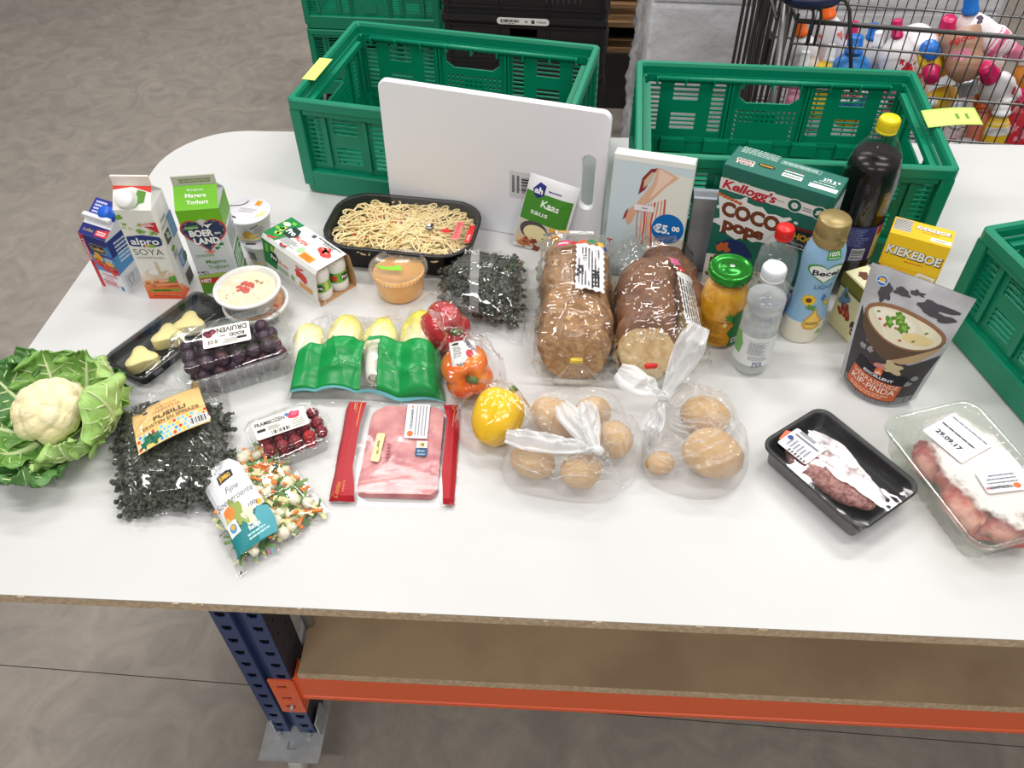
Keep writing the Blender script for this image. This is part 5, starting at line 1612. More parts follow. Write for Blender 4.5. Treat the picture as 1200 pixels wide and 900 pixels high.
a.poly(bowl, (96, 76, 58), 4); a.poly([(0.0, 0.0885), (0.020, 0.088), (0.044, 0.100), (0.058, 0.118), (0.062, 0.128), (0.030, 0.108)], (184, 156, 116), 5)
a.ell(0.002, 0.145, 0.061, 0.030, (150, 108, 78), 6, 40, R(-6)); a.ell(0.002, 0.1435, 0.056, 0.0255, (232, 224, 196), 7, 40, R(-6))
a.ell(-0.014, 0.152, 0.034, 0.012, (240, 234, 212), 8, 24, R(-4)); a.ell(0.026, 0.136, 0.022, 0.009, (232, 210, 150), 8, 24)
for x, y, r_ in ((-0.010, 0.160, 0.008), (-0.020, 0.148, 0.007), (0.002, 0.147, 0.008), (-0.006, 0.154, 0.006)):
    a.poly(blob(x, y, r_, int(x * 1999) + 70, amp=0.5), (92, 142, 44), 9); a.poly(blob(x + 0.001, y + 0.001, r_ * 0.5, int(x * 1999) + 71, amp=0.5), (140, 184, 80), 10)
for x, y in ((-0.008, 0.143), (-0.024, 0.140), (0.004, 0.127), (-0.034, 0.146)): a.ell(x, y, 0.0026, 0.0018, (210, 60, 50), 9, 8)
for x, y in ((0.022, 0.132), (0.034, 0.150), (-0.040, 0.156)): a.ell(x, y, 0.003, 0.0016, (110, 130, 60), 9, 8, 0.6)
a.poly(blob(0.010, 0.078, 0.016, 4, amp=0.4, sq=0.6), (196, 180, 140), 6); a.poly(blob(-0.012, 0.070, 0.013, 5, amp=0.2, sq=0.6), (90, 56, 56), 7); a.ell(-0.008, 0.073, 0.009, 0.006, (200, 130, 124), 8)
for x, y in ((-0.042, 0.090), (-0.030, 0.092), (0.040, 0.050), (0.046, 0.062)): a.poly(blob(x, y, 0.005, int(x * 888) + 50, amp=0.3), (150, 148, 150), 6)
a.poly([(-0.048, 0.012), (0.032, 0.012), (0.038, 0.064), (-0.042, 0.074)], (32, 34, 42), 9)
a.poly([(-0.047, 0.014), (0.031, 0.013), (0.035, 0.046), (-0.044, 0.054)], (196, 96, 56), 10)
a.poly([(-0.012, 0.067), (-0.006, 0.072), (0.0, 0.067), (0.0, 0.059), (-0.012, 0.059)], (236, 116, 60), 11); a.text('ah', -0.006, 0.063, 0.005, (250, 230, 220), 12, w=0.008, bold=0.03)
a.text('EXCELLENT', -0.004, 0.0555, 0.0045, (236, 236, 238), 12, w=0.048, bold=0.03, rot=R(-4)); a.text('VERRASSENDE', -0.005, 0.0440, 0.0080, (248, 226, 210), 12, w=0.072, bold=-0.005, rot=R(-3.5)); a.text('KIP-PINDA', -0.006, 0.0330, 0.0110, (250, 236, 226), 12, w=0.070, bold=0.0, rot=R(-3))
a.lines(-0.040, 0.0165, 0.026, 0.0245, 2, (236, 180, 150), 12, 4)
a.ell(-0.052, 0.201, 0.009, 0.009, (236, 240, 246), 3); a.ell(-0.052, 0.201, 0.0078, 0.0078, (60, 120, 190), 4); a.ell(-0.052, 0.203, 0.005, 0.003, (240, 180, 60), 5); a.rect(-0.058, 0.198, -0.046, 0.200, (240, 240, 244), 5)
a.build('printed_front', t)

# ---- pack of small yoghurt drinks: card sleeve and the bottles inside it
sang = R(-38.8)
sl_ = thing('card_sleeve', 'green and white card sleeve holding a pack of small yoghurt drinks', 'packaging', at(-0.537, 1.318), sang)
L, Wd, Hh = 0.178, 0.090, 0.086
b = MB(CARD_W)
tk = 0.0012
def sec(x):
    # closed section with sloping long sides
    return [(x, -Wd / 2, 0.0), (x, -Wd / 2 - 0.002, 0.02), (x, -Wd / 2 + 0.004, Hh - 0.008), (x, -Wd / 2 + 0.010, Hh), (x, Wd / 2 - 0.010, Hh), (x, Wd / 2 - 0.004, Hh - 0.008), (x, Wd / 2 + 0.002, 0.02), (x, Wd / 2, 0.0)]
def shrink(P): return [(x, y * (1 - 2 * tk / Wd), tk + z * (1 - 2 * tk / Hh)) for x, y, z in P]
b.loft([sec(-L / 2), sec(L / 2)], False, False, smooth=False)
b.use(mat('raw_card', (190, 150, 108), 0.7))
b.loft([shrink(sec(-L / 2))[::-1], shrink(sec(L / 2))[::-1]], False, False, smooth=False)
o_, i_ = sec(L / 2), shrink(sec(L / 2))
b.add(o_ + i_, [(k, (k + 1) % 8, 8 + (k + 1) % 8, 8 + k) for k in range(8)])
b.use(CARD_W)
b.add(sec(-L / 2), [tuple(range(7, -1, -1))])
b.build('sleeve', sl_)
def sleeve_print(a, s):
    # u along the sleeve, v across; s scales v
    G1, G2, G3, DG = (10, 128, 62), (120, 190, 50), (190, 216, 100), (14, 52, 44)
    a.poly([(-0.0885, -s), (-0.050, -s), (-0.040, -s * 0.3), (-0.052, s * 0.2), (-0.044, s), (-0.0885, s)], G1, 1)
    for k in range(11):
        rnd = random.Random(k + 40)
        x, y = rnd.uniform(-0.086, -0.046), rnd.uniform(-s * 0.9, s * 0.9)
        a.poly([(x, y - s * 0.12), (x + 0.010, y - s * 0.06), (x + 0.008, y + s * 0.14), (x - 0.004, y + s * 0.1)], [G2, G3, (50, 160, 60)][k % 3], 2)
a = Art(face_top(Hh))
s = Wd / 2 - 0.010
sleeve_print(a, s)
hexa = lambda cx, cy, r_: [(cx + r_ * math.cos(PI / 3 * k), cy + r_ * 0.86 * math.sin(PI / 3 * k)) for k in range(6)]
a.poly(hexa(-0.044, 0.004, 0.020), (14, 52, 44), 4)
a.text('Pro', -0.045, 0.004, 0.012, (246, 248, 244), 5, w=0.025, bold=0.04); a.text('Activ', -0.008, 0.001, 0.0125, (226, 72, 66), 5, w=0.042, bold=0.01, shear=0.2)
a.ell(-0.074, 0.014, 0.009, 0.006, (226, 236, 220), 4); a.poly([(-0.076, -0.034), (-0.062, -0.030), (-0.050, -0.024), (-0.056, -0.032), (-0.070, -0.038)], (206, 40, 52), 4)
a.line([(-0.034, -0.030), (-0.026, -0.034), (-0.014, -0.030)], 0.004, (206, 44, 56), 4); a.line([(-0.034, -0.033), (-0.026, -0.038), (-0.014, -0.034)], 0.002, (40, 60, 50), 4)
a.lines(-0.048, -0.028, 0.002, -0.010, 5, (130, 140, 134), 3, 9, jag=0.4)
a.poly(blob(0.014, -0.018, 0.008, 3, amp=0.2), (170, 206, 150), 3)
a.rect(0.024, -0.033, 0.060, -0.016, (238, 152, 40), 3); a.lines(0.028, -0.030, 0.056, -0.019, 3, (170, 90, 20), 4, 5)
for x, y, r_ in ((0.046, 0.010, 0.011), (0.062, 0.006, 0.012), (0.054, 0.016, 0.009)):
    a.poly(blob(x, y, r_, int(x * 1e3), amp=0.15, sq=0.8), (222, 64, 56), 3); a.ell(x - 0.002, y + 0.003, r_ * 0.4, r_ * 0.2, (240, 140, 124), 4)
a.lines(0.030, 0.022, 0.070, 0.030, 2, (120, 120, 120), 3, 6); a.rect(-0.006, 0.022, 0.004, 0.031, (80, 90, 86), 3); a.lines(0.010, 0.028, 0.080, 0.033, 1, (90, 100, 96), 3, 11, jag=0.02)
a.build('printed_top', sl_)
slope = math.atan2(0.006, Hh - 0.028)
a = Art(lambda u, v, q: (u, -Wd / 2 - 0.002 + 0.006 * (v - 0.02) / (Hh - 0.028) - q, v))
def side(a):
    a.poly([(-0.0885, 0.021), (-0.046, 0.021), (-0.040, 0.045), (-0.052, 0.060), (-0.044, Hh - 0.009), (-0.0885, Hh - 0.009)], (10, 128, 62), 1)
    a.poly([(-0.080, 0.05), (-0.070, 0.052), (-0.068, 0.072), (-0.078, 0.070)], (120, 190, 50), 2); a.poly([(-0.060, 0.052), (-0.050, 0.056), (-0.050, 0.074), (-0.060, 0.072)], (170, 206, 80), 2)
    a.poly(hexa(-0.052, 0.048, 0.016), (14, 52, 44), 3); a.text('Pro', -0.052, 0.048, 0.010, (246, 248, 244), 4, w=0.020, bold=0.04); a.text('Activ', -0.020, 0.046, 0.010, (226, 90, 80), 4, w=0.034, shear=0.2)
    a.lines(-0.046, 0.024, 0.000, 0.036, 4, (140, 170, 150), 3, 9)
    for x, y, r_ in ((0.030, 0.052, 0.010), (0.046, 0.048, 0.011)): a.poly(blob(x, y, r_, int(x * 1e3), amp=0.15), (222, 64, 56), 3)
    a.line([(0.024, 0.068), (0.034, 0.064), (0.048, 0.068)], 0.004, (206, 44, 56), 3); a.rect(0.030, 0.022, 0.072, 0.034, (222, 160, 96), 3); a.poly(blob(0.008, 0.030, 0.006, 4), (120, 180, 120), 3)
side(a)
a.build('printed_side', sl_)
def yog_bottle(loc, label, rot):
    t = thing('yoghurt_drink', label, 'bottle', loc, rot, 'small yoghurt drinks in the card sleeve')
    b = MB(mat('drink_white', (238, 238, 236), 0.35))
    b.lathe([(0, 0.0), (0.0180, 0.0), (0.0200, 0.003), (0.0205, 0.018), (0.0185, 0.022), (0.0190, 0.046), (0.0205, 0.050), (0.0200, 0.066), (0.0165, 0.074), (0, 0.075)], 28)
    b.build('bottle', t)
    a = Art(face_cyl(0.0192, 0.0, 0.0), step=0.004)
    a.rect(-0.058, 0.0225, 0.058, 0.0455, (120, 184, 60), 1); a.rect(-0.058, 0.0225, -0.018, 0.0455, (20, 130, 60), 2); a.poly(hexa(0.004, 0.034, 0.0105), (14, 52, 44), 3); a.text('Pro', 0.004, 0.034, 0.0075, (246, 248, 244), 4, w=0.014, bold=0.04)
    a.poly(blob(-0.018, 0.034, 0.007, 5, amp=0.3), (216, 64, 52), 3); a.rect(0.016, 0.0225, 0.024, 0.0455, (200, 214, 110), 2)
    a.build('printed_label', t)
    return t
def inslv(x, y):
    return at(-0.537 + x * math.cos(sang) - y * math.sin(sang), 1.318 + x * math.sin(sang) + y * math.cos(sang), tk)
yb = yog_bottle(inslv(L / 2 - 0.024, 0.0205), 'small white yoghurt drink bottle at the right in the sleeve\'s open end', sang)
dup(yb, inslv(L / 2 - 0.024, -0.0205), sang - 1.0, 'small white yoghurt drink bottle at the left in the sleeve\'s open end')

# ================================================================ TRAYS, BAGS AND FRESH FOOD
def cen(q):
    return sum(p[0] for p in q) / len(q), sum(p[1] for p in q) / len(q)

def tray_mesh(b, L, W, H, r, taper, lip, wall=0.0012, floor_z=0.002, M=None):
    """open tray: outer wall, rolled lip, inner wall, floor"""
    r2 = max(r - taper * 0.5, 0.004)
    rings = [rr(L - 2 * taper, W - 2 * taper, r2, 0, 6), rr(L - 2 * taper * 0.9, W - 2 * taper * 0.9, r2, H * 0.1, 6), rr(L - 2 * lip, W - 2 * lip, r, H - 0.003, 6),
             rr(L, W, r + lip, H - 0.004, 6), rr(L, W, r + lip, H - 0.0005, 6), rr(L - 0.002, W - 0.002, r + lip, H, 6), rr(L - 2 * lip - 0.001, W - 2 * lip - 0.001, r, H, 6),
             rr(L - 2 * lip - 2 * wall, W - 2 * lip - 2 * wall, r, H - 0.004, 6), rr(L - 2 * taper - 2 * wall, W - 2 * taper - 2 * wall, r2, floor_z, 6)]
    b.loft(rings, True, True, M=M)

def pillow(name, parent, quad, hf, m, nu=60, nv=60, cr=None, edge=0.10, bottom=True, wav=0.0, seed=0, zb=0.0008, label=None):
    """flat plastic bag: upper sheet over the contents, lower sheet on the table; quad relative to parent"""
    qm = quadmap(quad)
    def top(u, v):
        uu = u + wav * math.sin(9 * v + seed) * (4 * u * (1 - u)) * 0.02
        x, y = qm(u, v)
        e = min(u, 1 - u, v, 1 - v)
        k = min(1.0, e / edge)
        k = k * k * (3 - 2 * k)
        z = hf(u, v) * k + 0.0022 * (1 - k) * (1 + math.sin(23 * u + seed) * math.sin(19 * v + 2 * seed))
        if cr: z += max(-0.6 * z, cr(2 * u - 1, 2 * v - 1) * (0.25 + 0.75 * k))
        x += wav * 0.004 * math.sin(17 * v + seed) * (1 - k); y += wav * 0.004 * math.sin(15 * u + seed) * (1 - k)
        return (x, y, max(z, zb) + zb)
    b = MB(m)
    b.grid(nu, nv, top)
    if bottom:
        b.grid(8, 8, lambda u, v: (*qm(1 - u, v), zb))
    return b.build(name, parent, label=label), top

def on_sheet(top, lift=0.0, w=1.0, h=1.0):
    """print or a label lying on a sheet given by top(u, v)"""
    def f(u, v, q):
        p = top(min(1, max(0, u)), min(1, max(0, v)))
        return (p[0], p[1], p[2] + q + lift)
    return f

def rnd_in(rnd, poly_fn):
    return poly_fn(rnd.random(), rnd.random())

# ---- pasta meal
t = thing('meal_tray', 'large black oval tray with a clear film lid holding cooked spaghetti', 'tray', at(-0.361, 1.428), R(-5))
L, W, H = 0.318, 0.196, 0.062
b = MB(BLACKP); tray_mesh(b, L, W, H, 0.062, 0.018, 0.007); b.build('tray', t)
b = MB(film('lid_film', lo=0.03, hi=0.4, rough=0.07))
cr = Creases(3, 20, 0.0012, (0.03, 0.08))
o_ = [rr((L - 0.006) * k, (W - 0.006) * k, 0.066 * k, H + 0.0006 + 0.0022 * (1 - k), 6) for k in (1.0, 0.8, 0.55, 0.3, 0.1)]
o_ = [[(x, y, z + cr(x / 0.16, y / 0.1) * 0.5) for x, y, z in r_] for r_ in o_]
b.loft(o_, False, True); fl_ = b.build('film_lid', t)
a = Art(face_top(H + 0.0032))
a.rect(0.112, -0.040, 0.126, 0.020, (236, 132, 132), 1); a.lines(0.114, -0.036, 0.124, 0.016, 7, (214, 60, 64), 2, 4)
a.rect(0.140, -0.046, 0.152, 0.010, (216, 38, 38), 1); a.lines(0.143, -0.040, 0.149, -0.020, 4, (250, 220, 220), 2, 4)
a.poly([(0.086, -0.012), (0.094, -0.008), (0.094, -0.002), (0.100, -0.010), (0.106, -0.008), (0.102, -0.016), (0.106, -0.020), (0.094, -0.022), (0.084, -0.018)], (214, 40, 44), 1)
a.rect(0.052, -0.016, 0.066, 0.004, (40, 40, 44), 1); a.rect(0.053, -0.006, 0.060, 0.003, (230, 230, 230), 2); a.lines(0.054, -0.014, 0.065, -0.008, 2, (220, 220, 220), 2, 3)
a.build('printed_lid', fl_)
rnd = random.Random(21)
b = MB(mat('spaghetti', (246, 226, 172), 0.4, col2=(240, 214, 152), nscale=30))
def in_rr(x, y, sc=1.0):
    a_, c_ = (L / 2 - 0.030) * sc, (W / 2 - 0.024) * sc
    return (abs(x) / a_) ** 3 + (abs(y) / c_) ** 3 < 1
b.loft([[(x * k_, y * k_, 0.010 + 0.040 * (1 - k_ ** 2.2)) for x, y, _ in rr(0.262, 0.150, 0.05, 0, 6)] for k_ in (1.0, 0.9, 0.75, 0.55, 0.3, 0.1)], True, True)
for k in range(330):
    while True:
        x, y = rnd.uniform(-0.135, 0.135), rnd.uniform(-0.08, 0.08)
        if in_rr(x, y) and rnd.random() < 0.55 + 0.45 * (x > -0.09): break
    q = rnd.gauss(0.2, 0.8) + (PI if rnd.random() < 0.5 else 0); kq = rnd.uniform(-28, 28)
    top_z = 0.030 + 0.030 * (1 - (x / 0.16) ** 2) * (1 - (y / 0.105) ** 2)
    z = top_z * (0.80 + 0.22 * k / 250); pts = []
    n_ = rnd.randint(9, 18); ph = rnd.uniform(0, 6)
    for i in range(n_):
        if not in_rr(x, y, 1.06): q += 0.9; 
        zz = min(0.0585, z + 0.003 * math.sin(i * 0.7 + ph))
        pts.append((x, y, max(0.012, zz)))
        x += 0.0075 * math.cos(q); y += 0.0075 * math.sin(q); q += kq * 0.0075; kq += rnd.uniform(-8, 8)
        z = z * 0.9 + 0.1 * (0.030 + 0.030 * max(0, (1 - (x / 0.16) ** 2) * (1 - (y / 0.105) ** 2)))
    b.tube(pts, 0.0019, 5)
sp_ = b.build('spaghetti', None); sp_.location = at(-0.361, 1.428, 0.001); sp_.rotation_euler = (0, 0, R(-5))
tag(sp_, 'tangle of cooked spaghetti with vegetable bits inside the black tray', 'pasta', kind='stuff')
for nm, mm, cnt in (('carrot_bits', mat('carrot_bit', (226, 92, 40), 0.5), 16), ('ham_bits', mat('meat_bit', (168, 104, 84), 0.5), 14), ('herb_bits', mat('herb_bit', (70, 84, 50), 0.5), 10)):
    b = MB(mm)
    for k in range(cnt):
        x, y = rnd.uniform(-0.12, 0.0) if rnd.random() < 0.8 else rnd.uniform(0, 0.1), rnd.uniform(-0.07, 0.06)
        if not in_rr(x, y, 0.95): continue
        z = 0.030 + 0.0285 * (1 - (x / 0.16) ** 2) * (1 - (y / 0.105) ** 2)
        b.rbox(0, 0, 0, rnd.uniform(0.005, 0.009), rnd.uniform(0.004, 0.008), 0.005, 0.001, 1, Tm(x, y, z) @ Rm(rnd.uniform(0, 3), 'Z') @ Rm(rnd.uniform(-.5, .5), 'X'))
    o = b.build(nm, sp_); o['kind'] = 'stuff'

# ---- butter tray
BANG = R(61.7)
bx, by = -0.752, 1.108
t = thing('butter_tray', 'long black tray with clear lid holding three tulip-shaped butter pieces', 'tray', at(bx, by), BANG)
L, W, H = 0.232, 0.108, 0.024
b = MB(BLACKP); tray_mesh(b, L, W, H, 0.014, 0.010, 0.006)
b.box(-0.08, -0.058, H - 0.002, 0.020, 0.012, 0.0015)
b.build('tray', t)
b = MB(CLEAR_RIGID)
b.loft([rr(L - 0.002, W - 0.002, 0.018, H + 0.0006, 6), rr(L - 0.012, W - 0.012, 0.014, H + 0.0006, 6), rr(L - 0.018, W - 0.018, 0.012, H + 0.010, 6), rr(L - 0.022, W - 0.022, 0.010, H + 0.011, 6)], False, True)
b.build('lid', t)
BUTTER = mat('butter', (244, 228, 160), 0.4, sss=0.15)
def butter_shape():
    out = []
    for k in range(48):
        q = 2 * PI * k / 48
        # tulip: flat wide foot at -y with three rounded lobes at +y
        r_ = 0.0225 + 0.0062 * math.cos(3 * (q - PI / 2)) + 0.0008 * math.cos(6 * (q - PI / 2))
        out.append((r_ * 1.12 * math.cos(q), r_ * 1.0 * math.sin(q)))
    return out
bs = butter_shape()
def scale_ring(P, k, z): return [(x * k, y * k, z) for x, y in P]
first = None
for (lx, ly, rot_, lab) in ((-0.072, -0.004, -0.55, 'butter piece alone at the near end of the black tray'), (-0.004, 0.002, -0.75, 'middle butter piece, touching the far one in the black tray'), (0.042, -0.006, -0.85, 'butter piece at the far end of the black tray')):
    wx, wy = rotpt((bx, by), BANG, lx, ly)
    if first is None:
        first = thing('butter_piece', lab, 'butter', at(wx, wy, 0.0024), BANG + rot_, 'tulip-shaped butter pieces')
        b = MB(BUTTER); b.loft([scale_ring(bs, 0.97, 0), scale_ring(bs, 1.0, 0.003), scale_ring(bs, 1.0, 0.0225), scale_ring(bs, 0.96, 0.0245), scale_ring(bs, 0.5, 0.025)], True, True); b.build('butter', first)
    else:
        dup(first, at(wx, wy, 0.0024), BANG + rot_, lab)

# ---- clear punnets
def punnet(t, L, W, H, r, taper, lidh, flange=0.008, ribs=10):
    b = MB(CLEAR_RIGID)
    rings = [rr(L - 2 * taper, W - 2 * taper, r, 0.0005, 5), rr(L - 2 * taper + 0.002, W - 2 * taper + 0.002, r, 0.004, 5), rr(L - 0.004, W - 0.004, r + 0.004, H, 5), rr(L + 2 * flange - 0.004, W + 2 * flange - 0.004, r + flange, H, 5), rr(L + 2 * flange - 0.004, W + 2 * flange - 0.004, r + flange, H - 0.003, 5)]
    b.loft(rings, True, False)
    for k in range(ribs):
        for sy in (-1, 1):
            x = -L / 2 + 0.03 + (L - 0.06) * k / (ribs - 1)
            b.tube([(x, sy * (W / 2 - taper + 0.0005), 0.006), (x, sy * (W / 2 - 0.0015), H - 0.004)], 0.0018, 5)
    b.build('box', t)
    b = MB(CLEAR_RIGID)
    rings = [rr(L + 2 * flange - 0.004, W + 2 * flange - 0.004, r + flange, H + 0.001, 5), rr(L + 0.002, W + 0.002, r + 0.004, H + 0.0014, 5), rr(L - 0.006, W - 0.006, r, H + lidh * 0.85, 5), rr(L - 0.014, W - 0.014, r, H + lidh, 5), rr(L - 0.024, W - 0.024, r, H + lidh, 5), rr(L - 0.030, W - 0.030, r, H + lidh - 0.002, 5)]
    b.loft(rings, False, True)
    b.rbox(0, W / 2 + flange, H, 0.03, 0.010, 0.003, 0.001, 1); b.rbox(L / 2 + flange, 0, H, 0.010, 0.02, 0.003, 0.001, 1)
    b.build('lid', t)

# grapes
GANG = R(29)
gx, gy = -0.604, 1.046
t = thing('grape_box', 'clear plastic box of dark grapes with a cream label', 'box', at(gx, gy), GANG)
L, W, H = 0.200, 0.120, 0.060
punnet(t, L, W, H, 0.022, 0.010, 0.026)
a = Art(face_top(H + 0.0245))
lw_, lh_ = 0.106, 0.056
def lab_place(a, fn, cx, cy, rot):
    pass
t2 = bpy.data.objects.new('label', None)
def label_mesh(t, z, cx, cy, rot, w, h, col=(240, 236, 226), name='label'):
    M = Tm(cx, cy, z) @ Rm(rot, 'Z')
    b = MB(mat('label_cream', col, 0.45) if col == (240, 236, 226) else mat('label_white', col, 0.45))
    b.prism([(x, y) for x, y, _ in rr(w, h, 0.004, 0, 3)], 0, 0.0003, M)
    lb = b.build(name, t)
    a = Art(lambda u, v, q: tuple(M @ Vector((u, v, 0.0003 + q))))
    return lb, a
bpy.data.objects.remove(t2)
lb, a = label_mesh(t, H + 0.0262, -0.002, 0.004, PI - 0.12, 0.082, 0.052)
a.text('DRUIVEN', -0.010, -0.014, 0.0125, (30, 26, 28), 2, w=0.052, bold=0.02); a.text('ROOD', -0.018, 0.002, 0.0085, (30, 26, 28), 2, w=0.026, bold=0.03); a.rect(-0.034, 0.010, -0.018, 0.016, (30, 30, 32), 2); a.lines(0.002, -0.002, 0.012, 0.004, 1, (140, 134, 128), 2, 3)
a.ell(0.024, -0.014, 0.007, 0.007, (110, 28, 50), 2); a.ell(0.034, -0.012, 0.006, 0.007, (96, 22, 44), 2); a.ell(0.030, -0.006, 0.006, 0.006, (124, 36, 58), 3); a.ell(0.023, -0.012, 0.003, 0.002, (170, 90, 110), 4)
a.lines(-0.018, 0.010, 0.010, 0.022, 3, (170, 166, 160), 2, 4); a.bars(0.014, 0.008, 0.034, 0.018, col=(120, 116, 112), layer=2, n=12)
a.build('printed_label', lb)
GR = mat('grape_skin', (46, 28, 46), 0.32, spec=0.5, col2=(78, 52, 70), nscale=26, namt=(0.35, 0.75)); GR2 = mat('grape_skin_red', (84, 34, 46), 0.32, spec=0.5, col2=(60, 34, 54), nscale=30)
protoG = []
for m_ in (GR, GR, GR2):
    b = MB(m_); b.sph((0, 0, 0), (0.0138, 0.0138, 0.0156), 14, 9); me_o = b.build('grape'); protoG.append(me_o)
rnd = random.Random(31)
gl = []
def fill_items(n_target, L, W, z0, dz, layers, step, jit, rad):
    pts = []
    fruit_rc.clear()
    ORD = ['first', 'second', 'third', 'fourth', 'fifth', 'sixth', 'seventh', 'eighth', 'ninth', 'tenth']
    for k in range(layers):
        z = z0 + k * dz
        ox = (k % 2) * step / 2
        grow = 0.004 * k
        nx = int((L + grow) / step); ny = int((W + grow) / step)
        for i in range(nx):
            for j in range(ny):
                x = (i - (nx - 1) / 2) * step + (ox - step / 4) + rnd.uniform(-jit, jit); y = (j - (ny - 1) / 2) * step + rnd.uniform(-jit, jit)
                pts.append((x, y, z + rnd.uniform(-jit, jit)))
                fruit_rc.append((['bottom', 'middle', 'top'][k] if layers == 3 else ['lower', 'upper'][k], ['front', 'second', 'third', 'fourth', 'fifth'][j] if j < ny - 1 else 'back', ORD[i]))
    return pts
fruit_rc = []
pts = fill_items(0, 0.172, 0.098, 0.0165, 0.0230, 3, 0.0266, 0.0016, 0.012)
for i, (x, y, z) in enumerate(pts):
    src = protoG[rnd.randrange(3)]
    o = src.copy(); COL.objects.link(o); o.name = 'grape'
    wx, wy = rotpt((gx, gy), GANG, x, y)
    o.location = at(wx, wy, z); o.rotation_euler = (rnd.uniform(0, 3), rnd.uniform(0, 3), rnd.uniform(0, 3)); s_ = rnd.uniform(0.88, 1.0); o.scale = (s_, s_, s_)
    lay_, row_, col_ = fruit_rc[i]
    tag(o, '%s grape in the clear box, %s layer, %s row, %s from the left' % ('reddish purple' if src is protoG[2] else 'dark purple', lay_, row_, col_), 'grape', 'grapes in the clear box')
for o in protoG: bpy.data.objects.remove(o)
b = MB(mat('grape_stem', (120, 104, 60), 0.7))
for k in range(10):
    x, y = rnd.uniform(-0.07, 0.07), rnd.uniform(-0.035, 0.035)
    b.tube([(x, y, 0.05), (x + rnd.uniform(-.01, .01), y + rnd.uniform(-.01, .01), 0.060), (x + rnd.uniform(-.02, .02), y + rnd.uniform(-.02, .02), 0.066)], 0.0011, 5)
st = b.build('grape_stems'); st.location = at(gx, gy); st.rotation_euler = (0, 0, GANG)
tag(st, 'dry brown stalks among the dark grapes', 'stalks', kind='stuff')

# raspberries
RANG = R(33)
rx, ry = -0.461, 0.878
t = thing('raspberry_box', 'small clear box of raspberries with a white label', 'box', at(rx, ry), RANG)
L, W, H = 0.122, 0.098, 0.034
punnet(t, L, W, H, 0.014, 0.008, 0.014, 0.006, 7)
lb, a = label_mesh(t, H + 0.0142, -0.006, 0.012, -0.05, 0.088, 0.042, (240, 236, 226))
a.text('FRAMBOZEN', -0.016, 0.011, 0.0085, (30, 26, 28), 2, w=0.050, bold=0.02); a.poly(blob(0.024, 0.010, 0.011, 5, amp=0.15, sq=0.75), (206, 46, 84), 2); a.poly(blob(0.026, 0.012, 0.006, 6, amp=0.2, sq=0.7), (226, 96, 124), 3); a.poly(blob(0.014, 0.014, 0.004, 7, amp=0.3), (90, 120, 170), 3)
a.rect(-0.040, -0.006, -0.026, 0.000, (30, 30, 32), 2); a.lines(-0.022, -0.008, 0.000, 0.002, 3, (150, 146, 140), 2, 5); a.bars(-0.018, -0.018, 0.014, -0.010, layer=2, n=16); a.lines(0.018, -0.018, 0.040, 0.000, 4, (176, 172, 166), 2, 9)
a.build('printed_label', lb)
fib = [Vector((math.sqrt(1 - z * z) * math.cos(q), math.sqrt(1 - z * z) * math.sin(q), z)) for z, q in [(1 - 2 * (i + 0.5) / 44, i * 2.39996) for i in range(44)]]
def drup(p):
    d = p.normalized(); m_ = max(d.dot(f) for f in fib)
    k = 0.70 + 0.34 * math.sqrt(max(0, (m_ - 0.955) / 0.045)) if m_ > 0.955 else 0.70
    hole = 1.0 if d.z > -0.86 else 0.55
    return tuple(Vector((p.x, p.y, p.z)) * k * hole)
RB = mat('raspberry_dark', (150, 26, 46), 0.35, col2=(110, 18, 38), nscale=40, sss=0.1); RB2 = mat('raspberry_bright', (206, 34, 42), 0.35, col2=(176, 28, 44), nscale=40, sss=0.1)
protoR = []
for m_ in (RB, RB, RB2):
    b = MB(m_); b.sph((0, 0, 0), (0.0120, 0.0120, 0.0130), 30, 20, f=drup); protoR.append(b.build('raspberry'))
for i, (x, y, z) in enumerate(fill_items(0, 0.108, 0.080, 0.0130, 0.0180, 2, 0.0218, 0.0012, 0.012)):
    o = protoR[2 if (y < -0.02 and x > 0.01 and rnd.random() < 0.8) else rnd.randrange(2)].copy(); COL.objects.link(o); o.name = 'raspberry'
    wx, wy = rotpt((rx, ry), RANG, x, y)
    o.location = at(wx, wy, z); o.rotation_euler = (rnd.uniform(-0.8, 0.8), rnd.uniform(-0.8, 0.8), rnd.uniform(0, 6)); s_ = rnd.uniform(0.84, 0.95); o.scale = (s_, s_, s_)
    lay_, row_, col_ = fruit_rc[i]
    tag(o, 'dark red raspberry in the small clear box, %s layer, %s row, %s from the left' % (lay_, row_, col_), 'raspberry', 'raspberries in the clear box')
for o in protoR: bpy.data.objects.remove(o)

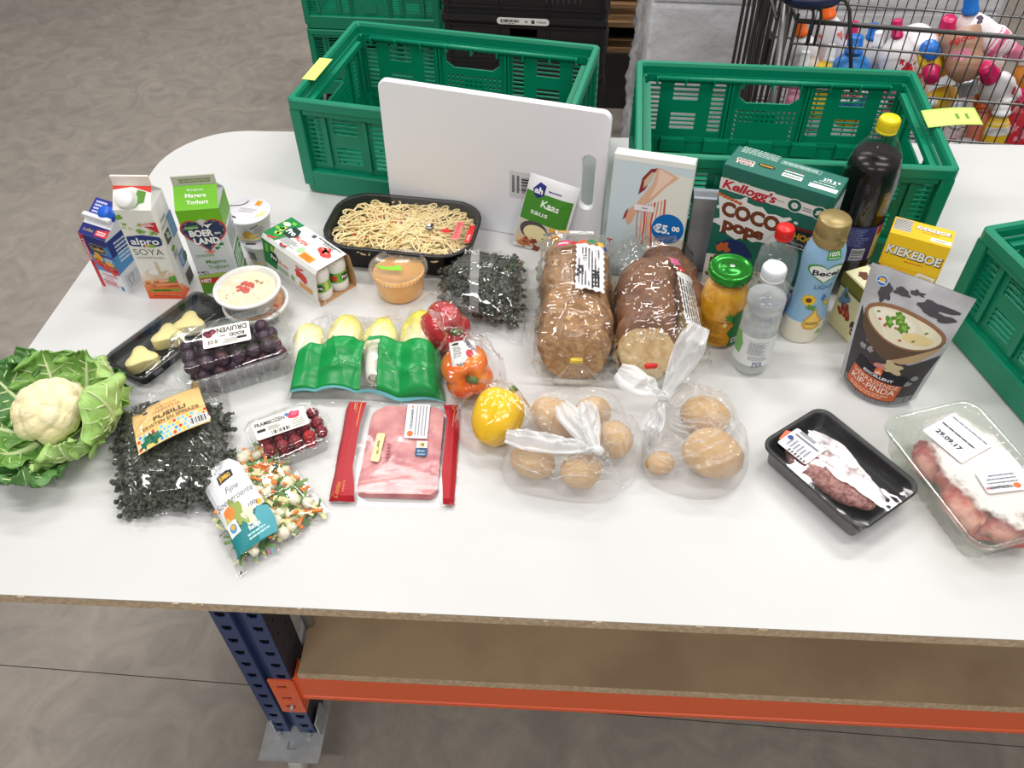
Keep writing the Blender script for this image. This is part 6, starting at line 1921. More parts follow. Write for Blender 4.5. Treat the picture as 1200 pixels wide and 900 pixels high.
# ---- green pasta in bags
FUS = mat('green_fusilli', (72, 76, 66), 0.6, col2=(88, 92, 80), nscale=40)
def fusilli(quad_fn, hfun, n, seed, name, label, loc):
    rnd = random.Random(seed)
    b = MB(FUS)
    for k in range(n):
        u, v = rnd.random(), rnd.random()
        x, y = quad_fn(u, v)
        hmax = hfun(u, v)
        if hmax < 0.012: continue
        z = 0.008 + max(0.0, hmax - 0.014) * (rnd.random() ** 0.4)
        Ln = rnd.uniform(0.038, 0.052); q = rnd.uniform(0, PI); tilt = rnd.uniform(-0.35, 0.35); tw = rnd.choice((-1, 1)) * 2 * PI * 2.1
        M = Tm(x, y, z) @ Rm(q, 'Z') @ Rm(tilt, 'Y')
        rows = []
        m = 14
        for i in range(m + 1):
            s_ = i / m - 0.5; a_ = tw * s_
            cy_, sz_ = math.cos(a_), math.sin(a_)
            rows.append([(s_ * Ln, 0.0046 * cy_, 0.0046 * sz_), (s_ * Ln, -0.0016 * sz_, 0.0016 * cy_), (s_ * Ln, -0.0046 * cy_, -0.0046 * sz_), (s_ * Ln, 0.0016 * sz_, -0.0016 * cy_)])
        b.loft(rows, True, True, True, M, smooth=False)
    o = b.build(name); o.location = loc
    tag(o, label, 'pasta', kind='stuff')
    return o

# bag with the paper header (near left)
Q = [(-0.690, 0.708), (-0.512, 0.742), (-0.606, 0.992), (-0.800, 0.972)]
c = cen(Q); Ql = [(x - c[0], y - c[1]) for x, y in Q]
hfA = lambda u, v: 0.050 * max(0.0, 1 - abs(2 * u - 1) ** 3.5) ** 0.6 * max(0.0, (1 - (v / 0.80) ** 6 if v < 0.80 else 0)) ** 0.6 * (0.35 + 0.65 * min(1, v / 0.18)) + 0.007 * (v > 0.6) * max(0.0, 1 - abs(2 * u - 1) ** 4)
qA_ = quadmap(Ql)
fusilli(lambda u, v: qA_(0.06 + 0.88 * u, 0.05 + 0.71 * v), lambda u, v: hfA(0.06 + 0.88 * u, 0.05 + 0.71 * v), 820, 5, 'fusilli', 'dark green spiral pasta in the bag with the orange paper label', at(*c))
t = thing('pasta_bag', 'clear bag of dark green spiral pasta with an orange paper label, beside the cauliflower', 'bag', at(*c))
crA = Creases(11, 46, 0.009, (0.02, 0.06), focus=[(0.0, 0.75), (-0.8, -0.6), (0.8, -0.2), (0.3, 0.9)])
bagA, topA = pillow('bag', t, Ql, lambda u, v: hfA(u, v) + 0.007 + 0.005 * nz((u * 4, v * 5, 0.3), 1, 2), WRAP, 90, 100, crA, 0.07, wav=1.0, seed=1)
# paper label in bag coordinates: corners measured on the sheet
P0, P1, P3 = Vector((-0.672 - c[0], 0.790 - c[1])), Vector((-0.582 - c[0], 0.868 - c[1])), Vector((-0.736 - c[0], 0.892 - c[1]))
ux = (P1 - P0); uy = (P3 - P0)
def inv_quad(x, y):
    u, v = 0.5, 0.5
    qm = quadmap(Ql)
    for _ in range(12):
        px, py = qm(u, v); e = 1e-4
        ax, ay = qm(u + e, v); bx_, by_ = qm(u, v + e)
        J = np.array([[(ax - px) / e, (bx_ - px) / e], [(ay - py) / e, (by_ - py) / e]])
        d = np.linalg.solve(J, np.array([x - px, y - py])); u += d[0]; v += d[1]
    return u, v
def labmap(u, v, q):
    p = P0 + ux * u + uy * v
    z = 0.069 - 0.030 * max(0.0, v) ** 1.8 - 0.006 * (2 * u - 1) ** 2
    return (p.x, p.y, z + q)
b = MB(mat('kraft_orange', (240, 198, 130), 0.6))
b.grid(44, 32, lambda u, v: labmap(u, v, 0.0), thick=-0.0004)
lb = b.build('paper_label', t, label='orange paper label')
a = Art(lambda u, v, q: labmap(u, v, q + 0.0012), step=0.04)
a.text('ANTICA', 0.5, 0.80, 0.055, (196, 110, 60), 2, w=0.30, sp=1.3); a.text('MAESTRIA', 0.5, 0.70, 0.055, (196, 110, 60), 2, w=0.40, sp=1.2)
a.text('FUSILLI', 0.52, 0.545, 0.095, (92, 76, 40), 2, w=0.46, bold=0.02); a.text('ERWTEN EN SPINAZIE', 0.52, 0.415, 0.075, (110, 92, 44), 2, w=0.80, bold=0.01)
a.line([(0.02, 0.355), (0.98, 0.355)], 0.012, (226, 150, 80), 2)
rnd = random.Random(17)
a.rect(0.0, 0.0, 1.0, 0.34, (232, 206, 150), 1)
for r_ in range(4):
    for k in range(16):
        x = 0.035 + k * 0.061 + (r_ % 2) * 0.03; y = 0.05 + r_ * 0.078
        a.ell(x, y, 0.024, 0.034, [(120, 190, 220), (60, 150, 214), (240, 190, 50), (206, 206, 200), (214, 60, 50), (120, 196, 222)][rnd.randrange(6)], 2, 10)
for k in range(5): a.poly(blob(0.10 + 0.05 * k, 0.10 + 0.05 * (k % 3), 0.055, k + 3, amp=0.5, sq=1.3), [(28, 96, 76), (40, 120, 92), (22, 80, 62)][k % 3], 3)
a.rect(0.72, 0.03, 0.99, 0.20, (228, 226, 222), 3); a.bars(0.74, 0.05, 0.97, 0.18, layer=4, n=18)
a.build('printed_label', lb)

# second pasta bag, no label, near the sauce cup
Q = [(-0.262, 1.212), (-0.096, 1.178), (-0.108, 1.374), (-0.266, 1.384)]
c = cen(Q); Ql2 = [(x - c[0], y - c[1]) for x, y in Q]
hfB = lambda u, v: 0.056 * max(0.0, 1 - abs(2 * u - 1) ** 3.5) ** 0.55 * max(0.0, 1 - abs(2 * v - 1.02) ** 3.5 if abs(2 * v - 1.02) < 1 else 0) ** 0.55
fusilli(quadmap([(0.86 * x, 0.84 * y + 0.004) for x, y in Ql2]), lambda u, v: hfB(0.06 + 0.88 * u, 0.06 + 0.88 * v), 640, 8, 'fusilli', 'dark green spiral pasta in the unlabelled bag behind the red pepper', at(*c))
t = thing('pasta_bag', 'clear unlabelled bag of dark green spiral pasta, between the tray of spaghetti and the loaf', 'bag', at(*c))
QB = [(Ql2[0][0] - 0.004, Ql2[0][1] - 0.008), (Ql2[1][0] + 0.006, Ql2[1][1] - 0.030), (Ql2[2][0] + 0.012, Ql2[2][1] + 0.008), (Ql2[3][0] - 0.012, Ql2[3][1] + 0.010)]
crB = Creases(15, 30, 0.008, (0.02, 0.06), focus=[(0.1, 0.2), (0.6, -0.9), (-0.7, 0.6)])
bagB, topB = pillow('bag', t, QB, lambda u, v: hfB(u, v) + 0.007 + 0.006 * nz((u * 4, v * 4, 0.7), 1, 5), WRAP, 80, 80, crB, 0.06, wav=1.0, seed=3)
b = MB(film('seam_film', lo=0.10, hi=0.7, rough=0.12, milk=0.14))     # back seam strip lying along the bag
b.grid(5, 30, lambda u, v: (lambda p: (p[0], p[1], p[2] + 0.0012 + 0.004 * u))(topB(0.46 + 0.10 * (u - 0.5) - 0.05 * v + 0.0, 0.06 + 0.88 * v)))
b.build('seam', t)

# ---- soup vegetables
Q = [(-0.471, 0.623), (-0.361, 0.741), (-0.503, 0.886), (-0.596, 0.790)]
c = cen(Q); Qs = [(x - c[0], y - c[1]) for x, y in Q]
hfS = lambda u, v: 0.030 * max(0.0, 1 - abs(2 * u - 1) ** 4) ** 0.6 * max(0.0, 1 - abs(2 * v - 1) ** 4) ** 0.6
rnd = random.Random(41)
qmS = quadmap([(0.86 * x, 0.86 * y) for x, y in Qs])
spec_ = {'carrot_strips': (mat('carrot', (240, 132, 46), 0.45), 60), 'leek_strips': (mat('leek_green', (74, 116, 50), 0.5, col2=(120, 156, 84), nscale=50), 150), 'cabbage_shreds': (mat('cabbage_pale', (214, 214, 150), 0.5), 90), 'celeriac_cubes': (mat('celeriac', (226, 216, 160), 0.5), 60), 'cauliflower_bits': (mat('cauli_bit', (240, 232, 206), 0.55), 34), 'parsley_bits': (mat('parsley_dark', (44, 84, 36), 0.55), 90)}
soup_objs = {}
for nm, (m_, cnt) in spec_.items():
    b = MB(m_)
    for k in range(cnt):
        u, v = rnd.random(), rnd.random()
        if nm == 'carrot_strips' and rnd.random() < 0.75: u = 0.55 + 0.45 * rnd.random()
        x, y = qmS(u, v)
        z = 0.004 + (hfS(0.07 + 0.86 * u, 0.07 + 0.86 * v) - 0.005) * rnd.random() ** 0.4
        M = Tm(x, y, max(0.004, z)) @ Rm(rnd.uniform(0, PI), 'Z') @ Rm(rnd.uniform(-0.4, 0.4), 'Y')
        if nm == 'carrot_strips': b.rbox(0, 0, 0, rnd.uniform(0.020, 0.042), 0.0048, 0.0042, 0.0006, 1, M)
        elif nm in ('leek_strips', 'cabbage_shreds'):
            n_ = 6; Ln = rnd.uniform(0.018, 0.040); cv = rnd.uniform(-0.6, 0.6); w_ = rnd.uniform(0.003, 0.008)
            b.grid(n_, 1, lambda s_, r_: ((s_ - 0.5) * Ln, (r_ - 0.5) * w_ + cv * Ln * (s_ - 0.5) ** 2, 0.002 * math.sin(5 * s_ + cv * 9)), M)
        elif nm == 'celeriac_cubes': b.rbox(0, 0, 0, rnd.uniform(0.008, 0.013), rnd.uniform(0.008, 0.011), 0.008, 0.0012, 1, M)
        elif nm == 'cauliflower_bits': b.sph((0, 0, 0), rnd.uniform(0.007, 0.012), 10, 7, M, f=lambda p: tuple(p * (1 + 0.3 * nz(p, 260, 3))))
        else: b.sph((0, 0, 0), (rnd.uniform(0.004, 0.008), rnd.uniform(0.003, 0.006), 0.0012), 6, 4, M)
    o = b.build(nm); o.location = at(*c); soup_objs[nm] = o
    tag(o, {'carrot_strips': 'orange carrot strips in the bag of chopped soup vegetables', 'leek_strips': 'green leek strips in the bag of chopped soup vegetables', 'cabbage_shreds': 'pale yellow cabbage shreds in the bag of chopped soup vegetables', 'celeriac_cubes': 'cream celeriac cubes in the bag of chopped soup vegetables', 'cauliflower_bits': 'small white cauliflower florets in the bag of chopped soup vegetables', 'parsley_bits': 'dark green parsley bits in the bag of chopped soup vegetables'}[nm], 'vegetables', kind='stuff')
t = thing('vegetable_bag', 'clear bag of chopped soup vegetables with a grey-white and teal printed panel', 'bag', at(*c))
crS = Creases(23, 44, 0.005, (0.015, 0.05), focus=[(0.9, 0.3), (0.2, 0.9), (-0.8, -0.8)])
Qb = [(x * 1.02, y * 1.02) for x, y in Qs]
bagS, topS = pillow('bag', t, Qb, lambda u, v: hfS(u, v) + 0.006, WRAP, 80, 80, crS, 0.07, wav=1.0, seed=5)
# in bag coordinates: u runs from the near-left edge to the far-right edge ... v from near to far
def soupmap(u, v, q):      # panel coordinates: u across 0..1 (left to right reading), v up 0..1
    s_ = 0.02 + 0.50 * u; t_ = 0.05 + 0.90 * v
    p = topS(s_, t_)
    z = hfS(s_, t_) * min(1, min(s_, t_, 1 - t_) / 0.07) + 0.0115
    return (p[0], p[1], z + q)
a = Art(soupmap, step=0.07, dl=0.00025)
pan = [(0.30, 0.02), (0.90, 0.02), (1.0, 0.10), (1.0, 0.30), (0.96, 0.36), (0.98, 0.80), (0.82, 0.98), (0.40, 1.0), (0.16, 0.92), (0.10, 0.80), (0.24, 0.62), (0.26, 0.30), (0.18, 0.16)]
a.poly([(0.10, 0.30), (0.98, 0.30), (0.97, 0.82), (0.82, 0.95), (0.36, 0.99), (0.14, 0.92), (0.06, 0.80), (0.08, 0.5)], (222, 222, 224), 1)
a.poly([(0.06, 0.04), (0.92, 0.02), (1.0, 0.12), (1.0, 0.26), (0.80, 0.31), (0.62, 0.24), (0.52, 0.28), (0.30, 0.20), (0.12, 0.24)], (24, 124, 128), 2)
a.poly([(0.56, 0.04), (0.92, 0.02), (1.0, 0.12), (1.0, 0.26), (0.80, 0.31), (0.70, 0.24)], (74, 156, 166), 3)
a.poly([(0.36, 0.70), (0.72, 0.72), (0.74, 0.80), (0.68, 0.80), (0.64, 0.815), (0.38, 0.79)], (44, 46, 56), 2); a.text('JUMBO', 0.54, 0.755, 0.045, (226, 180, 60), 3, w=0.27, bold=0.05)
INK_ = (70, 56, 54)
a.text('Fijne', 0.56, 0.615, 0.062, INK_, 3, w=0.30, shear=0.3, bold=-0.01); a.text('Soepgroente', 0.52, 0.515, 0.066, INK_, 3, w=0.84, shear=0.3, bold=-0.012); a.text('100g', 0.78, 0.36, 0.040, INK_, 3, w=0.22, shear=0.3)
a.lines(0.26, 0.86, 0.66, 0.90, 2, (190, 192, 198), 2, 4); a.rect(0.84, 0.31, 0.95, 0.36, (236, 176, 60), 2)
a.poly(blob(0.28, 0.40, 0.11, 3, amp=0.15, sq=0.6), (240, 130, 60), 3); a.poly(blob(0.44, 0.36, 0.13, 4, amp=0.4), (150, 164, 80), 3); a.poly(blob(0.60, 0.27, 0.12, 5, amp=0.4, sq=0.8), (226, 216, 190), 3); a.poly(blob(0.20, 0.30, 0.07, 6, amp=0.3), (196, 186, 110), 4)
a.rect(0.12, 0.19, 0.34, 0.32, (226, 232, 222), 5); a.ell(0.23, 0.255, 0.07, 0.045, (90, 150, 200), 6, 14); a.ell(0.23, 0.265, 0.04, 0.025, (240, 170, 60), 7, 10)
a.text('Recept', 0.60, 0.165, 0.040, (230, 244, 244), 4, w=0.24, bold=0.03); a.lines(0.40, 0.07, 0.84, 0.13, 2, (170, 214, 216), 4, 5)
a.build('printed_panel', t)
a = Art(lambda u, v, q: (lambda p: (p[0], p[1], p[2] + q + 0.0006))(topS(u, v)))
for u, cl in ((0.28, (236, 220, 90)), (0.33, (236, 110, 170)), (0.37, (120, 206, 220))): a.rect(u, 0.018, u + 0.016, 0.036, cl, 1)
a.rect(0.54, 0.014, 0.62, 0.040, (150, 154, 166), 1); a.ell(0.045, 0.02, 0.009, 0.011, (90, 90, 96), 1, 12)
pe_ = a.build('printed_edge', t); pe_['kind'] = 'stuff'

# ---- chicory
Q = [(-0.496, 0.974), (-0.222, 0.990), (-0.246, 1.196), (-0.478, 1.180)]
c = cen(Q); Qe = [(x - c[0], y - c[1]) for x, y in Q]
CHW = mat('chicory_white', (240, 238, 214), 0.4, col2=(232, 228, 176), nscale=24, stretch=(4, 1, 4), sss=0.1)
def chicory_mat():
    m = mat('chicory_leaf', (242, 240, 222), 0.42, sss=0.1)
    nt = m.node_tree; b_ = nt.nodes['Principled BSDF']
    tc = nt.nodes.new('ShaderNodeTexCoord'); sx = nt.nodes.new('ShaderNodeSeparateXYZ'); nt.links.new(tc.outputs['Object'], sx.inputs[0])
    n_ = nt.nodes.new('ShaderNodeTexNoise'); n_.inputs['Scale'].default_value = 30; nt.links.new(tc.outputs['Object'], n_.inputs['Vector'])
    ad = nt.nodes.new('ShaderNodeMath'); ad.operation = 'MULTIPLY_ADD'; ad.inputs[1].default_value = 0.05; nt.links.new(n_.outputs['Fac'], ad.inputs[0]); nt.links.new(sx.outputs['Y'], ad.inputs[2])
    r_ = nt.nodes.new('ShaderNodeValToRGB'); e = r_.color_ramp.elements
    e[0].position = 0.075; e[0].color = lin((244, 242, 226)); e[1].position = 0.15; e[1].color = lin((238, 226, 90))
    nt.links.new(ad.outputs[0], r_.inputs['Fac']); nt.links.new(r_.outputs['Color'], b_.inputs['Base Color'])
    return m
CHM = chicory_mat()
def chicory(t, Ln, rad, seed):
    rnd = random.Random(seed)
    def half(a0, wid, sc, tip, off):
        b = MB(CHM)
        def fn(u, v):
            q = a0 + (u - 0.5) * wid * (1 - 0.25 * v)
            y = v * Ln * tip
            prof_ = math.sin(PI * min(1, 0.10 + 0.90 * (y / Ln))) ** 0.75 if y < Ln else 0.0
            prof_ = (0.30 + 0.70 * math.sin(PI * min(1.0, (y / Ln) * 0.66 + 0.045))) * max(0.02, 1 - max(0, (y / Ln - 0.62) / 0.40) ** 2.4)
            r_ = rad * prof_ * sc + 0.0022 * math.sin(14 * v + 8 * u + seed) * v * 0.6
            r_ += 0.003 * v ** 6 * (1 + math.sin(20 * u + seed))
            return (r_ * math.cos(q), y, r_ * math.sin(q) + off)
        b.grid(14, 22, fn, thick=0.0010)
        return b.build('leaf', t)
    half(PI / 2 + 0.3, 3.6, 1.0, 0.93, 0); half(-PI / 2 - 0.4, 3.6, 0.98, 0.90, 0); half(PI / 2 - 0.5, 2.8, 0.93, 0.98, 0); half(-0.3, 2.6, 0.88, 1.0, 0); half(PI + 0.2, 2.6, 0.84, 0.96, 0)
    b = MB(CHM); b.sph((0, 0.010, 0), (rad * 0.34, 0.011, rad * 0.34), 14, 8); b.build('root_end', t)
ch = [(-0.470, 1.008, 0.126, 0.0255, R(8), 'leftmost chicory head in the green-banded bag'), (-0.412, 1.008, 0.150, 0.0285, R(2), 'second chicory head from the left, frilly yellow tip, in the green-banded bag'), (-0.343, 1.004, 0.152, 0.0275, R(3), 'third chicory head from the left, above the white logo window of the bag'), (-0.275, 1.006, 0.178, 0.0285, R(3), 'rightmost and longest chicory head in the green-banded bag')]
for i, (x, y, Ln, rad, rot_, lab) in enumerate(ch):
    t = thing('chicory', lab, 'vegetable', at(x, y + 0.008, rad + 0.003), rot_, 'chicory heads in the bag')
    chicory(t, Ln, rad * 1.12, i + 2)
t = thing('chicory_bag', 'clear bag of chicory with a broad bright green printed band', 'bag', at(*c))
def hfE(u, v):
    x = Qe[0][0] + c[0] + u * 0.262
    s_ = 0.010
    for cx, _, Ln, rad, _, _ in ch:
        d = abs(x - cx) / (rad * 1.25)
        if d < 1: s_ = max(s_, (2 * rad + 0.006) * (1 - d * d) ** 0.5 * min(1, (1 - v) * 3.2) * min(1, 0.25 + v * 2.4))
    pl = 0.053 * min(1, u / 0.12, (1 - u) / 0.10) * min(1, (1 - v) * 2.4) * min(1, 0.06 + v * 3.0)
    return (s_ ** 4 + max(pl, 0.001) ** 4) ** 0.25
crE = Creases(29, 80, 0.0085, (0.010, 0.035), focus=[(0.9, 0.6), (0.3, 0.95), (-0.8, 0.8)])
Qe2 = [(x * 1.05, y * (1.07 if y > 0 else 1.02)) for x, y in Qe]
bagE, topE = pillow('bag', t, Qe2, lambda u, v: hfE(u, v) + 0.006, WRAP, 110, 80, crE, 0.06, wav=1.0, seed=7)
GB = mat('green_print', (8, 150, 70), 0.3, spec=0.5)
def band_hi(u): return 0.35 + 0.10 * math.sin(2.6 * u + 0.2) - 0.09 * max(0, 0.24 - u) * 3
b = MB(GB)
def band(u, v):
    s_ = 0.012 + 0.976 * u; t_ = 0.035 + 0.02 * math.sin(5 * u) + (band_hi(u) - 0.035 - 0.02 * math.sin(5 * u)) * v
    p = topE(s_, t_); return (p[0], p[1], p[2] + 0.0008)
for u0, u1 in ((0.0, 0.475), (0.585, 1.0)):
    b.grid(50, 16, lambda u, v: band(u0 + (u1 - u0) * u, v), thick=0.0002)
def band2(u, v): return band(0.475 + 0.11 * u, v)
b.grid(10, 4, lambda u, v: band2(u, 0.90 + 0.10 * v), thick=0.0002)
b.build('green_band', t, label='bright green printed band')
a = Art(lambda u, v, q: (lambda p: (p[0], p[1], p[2] + q + 0.0004))(band(u, v)), step=0.02)
for k, cl in enumerate('VAL'):
    a.text(cl, 0.575, 0.82 - 0.16 * k, 0.030, (236, 244, 236), 1, w=0.12 * 0.3, rot=-PI / 2, bold=0.02)
a.line([(0.0, 0.0), (1.0, 0.0)], 0.03, (120, 196, 206), 1)
a.build('printed_band', t)

# ---- sweet peppers in one long bag
def pepper(name, label, loc, rot, m, s, seed):
    t = thing(name, label, 'vegetable', loc, rot, 'sweet peppers in the long bag')
    b = MB(m)
    nl = 4
    def f(p):
        r_ = Vector((p.x, p.y)).length; q = math.atan2(p.y, p.x); z = p.z
        lob = 0.70 + 0.33 * abs(math.cos(nl * 0.5 * q + seed)) ** 0.5
        k = lob * (1 + 0.05 * math.sin(q + seed))
        top = max(0, z) ; dz = 0.0
        dz = -0.30 * math.exp(-(r_ / 0.28) ** 2) * (1 if z > 0 else -0.6)
        fl = 1 + 0.16 * z - 0.10 * z * z
        zz = (abs(z) ** 0.8) * (1 if z > 0 else -1) + dz
        return (p.x * k * fl * s, p.y * k * fl * s, zz * s * 1.22)
    b.sph((0, 0, 0), (1, 1, 1), 44, 26, f=f)
    b.build('flesh', t)
    b = MB(mat('pepper_stem', (78, 112, 44), 0.5))
    b.tube([(0, 0, 0.60 * s), (0.02 * s, 0, 0.82 * s), (0.10 * s, 0.04 * s, 1.12 * s), (0.24 * s, 0.10 * s, 1.38 * s)], [0.26 * s, 0.13 * s, 0.12 * s, 0.15 * s], 12)
    b.build('stem', t)
    return t
PRED = mat('pepper_red', (186, 26, 40), 0.22, spec=0.55, coat=0.3); POR = mat('pepper_orange', (246, 104, 20), 0.22, spec=0.55, coat=0.3, col2=(240, 140, 40), nscale=14); PYE = mat('pepper_yellow', (250, 198, 8), 0.22, spec=0.55, coat=0.3)
pepper('sweet_pepper', 'red sweet pepper, farthest of the bagged peppers', at(-0.238, 1.143, 0.043), (R(66), R(6), R(30)), PRED, 0.0450, 0.3)
pepper('sweet_pepper', 'orange sweet pepper under the white price label', at(-0.182, 1.034, 0.043), (R(66), R(0), R(14)), POR, 0.0460, 1.1)
pepper('sweet_pepper', 'yellow sweet pepper with its green stem pointing away, beside the potatoes', at(-0.118, 0.930, 0.043), (R(-62), R(10), R(-16)), PYE, 0.0430, 2.0)
pp = [(-0.262, 1.208), (-0.238, 1.140), (-0.184, 1.036), (-0.120, 0.934), (-0.088, 0.868)]
t = thing('pepper_bag', 'long clear bag over the red, orange and yellow peppers, with a white price label', 'bag', at(-0.18, 1.03))
crP = Creases(33, 110, 0.0085, (0.010, 0.035), focus=[(0.0, 0.3), (0.0, -0.3), (0.5, 0.9)])
dirp = Vector((0.118, -0.206)).normalized(); nrm = Vector((dirp.y, -dirp.x)) * -1
def pbag(u, v):
    # v 0..1 along the bag from far (behind the red one) to near, u across
    s_ = -0.185 + 0.375 * v
    base = Vector((-0.180, 1.034)) + dirp * s_
    dists = [(-0.125, 0.049), (0.0, 0.048), (0.125, 0.047)]
    w = 0.020; h = 0.004
    for d0, r_ in dists:
        k = abs(s_ - d0) / (r_ * 1.35)
        if k < 1: w = max(w, (r_ + 0.006) * (1 - k ** 2.6) ** 0.3 + 0.006); h = max(h, (2 * r_ - 0.001) * (1 - k ** 2.6) ** 0.35)
    w = max(w, 0.040 - 0.10 * max(0, abs(s_) - 0.14)); h = max(h, 0.050 * (1 - (abs(s_) / 0.2) ** 4))
    a_ = PI * u
    x = -math.cos(a_) * w * 1.08
    z = (math.sin(a_) ** 0.8 if math.sin(a_) > 0 else 0) * h + 0.0012
    c_ = crP(2 * u - 1, 2 * v - 1) + 0.0018 * nz((u * 9, v * 22, 1), 1, 4)
    p = base + nrm * (x + c_ * 0.5 * (1 if x > 0 else -1))
    return (p.x + 0.18, p.y - 1.03, z + c_ * math.sin(a_) + 0.0045 * math.sin(a_))
b = MB(WRAP); b.grid(56, 110, pbag); b.build('bag', t)
# price label wrapped over the bag between red and orange
def plab(u, v, q):
    s_ = Vector((-0.182 + 0.18, 1.026 - 1.03)); ax = Vector((0.97, 0.26)); ay = Vector((-0.26, 0.97))
    p = s_ + ax * u + ay * v
    z = 0.1010 - 15.0 * (v - 0.012) ** 2 - 7.0 * u * u
    return (p.x, p.y, z + q)
b = MB(mat('price_label', (240, 238, 234), 0.45)); b.grid(8, 10, lambda u, v: plab(0.80 * (u - 0.5) * 0.056, 0.80 * (v - 0.5) * 0.070, 0), thick=-0.0004); lb = b.build('price_label', t, label='white price label')
a = Art(lambda u, v, q: plab(0.8 * u, 0.8 * v, q + 0.0006), step=0.012)
a.text('PAPRIKA', 0.012, 0.020, 0.0095, (30, 30, 32), 2, w=0.030, bold=0.03, rot=-PI / 2 + 0.3); a.rect(-0.022, 0.018, -0.008, 0.026, (30, 30, 32), 2); a.lines(-0.022, -0.012, -0.004, 0.014, 5, (150, 148, 144), 2, 5); a.bars(-0.022, -0.030, 0.004, -0.022, layer=2, n=14)
a.ell(0.012, -0.006, 0.008, 0.008, (206, 60, 70), 2, 14); a.ell(0.018, -0.020, 0.007, 0.007, (240, 180, 50), 2, 14); a.ell(0.020, 0.004, 0.004, 0.004, (90, 110, 160), 3, 10); a.ell(0.018, -0.020, 0.0025, 0.0025, (90, 70, 30), 3, 8)
a.build('printed_label', lb)

# ---- sliced ham pack
Q = [(-0.369, 0.766), (-0.171, 0.774), (-0.188, 0.982), (-0.386, 0.976)]
c = cen(Q); Qh = [(x - c[0], y - c[1]) for x, y in Q]
HAM = mat('ham', (212, 146, 142), 0.45, col2=(176, 94, 98), nscale=22, namt=(0.34, 0.64), bump=0.15, bscale=120, spec=0.55, detail=8)
qh = quadmap(Qh)
for k in range(5):
    b = MB(HAM)
    pts = []
    ins = [(0.235 - 0.010 * (4 - k), 0.055), (0.86, 0.05 + 0.004 * k), (0.87, 0.90), (0.80, 0.955), (0.36, 0.955), (0.27 - 0.010 * (4 - k), 0.90)]
    n_ = len(ins); sm = []
    for i in range(n_):
        a_, b_2, c_2 = ins[i - 1], ins[i], ins[(i + 1) % n_]
        for f in (0.12, 0.3, 0.5, 0.7, 0.88):
            # quadratic corner smoothing between edge midpoints
            p0 = ((a_[0] + b_2[0]) / 2, (a_[1] + b_2[1]) / 2); p1 = ((b_2[0] + c_2[0]) / 2, (b_2[1] + c_2[1]) / 2)
            w0 = 0.9
            q0 = (b_2[0] + (p0[0] - b_2[0]) * 0.25, b_2[1] + (p0[1] - b_2[1]) * 0.25); q1 = (b_2[0] + (p1[0] - b_2[0]) * 0.25, b_2[1] + (p1[1] - b_2[1]) * 0.25)
            sm.append(((1 - f) ** 2 * q0[0] + 2 * f * (1 - f) * b_2[0] + f * f * q1[0], (1 - f) ** 2 * q0[1] + 2 * f * (1 - f) * b_2[1] + f * f * q1[1]))
    P = [qh(*s_) for s_ in sm]
    b.prism(P, 0, 0.0019)
    o = b.build('ham_slice'); o.location = at(c[0], c[1], 0.0016 + 0.0021 * k)
    tag(o, ['bottom ham slice in the red-edged pack', 'second ham slice from the bottom in the red-edged pack', 'middle ham slice in the red-edged pack', 'ham slice just under the top one in the red-edged pack', 'top ham slice, facing up through the red-edged pack'][k], 'ham', 'ham slices in the pack')
t = thing('ham_pack', 'flat clear pack of sliced ham with red printed side bands', 'pack', at(*c))
crH = Creases(43, 26, 0.0016, (0.012, 0.04), focus=[(0.85, -0.85), (-0.9, -0.9), (0.8, 0.9)])
Qp = [(x * 1.04, y * 1.05) for x, y in Qh]
pk, topH = pillow('film', t, Qp, lambda u, v: 0.0138, film('ham_film', lo=0.012, hi=0.35, rough=0.12, bump=0.2, bscale=30), 60, 60, crH, 0.06, wav=0.1, seed=9)
REDP = mat('red_print', (172, 24, 36), 0.4, spec=0.3)
def hm(u, v, q):
    p = topH(min(1, max(0, u)), min(1, max(0, v))); return (p[0], p[1], p[2] + q + 0.0006)
a = Art(hm, step=0.05, dl=0.0002)
a.poly([(0.012, 0.02), (0.215, 0.02), (0.205, 0.12), (0.165, 0.30), (0.165, 0.72), (0.195, 0.98), (0.060, 0.98), (0.020, 0.90)], REDP, 1)
a.line([(0.150, 0.98), (0.140, 0.70)], 0.006, (214, 160, 70), 2)
a.text('Gouden', 0.070, 0.10, 0.042, (214, 160, 70), 2, w=0.13, rot=PI / 2 - 0.1, shear=0.3); a.lines(0.110, 0.08, 0.130, 0.18, 6, (226, 130, 110), 2, 9); a.lines(0.095, 0.84, 0.105, 0.97, 1, (214, 150, 110), 2, 4); a.lines(0.112, 0.84, 0.120, 0.94, 6, (226, 150, 130), 2, 8)
a.build('printed_band', t, label='wide red printed band at the left')
a = Art(hm, step=0.05, dl=0.0002)
a.poly([(0.90, 0.02), (0.985, 0.02), (0.985, 0.96), (0.965, 0.98), (0.84, 0.975), (0.885, 0.80), (0.875, 0.30)], REDP, 1)
a.ell(0.945, 0.92, 0.024, 0.022, (206, 130, 80), 2, 12); a.ell(0.945, 0.92, 0.012, 0.012, REDP, 3, 10); a.line([(0.945, 0.90), (0.935, 0.72)], 0.006, (206, 130, 80), 2)
a.build('printed_band', t, label='narrow red printed band at the right')
def hl(cx, cy, w, h): return (cx - w / 2, cy - h / 2, cx + w / 2, cy + h / 2)
a = Art(hm, step=0.05, dl=0.0002)
a.rect(0.545, 0.595, 0.735, 0.945, (234, 232, 238), 2); a.ell(0.590, 0.640, 0.026, 0.030, (240, 110, 40), 3, 16)
a.text('VOEDSELBANKEN', 0.592, 0.785, 0.020, (40, 40, 44), 3, w=0.21, rot=PI / 2, bold=0.03); a.rect(0.582, 0.905, 0.600, 0.925, (236, 110, 50), 3)
